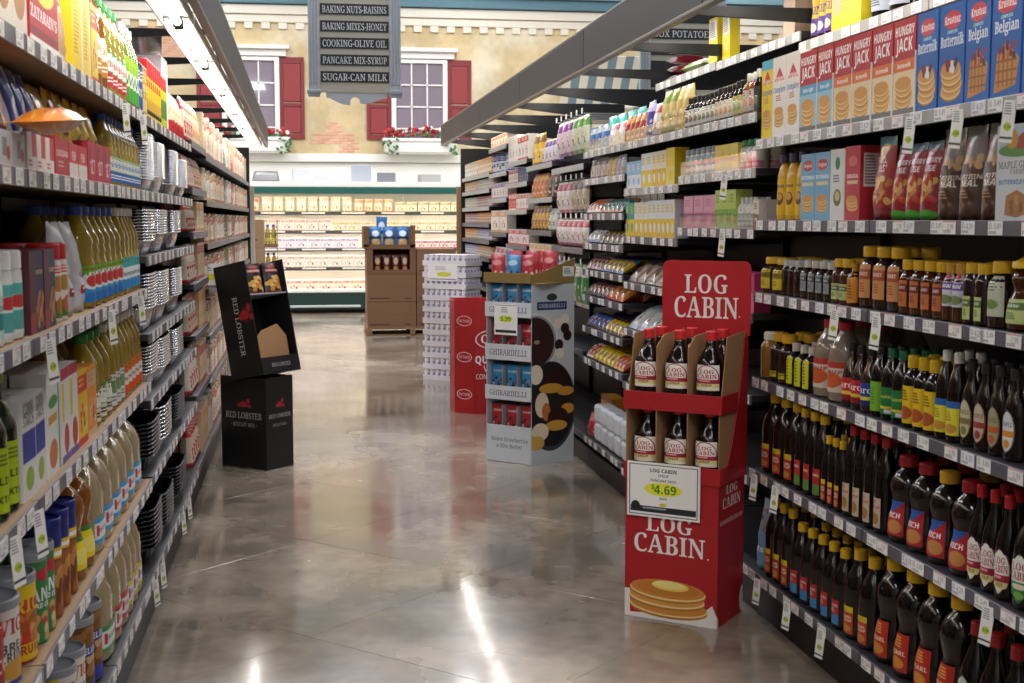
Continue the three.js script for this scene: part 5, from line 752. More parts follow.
J(1.49, [712, 735], 3, 0.1, '#f0d84a', '#e0c8a0', 'pale yellow carton on the shelf under the extracts', { back: 0.01 });
R(1.49, [735, 753], 3, bottle, 'icing_bottle', 'bottle', 'small clear bottle with green cap beside pale yellow cartons', { shape: 'slim', h: 0.105, liq: 'white', cap: '#1f8a4a', capR: 0.8, label: mini('#e8e4e4', '#d88a9a'), ly: [0.05, 0.5], span: 1.4 }, { rows: 2, back: 0.01 });
J(1.285, [681, 712], 3, 0.125, '#e8a8c0', '#d87a9c', 'pink carton in a row of three under the green icing', { back: 0.01 });
J(1.285, [712, 733], 3, 0.14, '#c8dc6a', '#88b83a', 'lime green carton beside pink cartons', { back: 0.01 });
R(1.285, [733, 750], 4, bottle, 'icing_bottle', 'bottle', 'small white capped bottle beside lime green cartons', { shape: 'slim', h: 0.11, liq: 'white', cap: '#e4e8e4', label: mini('#e8ece8', '#8ac0a0'), ly: [0.05, 0.5], span: 1.4 }, { back: 0.01, rows: 2 });
J(1.285, [750, 756], 1, 0.1, '#e8e0d4', '#a8704a', 'small white and brown packet beside the yellow shake bottles', { back: 0.01 });
J(1.0, [683, 700], 2, 0.14, '#7ab84a', '#2a4a8a', 'blue and green carton just above the red display header');
J(1.0, [700, 733], 3, 0.135, '#e0a4bc', '#c8789a', 'pink carton just above the red display header');
J(1.0, [733, 754], 2, 0.135, '#c83a7a', '#e088a8', 'magenta carton above the red display header');
// gelatin boxes (far half of the dessert section)
J(1.46, [626.5, 641], 3, 0.125, '#9cc8e4', '#e8ecf0', 'light blue gelatin carton beside white and yellow ones');
J(1.46, [641, 652], 2, 0.15, '#e8ecf4', '#efcf1e', 'white and yellow gelatin carton in a pair beside light blue');
J(1.46, [652, 666], 3, 0.15, '#f0e6c8', '#e8bc1c', 'cream and yellow gelatin carton');
J(1.46, [666, 674.5], 1, 0.155, '#f0cf14', '#e8d870', 'full yellow gelatin carton at the end of upper row');
J(1.24, [625.5, 634], 2, 0.155, '#4aa890', '#f0d020', 'teal and yellow gelatin carton on lower row');
J(1.24, [634, 648], 3, 0.155, '#e8e6e0', '#f0c818', 'white and yellow gelatin carton on lower row near teal ones');
J(1.24, [648, 674.5], 6, 0.16, '#e9e9ee', '#efc61a', 'white and yellow gelatin carton in the long lower row');
// upper right bags
const gold = plainFace('#cbb46a', '#a8925a');
const bagR = (y, px, n, h, d, c1, c2, label, extra) => R(y, px, n, bag, 'snack_bag', 'bag', label, { h, d, face: plainFace(c1, c2), seed: n + Math.round(h * 77) }, { ...extra });
bagR(s1, [640, 648], 1, 0.17, 0.07, '#4a3aa0', '#c8b8e8', 'deep purple bag on the extract shelf');
bagR(s1, [648, 655], 1, 0.15, 0.07, '#e8e0dc', '#c8442c', 'white and red bag beside deep purple bag');
bagR(s1, [655, 670], 2, 0.19, 0.08, '#cbb46a', '#8aa03a', 'gold bag with green base on the extract shelf');
bagR(s1, [670, 683], 2, 0.19, 0.08, '#d0b460', '#e8d89a', 'gold bag with cream base beside extract bottles');
bagR(s1, [621, 640], 4, 0.13, 0.06, '#b8402a', '#e0a040', 'orange red pouch on the shelf beside the deep purple bag', { rows: 2 });
bagR(s1, [604, 621], 2, 0.12, 0.07, '#e4e0e0', '#c85a6a', 'white and rose bag on the extract shelf');
bagR(s1, [586, 604], 3, 0.13, 0.05, '#2a70c0', '#d8e4ec', 'blue and white bag in front of teal pouches');
bagR(s1, [586, 621], 4, 0.19, 0.05, '#17a0a0', '#2ac0b0', 'bright teal pouch hanging behind blue bags', { back: 0.1 });
{
  const put = (X, y, D, w, d, h, c1, c2, seed, label, turn) => { const m = lyingBag(w, { h, d, face: plainFace(c1, c2), seed }); m.position.set(X, y, -D); m.rotation.y = turn; thing(m, 'snack_bag', label, 'bag', label); };
  put(XR + 0.3, 1.95 + 0.033, 5.68, 0.3, 0.2, 0.08, '#e6e2da', '#a8c06a', 5, 'white bag with green spot lying on the highest right shelf', -1.5);
  for (let i = 0; i < 4; i++) put(XR + 0.29, 1.95 + 0.033 + i * 0.042, 5.98, 0.14, 0.2, 0.042, '#a8283c', '#ece4e4', 6 + i, 'red and white bag in the stack on highest right shelf', -Math.PI / 2);
}
// lower bags lying on the chocolate shelves
const lie = (y, px, n, h, d, c1, c2, label, extra) => R(y, px, Math.max(2, Math.round(n * 1.25)), leanBag, 'candy_bag', 'bag', label, { h: Math.min(0.06, h * 1.25), d: y === 0.809 ? 0.19 : y === 1.027 ? 0.16 : 0.115, face: plainFace(c1, c2, 84, 60), seed: n + Math.round(y * 31) }, { jit: 0.05, fill: 0.92, ...extra, stack: 1, rows: y === 1.348 || y === 1.193 ? 1 : 3 });
lie(1.027, [627, 673], 4, 0.05, 0.2, '#b0a298', '#5a4038', 'brown grey crinkled bag under the gelatin rows', { });
lie(0.809, [627, 673], 4, 0.07, 0.22, '#dfe6ec', '#a8c0d8', 'puffy white marshmallow bag under the brown bags', { stack: 2 });
lie(0.55, [626.5, 650], 3, 0.05, 0.2, '#e4e0d0', '#c8b888', 'cream bag beside yellow candy bags on low shelf', { stack: 2 });
lie(1.348, [586, 600], 3, 0.05, 0.16, '#e0703a', '#e8e0d8', 'orange and white wrapped bag beside teal ones', { stack: 1 });
lie(1.348, [600, 622], 4, 0.045, 0.16, '#1a8a98', '#d88a5a', 'teal candy bag lying beside orange ones', { stack: 2 });
bagR(1.348, [586, 622], 6, 0.14, 0.02, '#ece6e6', '#b83a54', 'white and red pouch standing behind teal candy bags', { back: 0.2 });
lie(1.193, [586, 598], 2, 0.05, 0.16, '#e8ecf0', '#2a78b0', 'white and blue bag on the shelf of gold bags', { stack: 1 });
lie(1.193, [598, 622], 4, 0.045, 0.16, '#8a6a2c', '#1f1a18', 'gold and black candy bag', { stack: 2 });
bagR(1.193, [586, 622], 5, 0.1, 0.02, '#ddd4d8', '#c0485e', 'pale red dotted pouch standing behind gold candy bags', { back: 0.2 });
lie(1.052, [586, 600], 3, 0.045, 0.16, '#6a2a3a', '#c0a8b0', 'dark maroon candy bag', { stack: 1 });
lie(1.052, [600, 622], 4, 0.04, 0.16, '#e0b828', '#3a78c0', 'yellow and blue candy bag beside maroon ones', { stack: 2 });
lie(0.915, [586, 606], 4, 0.045, 0.16, '#8a4a5a', '#4a2a4a', 'plum candy bag on the shelf below yellow and blue bags', { stack: 2 });
lie(0.915, [606, 622], 2, 0.06, 0.18, '#e08a2a', '#d8502a', 'shiny orange candy bag beside plum bags', { stack: 1 });
lie(0.746, [586, 602], 3, 0.045, 0.16, '#2a5ac0', '#5a3a2a', 'royal blue candy bag', { stack: 2 });
lie(0.746, [602, 622], 4, 0.04, 0.16, '#e8c41c', '#4a2430', 'yellow and maroon candy bag beside royal blue ones', { stack: 2 });
lie(0.577, [586, 592], 1, 0.06, 0.2, '#b8242c', '#e8e0e0', 'red bag poking over the edge of the low shelf', { stack: 1 });
lie(0.577, [592, 612], 4, 0.05, 0.2, '#e6cc24', '#d8b010', 'bright yellow candy bag on the low shelf', { stack: 2 });
lie(0.577, [612, 622], 2, 0.045, 0.2, '#d84a34', '#e8c060', 'red orange candy bag beside bright yellow ones', { stack: 2 });
// base shelf: white bundles, yellow cartons, red bag
R(0.148, [580, 590], 2, carton, 'cocoa_carton', 'box', 'yellow brown carton standing at the back of the low shelf', { h: 0.2, d: 0.08, face: art(50, 80, '#c88a20', [['e', 0.5, 0.5, 0.3, 0.2, '#e8c890'], ['r', 0, 0, 1, 0.14, '#8a4a14']]) }, { back: 0.12 });
R(0.148, [590, 604], 2, carton, 'cocoa_carton', 'box', 'dark yellow carton behind the white bundles', { h: 0.22, d: 0.08, face: art(50, 80, '#b87a1c', [['e', 0.5, 0.5, 0.3, 0.2, '#4a2a14'], ['r', 0, 0, 1, 0.14, '#6a3a10']]) }, { back: 0.2 });
R(0.148, [582, 592], 1, bag, 'sugar_bag', 'bag', 'red bag on the base shelf beside white bundles', { h: 0.11, d: 0.09, face: plainFace('#b0283c', '#d87a84') });
const paper = (w, o) => { const m = mesh('bundle', rbx(w, o.h, o.d, 0.02, 0, o.h / 2, 0), o.m); m.userData.size = [w, o.h, o.d]; return m; };
R(0.148, [593, 642], 7, paper, 'paper_bundle', 'bundle', 'white paper wrapped bundle in the stepped stack', { h: 0.098, d: 0.1, m: mat('#cdd2da', 0.6) }, { stack: 2, jit: 0.1, fill: 0.86 });
R(0.148, [603, 650], 6, paper, 'paper_bundle', 'bundle', 'white paper wrapped bundle at the back of the stepped stack', { h: 0.098, d: 0.1, m: mat('#cdd2da', 0.6) }, { stack: 3, jit: 0.1, fill: 0.86, back: 0.12 });
// upper shelf of the pale packs
bagR(1.531, [588, 604], 3, 0.1, 0.04, '#d8c8c0', '#6a3a40', 'rose grey sachet on the shelf under teal pouches', {});
bagR(1.531, [604, 614], 2, 0.095, 0.04, '#d8b878', '#c8a050', 'tan sachet on the shelf under rose bags', {});
bagR(1.531, [614, 622], 2, 0.1, 0.04, '#c8ccd0', '#9aa0a8', 'silver sachet beside tan ones', {});
// pegged bags
const hang = (k, y, a, b, n, h, c1, c2, label, back = 0.04) => {
  const D0 = RB(k) + 0.02 + (STEP - 0.04) * a, D1 = RB(k) + 0.02 + (STEP - 0.04) * b, w = (D1 - D0) / n;
  for (let i = 0; i < n; i++) {
    const D = D0 + (i + 0.5) * w, g = new THREE.Group(); g.position.set(XR + back, y, -D); g.rotation.y = -Math.PI / 2;
    const bagM = mesh('bag', bagGeo(w * 0.94, h, 0.05, plainFace(c1, c2), 0, i + n), sheetMat(plainFace(c1, c2).s, 'film'), g);
    mesh('peg', bx(0.008, 0.008, 0.42 - back, 0, h + 0.006, -(0.42 - back) / 2 + 0.02), mat('#b8bac0', 0.3, { metalness: 0.8 }), g);
    mesh('price_holder', bx(0.03, 0.03, 0.003, 0, h + 0.02, 0.03), mat('#f0f0ec', 0.5), g);
    thing(g, 'hanging_bag', label, 'bag', label);
  }
};
hang(3, 1.72, 0, 0.5, 3, 0.2, '#dfe8d0', '#5aa83a', 'green and white bag hanging on upper pegs');
hang(3, 1.72, 0.5, 1, 3, 0.2, '#e4d4e4', '#8a3a9a', 'lilac bag hanging on upper pegs');
hang(3, 1.39, 0, 0.5, 3, 0.18, '#c8bca0', '#4a3a5a', 'tan and violet bag hanging on the second pegs');
hang(3, 1.39, 0.5, 1, 3, 0.18, '#f0eae8', '#c03a5a', 'white bag with red print hanging on second pegs');
hang(3, 1.2, 0, 1, 6, 0.15, '#f0e8e6', '#b8324a', 'white bag with crimson diamond hanging on third pegs');
hang(3, 0.86, 0, 0.4, 2, 0.24, '#3f9a4a', '#e8e4e0', 'tall green bag hanging above the chocolate display');
hang(3, 0.86, 0.4, 0.7, 2, 0.24, '#e0d4d0', '#a03a6a', 'pale plum bag hanging above the chocolate display');
hang(3, 0.86, 0.7, 1, 2, 0.24, '#5a78c0', '#d8a04a', 'blue bag hanging above the chocolate display');
// units 4 to 8
const many = (k, rows) => rows.forEach(([y, a, b, n, mk, h, c1, c2, label, ex]) => F(1, k, y, a, b, n, mk, mk === canister ? 'tub' : mk === carton ? 'packet_carton' : 'snack_bag', mk === canister ? 'tub' : mk === carton ? 'box' : 'bag', h, 0.07, c1, c2, label, ex));
many(4, [
  [1.67, 0, 0.55, 4, bag, 0.15, '#dcd6e8', '#7a4a9a', 'pale violet bag beside yellow bags on upper shelf'], [1.67, 0.55, 1, 2, bag, 0.21, '#efc41c', '#8a5a2a', 'big yellow bag on the upper shelf'],
  [1.456, 0, 0.4, 2, bag, 0.15, '#3a2a24', '#7a4a2a', 'dark brown bag beside orange bags'], [1.456, 0.4, 1, 4, bag, 0.16, '#e8762a', '#f0b84a', 'bright orange bag under the yellow bags'],
  [1.247, 0, 0.3, 2, bag, 0.14, '#e4e8e4', '#a8c0a8', 'pale green white bag beside yellow brown bags'], [1.247, 0.3, 1, 5, bag, 0.16, '#e0a820', '#7a4420', 'yellow brown bag under the orange bags'],
  [1.04, 0, 1, 6, carton, 0.12, '#e8ddc4', '#e0b07a', 'cream packet carton just above the candy display bags'], [0.8, 0, 1, 6, bag, 0.15, '#c8b89a', '#8a5a4a', 'tan bag behind the chocolate display'],
]);
many(5, [
  [1.73, 0, 0.5, 3, carton, 0.17, '#e8e6e4', '#c8453a', 'white and red tall carton high on the shelf'], [1.73, 0.5, 1, 3, carton, 0.19, '#ebe9e6', '#dcd8d4', 'plain white tall carton high on the shelf'],
  [1.577, 0, 0.5, 4, carton, 0.09, '#5a5a6a', '#3a5aa0', 'dark blue packet carton under the white cartons'], [1.577, 0.5, 1, 4, carton, 0.1, '#e8dcd4', '#b03a3a', 'cream and red packet carton under the white cartons'],
  [1.386, 0, 0.6, 4, carton, 0.11, '#ece8e4', '#d87a4a', 'white and peach carton under the dark packets'], [1.386, 0.6, 1, 3, carton, 0.12, '#d8483c', '#f0e4dc', 'red carton beside white and peach cartons'],
  [1.137, 0, 1, 3, carton, 0.11, '#e8dcdc', '#c8404a', 'red striped carton above the can flats'], [0.85, 0, 1, 5, canister, 0.15, '#dcdce4', '#a8a8b8', 'grey white tub behind the red bin'],
]);
many(6, [
  [1.88, 0, 1, 6, carton, 0.09, '#e8dcc8', '#d8702c', 'orange and white packet carton on the very top shelf'],
  [1.68, 0, 0.6, 2, canister, 0.14, '#eceef0', '#3a64c0', 'white tub with blue rim and bright label'], [1.68, 0.6, 1, 2, canister, 0.15, '#f0ece8', '#2a5ac0', 'white tub with blue lid beside the orange packets'],
  [1.48, 0, 1, 6, carton, 0.12, '#dcd4c8', '#8a6ab0', 'small violet and cream carton in the tub unit'], [1.218, 0, 1, 2, carton, 0.17, '#e9e5dc', '#d8a46a', 'wide white carton with baked goods picture'],
  [0.95, 0, 1, 4, bag, 0.15, '#d8c0c8', '#b04a6a', 'pink bag behind the red bin'],
]);
const smalls = [['#d8cfc8', '#b88a5a', 'tan'], ['#d8d4d8', '#8a8ab0', 'grey violet'], ['#e0cdb4', '#c8843c', 'amber'], ['#d8d0cc', '#a85a5a', 'rose grey'], ['#e8e0d0', '#a8b0a0', 'pale sage'], ['#e4d8c8', '#d8a45a', 'honey coloured'], ['#e6e2d8', '#c8b89a', 'cream']];
for (const k of [7, 8]) [1.0, 1.145, 1.285, 1.424, 1.57, 1.7].forEach((y, i) => F(1, k, y, 0, 1, 7, canister, 'small_jar', 'jar', i === 5 ? 0.13 : 0.09, 0.07, smalls[(i + k) % 7][0], smalls[(i + k) % 7][1], `small ${smalls[(i + k) % 7][2]} jar in the ${k === 7 ? 'jar unit' : 'end unit'} on ${['fourth', 'fifth', 'sixth', 'seventh', 'eighth', 'highest'][i]} shelf`));
// ---------- floor displays ----------
const kraft = mat('#a88058', 0.85), kraftDark = mat('#8a6644', 0.85), redCard = mat('#ad1923', 0.5), greyCard = mat('#9aa0a8', 0.6), blackCard = mat('#141416', 0.5);
function plate(parent, name, w, h, t, x, y, z, ry, material) { const m = mesh(name, rbx(w, h, t, 0.0015), material, parent); m.position.set(x, y, z); m.rotation.y = ry; return m; }
function card(parent, name, w, h, t, x, y, z, ry, a, finish = 'carton') { const m = mesh(name, cardGeo(w, h, t, a), sheetMat(a.s, finish), parent); m.position.set(x, y, z); m.rotation.y = ry; return m; }
const rot = (turn, x, z) => [x * Math.cos(turn) + z * Math.sin(turn), -x * Math.sin(turn) + z * Math.cos(turn)];
function place(o, base, turn, x, y, z, extraTurn, name, label, cat, group) {   // a thing of its own that stands in a display
  const [wx, wz] = rot(turn, x, z); o.position.set(base[0] + wx, y, -base[1] + wz); o.rotation.y = turn + (extraTurn || 0); return thing(o, name, label, cat, group);
}
// red syrup display
{
  const T = -39 * Math.PI / 180, base = [1.201, 4.172], W = 0.335, Dp = 0.244;
  const front = art(430, 640, '#ad1923', [ ['t', 'LOG', 0.48, 0.31, 0.23, '#f2f0ec', 'bold serif'], ['t', 'CABIN', 0.48, 0.455, 0.28, '#f2f0ec', 'bold serif', 0.78], ['t', '.', 0.9, 0.5, 0.1, '#fff', 'bold serif'], ['p', [[0, 0.8], [0.06, 0.8], [0.06, 0.97], [0.8, 0.93], [0.95, 0.84], [1, 0.92], [1, 1], [0, 1]], '#e9e6e0'], ['e', 0.48, 0.91, 0.42, 0.07, '#b9742c'], ['e', 0.48, 0.895, 0.42, 0.07, '#f0cf8a'], ['e', 0.48, 0.885, 0.41, 0.068, '#d08a3a'], ['e', 0.46, 0.85, 0.41, 0.068, '#b9742c'], ['e', 0.46, 0.835, 0.41, 0.068, '#f2d596'], ['e', 0.46, 0.825, 0.4, 0.065, '#d9984a'], ['e', 0.47, 0.795, 0.41, 0.07, '#bd7a30'], ['e', 0.47, 0.78, 0.41, 0.07, '#f0cf8a'], ['e', 0.47, 0.77, 0.4, 0.066, '#cf8636'], ['e', 0.47, 0.765, 0.34, 0.05, '#c67c30'], ['e', 0.5, 0.745, 0.2, 0.035, '#f0d060'], ['e', 0.49, 0.737, 0.17, 0.028, '#f8e48a']]);
  const side = art(260, 640, '#ad1923', [ ['t', 'LOG', 0.5, 0.05, 0.2, '#e8e4e0', 'bold serif'], ['t', 'CABIN', 0.5, 0.14, 0.25, '#e8e4e0', 'bold serif', 0.7], ['t', 'NO HIGH FRUCTOSE CORN SYRUP', 0.5, 0.27, 0.1, '#e0d8d4', 'bold sans-serif', 0.86], ['r', 0.4, 0.3, 0.02, 0.7, '#a8404a'], ['p', [[0, 0.9], [0.06, 0.95], [0.06, 1], [0, 1]], '#e9e6e0'], ['e', 1, 0.9, 0.14, 0.1, '#d8d4ce']]);
  const g = root('syrup_display', 'red LOG CABIN cardboard display holding dark syrup bottles', 'display', base[0], 0, base[1], T);
  const body = mesh('base_carton', cartonGeo(W, 0.478, Dp, front, side), sheetMat(front.s, 'carton'), g); body.position.set(0, 0, -Dp / 2);
  plate(g, 'lower_lip', W + 0.012, 0.058, 0.005, 0, 0.507, 0.004, 0, redCard);
  plate(g, 'lower_side_lip', Dp * 0.6, 0.058, 0.004, W / 2 + 0.004, 0.507, -Dp * 0.3, Math.PI / 2, redCard);
  plate(g, 'upper_lip', W + 0.016, 0.062, 0.005, 0, 0.746, 0.004, 0, redCard);
  plate(g, 'upper_side_lip', Dp * 0.6, 0.062, 0.004, W / 2 + 0.006, 0.746, -Dp * 0.3, Math.PI / 2, redCard);
  plate(g, 'lower_floor', W - 0.004, 0.004, Dp - 0.004, 0, 0.4805, -Dp / 2, 0, kraft);
  plate(g, 'upper_floor', W - 0.004, 0.004, Dp - 0.004, 0, 0.735, -Dp / 2, 0, kraft);
  plate(g, 'back_board', W, 0.5, 0.004, 0, 0.73, -Dp + 0.002, 0, kraftDark);
  for (let i = 0; i <= 3; i++) { const wall = i === 0 || i === 3; mesh('divider', (() => { const s = new THREE.Shape([[0, 0.484], [0, wall ? 0.7 : 0.93], [-0.06, 0.965], [-Dp + 0.006, 0.975], [-Dp + 0.006, 0.484]].map(([z, y]) => new THREE.Vector2(z, y))); const q = new THREE.ExtrudeGeometry(s, { depth: 0.003, bevelEnabled: false }); q.rotateY(-Math.PI / 2); return q; })(), kraft, g).position.set(-W / 2 + i * W / 3 + (i === 0 ? 0.003 : 0.0), 0, 0); }
  { const s = new THREE.Shape(); s.moveTo(-Dp, 0.48); s.lineTo(-0.03, 0.48); s.quadraticCurveTo(-Dp * 0.72, 0.7, -Dp * 0.86, 0.955); s.lineTo(-Dp, 0.955); const q = new THREE.ExtrudeGeometry(s, { depth: 0.004, bevelEnabled: false }); q.rotateY(-Math.PI / 2); mesh('side_wing', q, redCard, g).position.set(W / 2 + 0.006, 0, 0); }
  const head = art(430, 330, '#b81822', [ ['t', 'LOG', 0.5, 0.32, 0.27, '#f2f0ec', 'bold serif', 0.5], ['t', 'CABIN', 0.5, 0.64, 0.31, '#f2f0ec', 'bold serif', 0.74], ['t', '.', 0.88, 0.72, 0.08, '#fff']]);
  { const hw = W - 0.012, hh = 0.252, r = 0.03, s = new THREE.Shape(); s.moveTo(-hw / 2, 0); s.lineTo(hw / 2, 0); s.lineTo(hw / 2, hh - r); s.quadraticCurveTo(hw / 2, hh, hw / 2 - r, hh); s.lineTo(-hw / 2 + r, hh); s.quadraticCurveTo(-hw / 2, hh, -hw / 2, hh - r); const q = new THREE.ExtrudeGeometry(s, { depth: 0.004, bevelEnabled: false }), uv = q.attributes.uv, p = q.attributes.position; for (let i = 0; i < p.count; i++) uv.setXY(i, head.u0 + (p.getX(i) / hw + 0.5) * (head.u1 - head.u0), head.v0 + p.getY(i) / hh * (head.v1 - head.v0)); mesh('header_card', q, sheetMat(head.s, 'carton'), g).position.set(0.02, 0.957, -Dp + 0.004); }
  const proto = bottle(0.098, { shape: 'cabin', h: 0.246, liq: 'darkSyrup', cap: '#c8242a', capR: 0.4, label: cabinLab, ly: [0.22, 0.56], span: 0.9, oval: false });
  for (const [y, tier] of [[0.4835, 'lower'], [0.7375, 'upper']]) for (let i = 0; i < 3; i++) for (const z of [-0.056, -0.16]) place(proto.clone(), base, T, (i - 1) * W / 3 + 0.002, y, z, rr(-0.06, 0.06), 'syrup_bottle', `dark LOG CABIN syrup bottle with red cap in ${tier} tier of red display`, 'bottle', `syrup bottles in the ${tier} tier of the red display`);
  const sign = art(260, 190, '#f4f4f0', [['r', 0.03, 0.04, 0.94, 0.012, '#333'], ['r', 0.03, 0.95, 0.94, 0.012, '#333'], ['r', 0.03, 0.04, 0.01, 0.92, '#333'], ['r', 0.96, 0.04, 0.01, 0.92, '#333'], ['t', 'LOG CABIN', 0.5, 0.14, 0.07, '#444'], ['t', 'SYRUP', 0.5, 0.23, 0.05, '#777'], ['t', 'PANCAKE 24OZ', 0.5, 0.32, 0.05, '#777'], ['e', 0.5, 0.48, 0.26, 0.12, '#f2ea3a'], ['t', '$', 0.36, 0.44, 0.09, '#2a8a2e'], ['t', '4.69', 0.53, 0.48, 0.16, '#2a8a2e'], ['t', 'EACH', 0.5, 0.64, 0.04, '#666'], ['r', 0.05, 0.8, 0.9, 0.11, '#2c3034'], ['e', 0.12, 0.8, 0.06, 0.08, '#22262a'], ['l', 0.22, 0.82, 0.5, 0.06, 1, '#9aa'], ['e', 0.5, 0.76, 0.05, 0.03, '#d8d020']]);
  const sc = mesh('card', cardGeo(0.262, 0.186, 0.002, sign), sheetMat(sign.s, 'label')); place(sc, base, T, -0.025, 0.446, 0.0095, 0.01, 'price_sign', 'white price sign reading 4.69 hung on the red syrup display', 'sign');
}
// silver chocolate display
{
  const T = -44 * Math.PI / 180, base = [1.1135, 7.128], W = 0.3, Dp = 0.27;
  const g = root('chocolate_display', 'silver GHIRARDELLI cardboard display with tiers of chocolate bags', 'display', base[0], 0, base[1], T);
  const pale = mat('#b9c0c8', 0.5), gold = mat('#8a7442', 0.5);
  const word = art(300, 80, '#d2d8e0', [['t', 'GHIRARDELLI', 0.5, 0.52, 0.14, '#1d2f5a', 'serif', 0.82]]), foot = art(300, 200, '#ccd3db', [['t', 'Makes Strawberries', 0.52, 0.38, 0.1, '#3a4a6a', 'serif', 0.84], ['t', 'a Bite Better', 0.52, 0.56, 0.1, '#3a4a6a', 'serif', 0.6]]);
  card(g, 'front_base', W, 0.205, 0.006, 0, 0.105, 0, 0, foot);
  const tiers = [[0.208, '#a8202c', 'red'], [0.43, '#2a86c0', 'blue'], [0.662, '#a8202c', 'red'], [0.896, '#2a86c0', 'blue']];
  [[0.352, 0.43], [0.574, 0.662], [0.814, 0.896]].forEach(([a, b]) => card(g, 'tier_lip', W + 0.01, b - a, 0.006, 0, (a + b) / 2, 0.006, 0, word));
  const C = [0.255, -0.265], len = Math.hypot(C[0] - W / 2, C[1]), ang = Math.atan2(-C[1], C[0] - W / 2);   // right panel from the front corner back to C
  const panel = art(300, 960, '#c2c9d1', [['r', 0.12, 0.1, 0.7, 0.045, '#1f2f66'], ['t', 'GHIRARDELLI', 0.47, 0.122, 0.09, '#e8ecf0', 'serif', 0.64], ['e', 0.47, 0.075, 0.12, 0.02, '#3a3428'], ['e', 0.1, 0.32, 0.52, 0.16, '#d0d6da'], ['e', 0.1, 0.32, 0.47, 0.145, '#8a949c'], ['e', 0.08, 0.32, 0.44, 0.135, '#2c1510'], ['e', 0.12, 0.32, 0.07, 0.012, '#a08078'], ...[[0.62, 0.22, '#e4dccc'], [0.78, 0.2, '#e6e0d4'], [0.78, 0.25, '#2a1410'], [0.84, 0.29, '#2a1410'], [0.64, 0.34, '#2a1410'], [0.66, 0.39, '#e4dccc']].map(([x, y, c]) => ['e', x, y, 0.1, 0.03, c]), ['e', 0.45, 0.68, 0.6, 0.25, '#3a4048'], ['e', 0.45, 0.67, 0.56, 0.235, '#15161a'], ...[[0.1, 0.5, '#e8dcc4', 0.16, 0.055], [0.55, 0.53, '#2a1210', 0.26, 0.06], [0.45, 0.58, '#c99a3a', 0.28, 0.028], [0.8, 0.6, '#c99034', 0.2, 0.026], [0.24, 0.67, '#e6d8bc', 0.16, 0.07], [0.34, 0.71, '#c07a34', 0.1, 0.05], [0.85, 0.7, '#cc9838', 0.16, 0.03], [0.62, 0.74, '#240f0e', 0.24, 0.05], [0.58, 0.79, '#d0a040', 0.26, 0.03], [0.2, 0.82, '#e8dcc0', 0.2, 0.05], [0.1, 0.88, '#d0a850', 0.2, 0.04]].map(([x, y, c, a, b]) => ['e', x, y, a, b, c])]);
  const pm = card(g, 'side_panel', len, 1.0, 0.006, (W / 2 + C[0]) / 2 + 0.003, 0.5, C[1] / 2, ang, panel);
  plate(g, 'left_panel', Dp, 1.0, 0.005, -W / 2, 0.5, -Dp / 2, Math.PI / 2, pale);
  plate(g, 'back_panel', W + 0.09, 1.0, 0.005, 0.045, 0.5, -Dp, 0, pale);
  for (const [y, c, cn] of tiers) {
    plate(g, 'tier_floor', W - 0.01, 0.005, Dp - 0.012, 0, y - 0.03, -Dp / 2 - 0.002, 0, greyCard);
    for (const q of [-1, 1]) plate(g, 'divider', 0.004, 0.13, Dp * 0.62, q * W / 6, y + 0.045, -Dp * 0.34, 0, greyCard);
    const f = art(70, 96, c, [['t', 'SQUARES', 0.5, 0.26, 0.16, '#d8d4d0'], ['m', 0.12, 0.5, 0.76, 0.38, 7, 0.1, ['#3a1a14', '#d8c4a8', '#7a3a2a']]]);
    for (let i = 0; i < 3; i++) { const b = bag(0.094, { h: y > 0.85 ? 0.122 : 0.14, d: 0.055, face: f, seed: i + 2 }); place(b, base, T, (i - 1) * W / 3, y - 0.027, -0.045, 0, 'chocolate_bag', `${cn} chocolate bag in the ${['lowest', 'second', 'third', 'fourth'][tiers.findIndex((t) => t[0] === y)]} tier of silver display`, 'bag', `${cn} bags, tier at ${y} of the silver display`.replace(/ at [\d.]+/, '')); }
  }
  // gold tray on top
  plate(g, 'tray_floor', W + 0.09, 0.006, Dp, 0.04, 1.003, -Dp / 2, 0, gold);
  plate(g, 'tray_front', W + 0.02, 0.055, 0.006, -0.005, 1.03, 0.006, 0, gold);
  { const s = new THREE.Shape([[0, 0], [len, 0], [len, 0.14], [0.1, 0.075], [0, 0.05]].map(([x, y]) => new THREE.Vector2(x, y))), q = new THREE.ExtrudeGeometry(s, { depth: 0.005, bevelEnabled: false }); const m = mesh('tray_side', q, gold, g); m.position.set(W / 2 + 0.004, 1.0, 0.002); m.rotation.y = ang; }
  { const a = art(60, 44, '#e4e6e8', [['l', 0.1, 0.2, 0.8, 0.6, 4, '#667']]), m = card(g, 'barcode_label', 0.075, 0.055, 0.001, 0, 0, 0, ang, a); m.position.set(W / 2 + 0.004 + 0.24 * Math.cos(ang) + 0.007 * Math.sin(ang), 1.065, -0.24 * Math.sin(ang) + 0.007 * Math.cos(ang)); }
  const rf = art(80, 110, '#b01f30', [['e', 0.5, 0.3, 0.34, 0.1, '#d88a90'], ['m', 0.15, 0.6, 0.7, 0.3, 8, 0.1, ['#3a1414', '#e8d0c0']]]), bf = art(80, 110, '#2c88c4', [['e', 0.5, 0.3, 0.34, 0.1, '#a8d4ec'], ['m', 0.15, 0.6, 0.7, 0.3, 8, 0.1, ['#e8d8b8', '#3a1a14']]]);
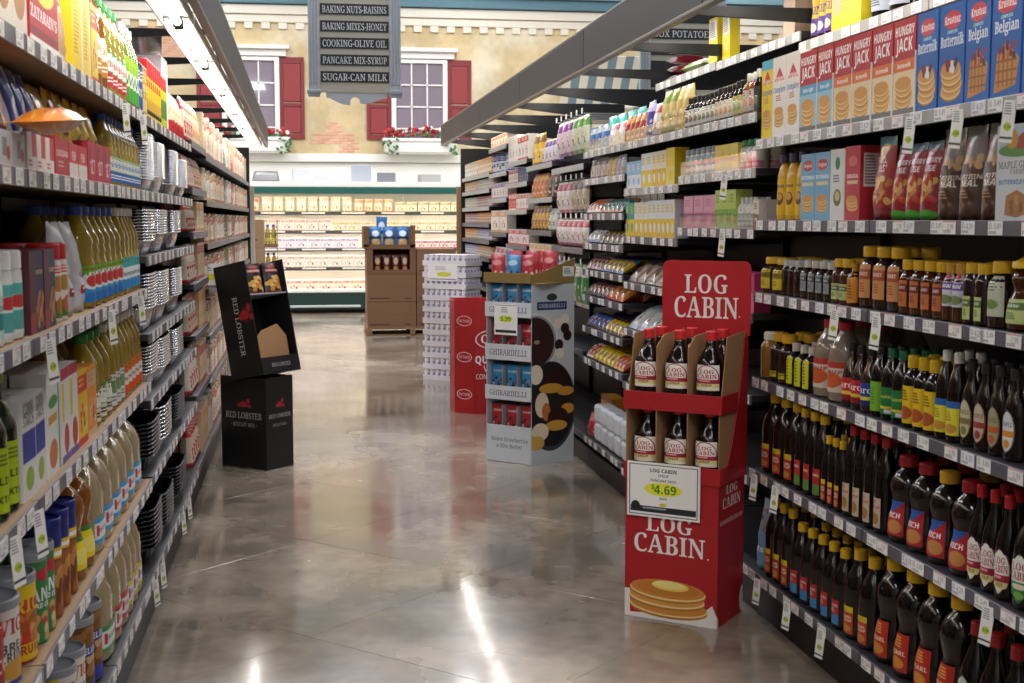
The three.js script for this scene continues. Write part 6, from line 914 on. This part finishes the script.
  [[-0.105, -0.05, 'red', rf], [-0.005, -0.06, 'blue', bf], [0.1, -0.05, 'red', rf], [-0.05, -0.14, 'red', rf], [0.06, -0.15, 'red', rf], [0.16, -0.17, 'red', rf], [-0.11, -0.2, 'blue', bf], [0.1, -0.225, 'red', rf]].forEach(([x, z, cn, f], i) => place(bag(0.098, { h: 0.15 + (i > 2 ? 0.02 : 0), d: 0.055, face: f, seed: i }), base, T, x, 1.0065, z, 0, 'chocolate_bag', `${cn} chocolate bag in the gold tray on top of silver display`, 'bag', `${cn} bags in the gold tray`));
  const sg = art(140, 170, '#eef0f0', [['r', 0.03, 0.03, 0.94, 0.015, '#555'], ['l', 0.3, 0.1, 0.4, 0.2, 3, '#999'], ['e', 0.5, 0.48, 0.3, 0.11, '#e6e43a'], ['t', '5.99', 0.5, 0.48, 0.24, '#2a8a2e'], ['r', 0.05, 0.84, 0.9, 0.09, '#2c3034']]);
  place(mesh('card', cardGeo(0.155, 0.17, 0.002, sg), sheetMat(sg.s, 'label')), base, T, -0.01, 0.8, 0.013, 0, 'price_sign', 'white price sign with yellow spot on the silver chocolate display', 'sign');
}
// black biscuit display
{
  const T = -40.7 * Math.PI / 180, base = [-0.335, 7.1985], W = 0.328, Dp = 0.215;
  const g = root('biscuit_display', 'black RED LOBSTER cardboard display with tilted tray on top', 'display', base[0], 0, base[1], T);
  const lob = (x, y, k) => [['e', x, y, 0.07 * k, 0.022 * k, '#a8242a'], ['e', x - 0.07 * k, y + 0.008 * k, 0.04 * k, 0.014 * k, '#a8242a'], ['e', x + 0.08 * k, y - 0.03 * k, 0.034 * k, 0.02 * k, '#a8242a'], ['e', x + 0.1 * k, y + 0.012 * k, 0.034 * k, 0.016 * k, '#a8242a'], ['r', x - 0.02 * k, y - 0.035 * k, 0.01 * k, 0.07 * k, '#a8242a'], ['r', x + 0.02 * k, y - 0.035 * k, 0.01 * k, 0.07 * k, '#a8242a']];
  const logo = [...lob(0.5, 0.3, 1.3), ['t', 'RED LOBSTER', 0.5, 0.42, 0.13, '#c9c9c6', 'serif', 0.8], ['t', '- BISCUIT MIX -', 0.5, 0.52, 0.085, '#b8b8b6', 'sans-serif', 0.6]];
  const fa = art(240, 330, '#141416', logo), sa = art(160, 330, '#141416', logo);
  mesh('base_carton', cartonGeo(W, 0.5, Dp, fa, sa, swatch(fa.s, '#141416')), sheetMat(fa.s, 'carton'), g).position.set(0, 0, -Dp / 2);
  const t = new THREE.Group(); t.name = 'tray'; t.position.set(0.06, 0.502, 0); t.rotation.z = 0.2; g.add(t);
  const tw = 0.23, th = 0.62, td = 0.3, z0 = 0.025;
  const sideA = art(240, 620, '#141416', [['t', 'RED LOBSTER', 0.5, 0.55, 0.2, '#d0d0cc', 'serif', 0.62, Math.PI / 2], ...lob(0.74, 0.46, 1.9)]);
  card(t, 'side_panel', tw, th, 0.005, 0, th / 2, z0, 0, sideA);
  plate(t, 'side_panel', tw, th, 0.005, 0, th / 2, z0 - td, 0, blackCard);
  plate(t, 'back_panel', td, th, 0.005, -tw / 2, th / 2, z0 - td / 2, Math.PI / 2, blackCard);
  plate(t, 'tray_floor', tw, 0.005, td, 0, 0.003, z0 - td / 2, 0, blackCard);
  card(t, 'front_lip', td, 0.09, 0.005, tw / 2, 0.045, z0 - td / 2, Math.PI / 2, art(240, 76, '#141416', [['t', 'RED LOBSTER', 0.5, 0.5, 0.1, '#c9c9c6', 'serif', 0.5]]));
  { const s = new THREE.Shape([[-0.12, 0.09], [0.12, 0.09], [0.12, 0.2], [0.06, 0.27], [-0.07, 0.24], [-0.12, 0.2]].map(([x, y]) => new THREE.Vector2(x, y))), q = new THREE.ExtrudeGeometry(s, { depth: 0.004, bevelEnabled: false }), m = mesh('kraft_insert', q, kraft, t); m.position.set(tw / 2 - 0.04, 0, z0 - td / 2); m.rotation.y = Math.PI / 2; }
  plate(t, 'upper_shelf', tw - 0.01, 0.008, td - 0.012, 0, 0.435, z0 - td / 2, 0, greyCard);
  const pf = art(90, 140, '#18181a', [['e', 0.5, 0.12, 0.3, 0.05, '#a8242a'], ['r', 0.1, 0.2, 0.8, 0.12, '#8f1c22'], ['t', 'CHEDDAR BAY', 0.5, 0.26, 0.12, '#f0e4d0'], ['m', 0.12, 0.45, 0.76, 0.45, 12, 0.15, ['#d9a24a', '#e8bf6c', '#c78a34']], ['r', 0, 0.95, 1, 0.05, '#b01f28']]);
  for (let i = 0; i < 2; i++) { const b = bag(0.13, { h: 0.165, d: 0.05, face: pf, seed: i + 3 }), lx = 0.085, ly = 0.4405, c = Math.cos(0.2), s = Math.sin(0.2); b.rotation.order = 'YXZ'; place(b, base, T, 0.06 + lx * c - ly * s, 0.502 + lx * s + ly * c, z0 - 0.08 - i * 0.142, Math.PI / 2, 'biscuit_mix_pouch', 'black biscuit mix pouch with golden biscuits on the tilted tray', 'pouch', 'biscuit mix pouches in the black display'); b.rotateX(-0.2); }
  const sg = art(90, 70, '#eef0ee', [['e', 0.5, 0.55, 0.26, 0.14, '#dfe02a'], ['l', 0.3, 0.15, 0.4, 0.2, 2, '#999'], ['r', 0, 0.9, 1, 0.1, '#777']]);
  place(mesh('card', cardGeo(0.12, 0.13, 0.002, sg), sheetMat(sg.s, 'label')), base, T, -0.2, 1.045, 0.03, 0.75, 'price_sign', 'small white price sign above the black biscuit display', 'sign');
}
// red dump bin
{
  const g = root('promotion_bin', 'red cardboard bin printed Our Family behind chocolate display', 'bin', 1.16, 0, 8.97);
  const mark = (x, y, k) => [['e', x, y, 0.3 * k, 0.035 * k, '#e8d8d8'], ['e', x, y, 0.27 * k, 0.03 * k, '#a81a22'], ['t', 'Our Family', x, y, 0.12 * k, '#f4eeee', 'serif', 0.44 * k]];
  const la = art(100, 460, '#a8181f', [...mark(0.5, 0.18, 1.3), ...mark(0.5, 0.5, 1.3), ...mark(0.5, 0.83, 1.3)]), fr = art(180, 460, '#b01a22', [['e', 0.42, 0.34, 0.4, 0.085, '#f0e8e8'], ['e', 0.42, 0.34, 0.37, 0.075, '#b01a22'], ['t', 'Our', 0.4, 0.34, 0.26, '#fff', 'bold serif'], ['t', 'QUALITY', 0.46, 0.52, 0.24, '#fff', 'bold sans-serif', 0.9], ['t', 'VALUE', 0.5, 0.6, 0.2, '#fff', 'sans-serif'], ['t', 'CONVENIENCE', 0.46, 0.67, 0.16, '#fff', 'sans-serif', 0.86]]);
  card(g, 'side_panel', 0.165, 0.79, 0.008, -0.061, 0.395, -0.055, -Math.atan2(0.11, 0.122), la);
  card(g, 'front_panel', 0.3, 0.79, 0.008, 0.15, 0.395, 0, 0, fr);
  plate(g, 'left_panel', 0.3, 0.79, 0.008, -0.122, 0.395, -0.26, Math.PI / 2, redCard);
  plate(g, 'right_panel', 0.41, 0.79, 0.008, 0.3, 0.395, -0.205, Math.PI / 2, redCard);
  plate(g, 'back_panel', 0.42, 0.79, 0.008, 0.09, 0.395, -0.41, 0, redCard);
  plate(g, 'bin_floor', 0.4, 0.008, 0.3, 0.09, 0.6, -0.24, 0, kraft);
}
// flats of white cans
{
  const T = -39.9 * Math.PI / 180, base = [1.15, 10.85], W = 0.43, Dp = 0.25, canA = art(80, 40, '#e8e8f0', [['r', 0.08, 0.3, 0.12, 0.5, '#a49ccc'], ['e', 0.55, 0.55, 0.08, 0.26, '#9088c0'], ['r', 0.75, 0.3, 0.14, 0.5, '#c8c2e0'], ['r', 0.3, 0.3, 0.12, 0.5, '#b4acd6']]);
  const trayM = mat('#e2e2e8', 0.6), cans = [];
  for (let i = 0; i < 8; i++) for (let j = 0; j < 5; j++) { if (i > 0 && i < 7 && j > 0 && j < 4) continue; const c = new THREE.CylinderGeometry(0.0245, 0.0245, 0.088, 10); const uv = c.attributes.uv; for (let q = 0; q < uv.count; q++) uvRect(uv, q, canA); c.translate(-W / 2 + 0.027 + i * (W - 0.054) / 7, 0.047, -0.027 - j * (Dp - 0.054) / 4); cans.push(c); }
  const canG = merge(cans), trayG = merge([bx(W, 0.003, Dp, 0, 0.0015, -Dp / 2), bx(W, 0.045, 0.003, 0, 0.0235, 0.0), bx(W, 0.045, 0.003, 0, 0.0235, -Dp), bx(0.003, 0.045, Dp, -W / 2, 0.0235, -Dp / 2), bx(0.003, 0.045, Dp, W / 2, 0.0235, -Dp / 2), bx(W - 0.02, 0.002, Dp - 0.02, 0, 0.0925, -Dp / 2)]);
  for (let k = 0; k < 11; k++) {
    const g = root('can_flat', 'white flat of lavender cans in the stack behind red bin', 'can flat', base[0], k * 0.0965, base[1], T, 'stacked flats of cans');
    mesh('tray', trayG, trayM, g); const m = mesh('cans', canG, sheetMat(canA.s, 'label'), g); m.userData.kind = 'stuff';
  }
  const sg = art(110, 70, '#f2f2f4', [['e', 0.55, 0.6, 0.24, 0.13, '#d8dc3a'], ['l', 0.25, 0.14, 0.5, 0.24, 3, '#aab'], ['r', 0.06, 0.86, 0.88, 0.05, '#667']]);
  place(mesh('card', cardGeo(0.3, 0.14, 0.002, sg), sheetMat(sg.s, 'label')), base, T, -0.01, 0.91, 0.005, 0, 'price_sign', 'white price sign with yellow mark on the stack of can flats', 'sign');
}
// pallet with brown cases
{
  const X0 = 0.72, D = 15.3, wood = mat('#8a6a4a', 0.85);
  const g = root('wooden_pallet', 'wooden pallet under the brown cases', 'pallet', X0 + 0.53, 0, D + 0.3);
  for (const x of [-0.5, 0, 0.5]) mesh('stringer', bx(0.06, 0.06, 0.66, x, 0.042, 0), wood, g);
  for (let i = 0; i < 5; i++) mesh('deck_board', bx(1.08, 0.018, 0.1, 0, 0.081, -0.27 + i * 0.135), wood, g);
  for (const z of [-0.27, 0, 0.27]) mesh('bottom_board', bx(1.08, 0.012, 0.1, 0, 0.006, z), wood, g);
  const ca = art(150, 86, '#7d5c40', [['l', 0.06, 0.86, 0.6, 0.08, 1, '#3a2a1c'], ['r', 0, 0.49, 1, 0.01, '#6a4c34'], ['l', 0.76, 0.86, 0.2, 0.08, 1, '#3a2a1c']]);
  [[0, 0.09, 0.302], [0, 0.394, 0.322], [1, 0.09, 0.302], [1, 0.394, 0.322], [1, 0.718, 0.29]].forEach(([c, y, h]) => { const m = mesh('case', cartonGeo(c ? 0.46 : 0.57, h - 0.002, 0.5, ca), sheetMat(ca.s)); m.position.set(X0 + (c ? 0.815 : 0.29), y + 0.001, -D - 0.26); thing(m, 'brown_case', c ? 'brown shipping case in the column beside the can flats' : 'closed brown shipping case below the open bag case', 'case', c ? 'cases in the second column' : 'closed cases on the pallet'); });
  const open = root('open_case', 'open brown case with dark red snack bags inside', 'case', X0 + 0.29, 0.717, D + 0.26);
  const k2 = mat('#77573c', 0.85);
  mesh('shell', merge([bx(0.57, 0.004, 0.5, 0, 0.003, 0), bx(0.57, 0.05, 0.006, 0, 0.026, 0.248), bx(0.07, 0.24, 0.006, -0.25, 0.171, 0.248), bx(0.07, 0.24, 0.006, 0.25, 0.171, 0.248), bx(0.006, 0.29, 0.49, -0.282, 0.146, 0), bx(0.006, 0.29, 0.49, 0.282, 0.146, 0), bx(0.57, 0.29, 0.006, 0, 0.146, -0.247), bx(0.57, 0.004, 0.5, 0, 0.289, 0)]), k2, open);
  const db = art(70, 90, '#5a1f1a', [['e', 0.5, 0.35, 0.3, 0.18, '#c8b090'], ['e', 0.5, 0.75, 0.3, 0.14, '#b8803c']]), bb = art(80, 110, '#1f6fae', [['e', 0.5, 0.3, 0.3, 0.14, '#e0e8ee'], ['e', 0.5, 0.72, 0.36, 0.2, '#c9a46a'], ['r', 0, 0.45, 1, 0.1, '#16263c']]);
  for (let i = 0; i < 4; i++) { const b = bag(0.1, { h: 0.22, d: 0.08, face: db, seed: i }); b.position.set(X0 + 0.29 - 0.16 + i * 0.107, 0.7225, -D - 0.08); thing(b, 'snack_bag', 'dark red snack bag inside the open brown case', 'bag', 'bags inside the open case'); }
  const top = root('top_tray', 'brown tray of blue bags on top of the cases', 'tray', X0 + 0.27, 1.0085, D + 0.24);
  mesh('shell', merge([bx(0.6, 0.004, 0.46, 0, 0.003, 0), bx(0.6, 0.05, 0.006, 0, 0.026, 0.23), bx(0.06, 0.24, 0.006, -0.27, 0.145, 0.23), bx(0.06, 0.26, 0.006, 0.27, 0.145, 0.23), bx(0.006, 0.26, 0.46, -0.297, 0.131, 0), bx(0.006, 0.26, 0.46, 0.297, 0.131, 0), bx(0.6, 0.26, 0.006, 0, 0.131, -0.227)]), k2, top);
  for (let i = 0; i < 3; i++) { const b = bag(0.15, { h: 0.25, d: 0.09, face: bb, seed: i + 5 }); b.position.set(X0 + 0.27 - 0.16 + i * 0.158, 1.014, -D - 0.07); thing(b, 'snack_bag', 'blue and gold snack bag in the tray on the cases', 'bag', 'bags in the tray on the cases'); }
  { const b = bag(0.13, { h: 0.36, d: 0.07, face: bb, seed: 9 }); b.position.set(X0 + 0.18, 1.022, -D - 0.25); b.rotation.z = -0.05; thing(b, 'snack_bag', 'bright blue bag sticking up at the back of tray', 'bag'); }
}
// stacked cases with yellow bottles near the chilled case
{
  const X = -0.475, D = 16.2, ca = art(70, 80, '#9a7a58', [['l', 0.1, 0.7, 0.6, 0.1, 1, '#5a4430']]), shelfB = mat('#7d6042', 0.85);
  for (let k = 0; k < 4; k++) {
    const g = root('bottle_case', 'open tan case with yellow bottles stacked near chilled case', 'case', X, k * 0.338, D, 0, 'stacked bottle cases');
    mesh('carton', cartonGeo(0.15, 0.334, 0.28, ca), sheetMat(ca.s), g).position.set(-0.065, 0, 0);
    mesh('tray', merge([bx(0.15, 0.006, 0.28, 0.087, 0.003, 0), bx(0.15, 0.04, 0.005, 0.087, 0.025, 0.138), bx(0.005, 0.334, 0.28, 0.164, 0.167, 0)]), shelfB, g);
    if (k > 1) { const b = bottle(0.062, { shape: 'tall', h: 0.27, liq: 'palOil', cap: '#2a4ab0', capR: 0.5, label: mini('#e8d84a', '#8a8a2a'), ly: [0.1, 0.4] }); for (let i = 0; i < 2; i++) for (let j = 0; j < 2; j++) { const c = b.clone(); c.position.set(X + 0.052 + i * 0.07, k * 0.338 + 0.0065, -D + 0.09 - j * 0.07); thing(c, 'cooking_oil_bottle', 'yellow bottle with blue cap in the stacked tan case', 'bottle', 'bottles in the stacked cases'); } }
  }
}
// ---------- chilled case along the back wall ----------
{
  const X0 = -3.2, X1 = 5.2, w = X1 - X0, F0 = 19.1, depth = 0.9, g = root('chilled_case', 'long lit chilled case with green header along back wall', 'chilled case', (X0 + X1) / 2, 0, F0 + depth / 2);
  const green = mat('#1f5a50', 0.4), darkGreen = mat('#16332c', 0.4), caseWhite = mat('#e8e4d8', 0.5), liner = mat('#edeae4', 0.5), zf = depth / 2;
  mesh('kick_plate', bx(w, 0.05, 0.7, 0, 0.025, -0.06), mat('#0e1210', 0.5), g);
  mesh('base_front', rbx(w, 0.25, 0.04, 0.006, 0, 0.175, zf - 0.02), darkGreen, g);
  mesh('front_lip', rbx(w, 0.05, 0.07, 0.01, 0, 0.322, zf - 0.03), caseWhite, g);
  for (let i = 0; i < 6; i++) mesh('bumper_rail', rbx(1.1, 0.035, 0.03, 0.008, -w / 2 + 0.7 + i * 1.38, 0.1, zf + 0.012), mat('#b8beb8', 0.4), g);
  mesh('deck', bx(w, 0.03, depth - 0.1, 0, 0.3, -0.06), liner, g);
  mesh('back_liner', bx(w, 1.5, 0.03, 0, 1.03, -zf + 0.02), liner, g);
  mesh('top_canopy', bx(w, 0.06, depth, 0, 1.86, 0), caseWhite, g);
  mesh('header_white', rbx(w, 0.065, 0.04, 0.006, 0, 1.848, zf), caseWhite, g);
  mesh('header_green', rbx(w, 0.095, 0.045, 0.006, 0, 1.765, zf), green, g);
  for (const q of [-1, 1]) mesh('end_wall', bx(0.06, 1.85, depth, q * (w / 2 - 0.03), 0.92, 0), caseWhite, g);
  mesh('centre_post', bx(0.03, 1.45, 0.04, 0.5, 1.0, zf - 0.75), liner, g);
  const levels = [[1.428, 0.3], [1.157, 0.26], [0.9, 0.2], [0.627, 0.14]], glow = new THREE.MeshStandardMaterial({ color: '#fff', emissive: '#fff0d8', emissiveIntensity: 6 });
  levels.forEach(([y, inset]) => {
    const s = mesh('shelf', bx(w - 0.14, 0.02, depth - inset - 0.06, 0, y + 0.02, -inset / 2), liner, g), z = zf - inset;
    mesh('price_rail', bx(w - 0.14, 0.05, 0.008, 0, y + 0.01, z - 0.02), mat('#3d4240', 0.5), s);
    for (let i = 0; i < 14; i++) mesh('rail_insert', bx(0.34, 0.022, 0.004, -w / 2 + 0.45 + i * 0.58, y + 0.016, z - 0.013), caseWhite, s);
  });
  for (const [y, z] of [[1.8, zf - 0.1], [1.426, zf - 0.34], [1.155, zf - 0.3], [0.898, zf - 0.24], [0.625, zf - 0.18]]) for (let i = 0; i < 4; i++) {
    const L = w / 4 - 0.06, x = -w / 2 + (i + 0.5) * w / 4; mesh('tube_light', bx(L, 0.014, 0.025, x, y, z), glow, g);
    const l = new THREE.RectAreaLight('#fff3e0', LIGHT.cooler, L, 0.03); l.name = 'case_light'; l.position.set(x, y - 0.01, z); l.rotation.x = -Math.PI / 2; l.castShadow = true; g.add(l);
  }
  // goods in the case
  const row = (y, inset, x0, x1, n, h, mk, c1, c2, name, cat, label) => { const p = (x1 - x0) / n, f = plainFace(c1, c2), proto = mk(p * 0.93, { h, d: 0.12, face: f, seed: n }); for (let i = 0; i < n; i++) { const o = proto.clone(); o.position.set(x0 + (i + 0.5) * p, y + 0.0305, -(F0 + inset + 0.11)); o.rotation.y = rr(-0.05, 0.05); thing(o, name, label, cat, label); } };
  row(1.428, 0.3, -1.4, -0.62, 5, 0.2, bag, '#e4c8a0', '#b8563c', 'cheese_pack', 'pack', 'orange striped pack at the left of the top case shelf');
  row(1.428, 0.3, -0.6, 0.72, 8, 0.225, bag, '#dcd2c0', '#b8a888', 'shredded_cheese_bag', 'bag', 'pale beige bag standing on the top case shelf');
  row(1.428, 0.3, 0.74, 1.32, 4, 0.19, bag, '#dfd0b4', '#cf8a55', 'cheese_pack', 'pack', 'tan and orange pack in the middle of top case shelf');
  row(1.428, 0.3, 1.34, 2.5, 7, 0.15, carton, '#ddd3bd', '#a8946a', 'cheese_block', 'pack', 'low yellow pack at the right of top case shelf');
  row(1.157, 0.26, -1.4, 0.4, 10, 0.17, carton, '#e4d4c8', '#c89c88', 'deli_pack', 'pack', 'peach deli pack on the second case shelf from top');
  row(1.157, 0.26, 0.42, 2.5, 11, 0.13, carton, '#e2d6bc', '#c4a868', 'deli_pack', 'pack', 'yellowish deli pack on the second case shelf from top');
  row(0.9, 0.2, -1.4, 0.8, 12, 0.15, carton, '#ece0e0', '#b8a0b4', 'deli_pack', 'pack', 'pale lilac deli pack on the third case shelf');
  row(0.9, 0.2, 1.3, 2.5, 7, 0.11, carton, '#e8d4cc', '#c02a34', 'deli_pack', 'pack', 'red and white tub pack on the third case shelf');
  row(0.627, 0.14, -1.4, 0.9, 13, 0.17, carton, '#f0e4d4', '#d8b898', 'deli_pack', 'pack', 'cream deli pack on the fourth case shelf');
  row(0.285, 0.06, -1.4, 0.9, 10, 0.16, carton, '#eedac4', '#d09a7c', 'deli_pack', 'pack', 'pinkish deli pack on the bottom deck of the case');
  // pans and boxes on top of the case
  const onTop = (x, wv, h, c, m, name, label) => { const o = mesh('box', rbx(wv, h, 0.26, 0.01, 0, h / 2, 0), m); o.position.set(x, 1.8905, -(F0 + 0.35)); o.rotation.y = rr(-0.15, 0.15); thing(o, name, label, 'box'); };
  const gt = root('catering_tray', 'grey catering tray upside down on the chilled case', 'tray', -0.52, 1.8905, F0 + 0.3); mesh('tray_body', loft([[0.13, 0], [0.19, 0.012], [0.2, 0.02], [0.18, 0.1], [0.17, 0.15], [0.0, 0.16]], 32, 5, 0.8), mat('#9a9a98', 0.35, { metalness: 0.4 }), g && gt);
  onTop(-0.02, 0.24, 0.19, 0, mat('#cfd2d6', 0.5), 'white_box', 'pale box with closed lid on case beside grey tray');
  onTop(0.27, 0.2, 0.09, 0, mat('#c8ccd2', 0.5), 'white_box', 'low pale box between two taller boxes on case');
  onTop(0.52, 0.23, 0.2, 0, mat('#f0f0ec', 0.5), 'white_box', 'bright white box on top of the chilled case');
  onTop(0.85, 0.28, 0.26, 0, mat('#aeb4bc', 0.4), 'grey_box', 'tall silver grey box on top of the chilled case');
  onTop(1.22, 0.26, 0.14, 0, mat('#7c8084', 0.4), 'grey_box', 'dark grey low box on top of the chilled case');
  onTop(1.85, 0.3, 0.12, 0, mat('#a8a8a4', 0.4), 'grey_box', 'flat grey box far along the chilled case top');
}
// ---------- hanging aisle signs ----------
function aisleSign(xc, lines, label) {
  const D = 12.6, g = root('aisle_sign', label, 'sign', xc, 2.53, D), board = mat('#a3a192', 0.6), slate = mat('#a4abb1', 0.5), slateDark = mat('#90989f', 0.5);
  mesh('board', bx(0.68, 1.3, 0.03, 0, 0.66, 0), board, g);
  for (const s of [-1, 1]) {
    const p = mesh('pilaster', rbx(0.1, 1.32, 0.06, 0.006, s * 0.382, 0.67, 0), slate, g);
    for (const q of [-1, 0, 1]) mesh('flute', rbx(0.016, 1.2, 0.012, 0.004, s * 0.382 + q * 0.028, 0.68, 0.032), slateDark, p);
    mesh('pilaster_foot', merge([rbx(0.13, 0.035, 0.09, 0.006, s * 0.382, 0.015, 0), rbx(0.11, 0.03, 0.075, 0.006, s * 0.382, -0.015, 0)]), slateDark, g);
    mesh('cable', new THREE.CylinderGeometry(0.004, 0.004, 1.7, 6), mat('#555', 0.5), g).position.set(s * 0.382, 1.33 + 0.84, 0);
  }
  mesh('top_cornice', merge([rbx(0.92, 0.06, 0.1, 0.008, 0, 1.35, 0), rbx(0.86, 0.04, 0.08, 0.008, 0, 1.31, 0)]), slate, g);
  { const s = new THREE.Shape(); s.moveTo(-0.27, 0.01); s.lineTo(-0.27, -0.04); s.bezierCurveTo(-0.2, -0.04, -0.16, -0.11, -0.05, -0.105); s.absarc(0, -0.075, 0.045, Math.PI * 1.1, Math.PI * 1.9, true); s.bezierCurveTo(0.16, -0.11, 0.2, -0.04, 0.3, -0.04); s.lineTo(0.3, 0.01); mesh('scroll_board', new THREE.ExtrudeGeometry(s, { depth: 0.02, bevelEnabled: false }), slate, g).position.set(0, 0, -0.01); }
  lines.forEach((t, i) => { const a = art(420, 66, '#15191d', t ? [['t', t, 0.5, 0.53, 0.135, '#d6dadb', 'serif', 0.94]] : []); card(g, 'name_plate', 0.64, 0.1, 0.006, 0, 0.155 + i * 0.156, 0.018, 0, a, 'label'); });
}
aisleSign(0.503, ['SUGAR-CAN MILK', 'PANCAKE MIX-SYRUP', 'COOKING-OLIVE OIL', 'BAKING MIXES-HONEY', 'BAKING NUTS-RAISINS', '', ''], 'hanging grey sign listing baking goods over the aisle');
aisleSign(3.69, ['', '', 'SPICES-', 'BOX POTATOES', '', '', ''], 'hanging grey sign reading BOX POTATOES over the next aisle');
scene.traverse((o) => { if (o.isMesh) { o.castShadow = true; o.receiveShadow = true; } });
renderer.render(scene, camera);
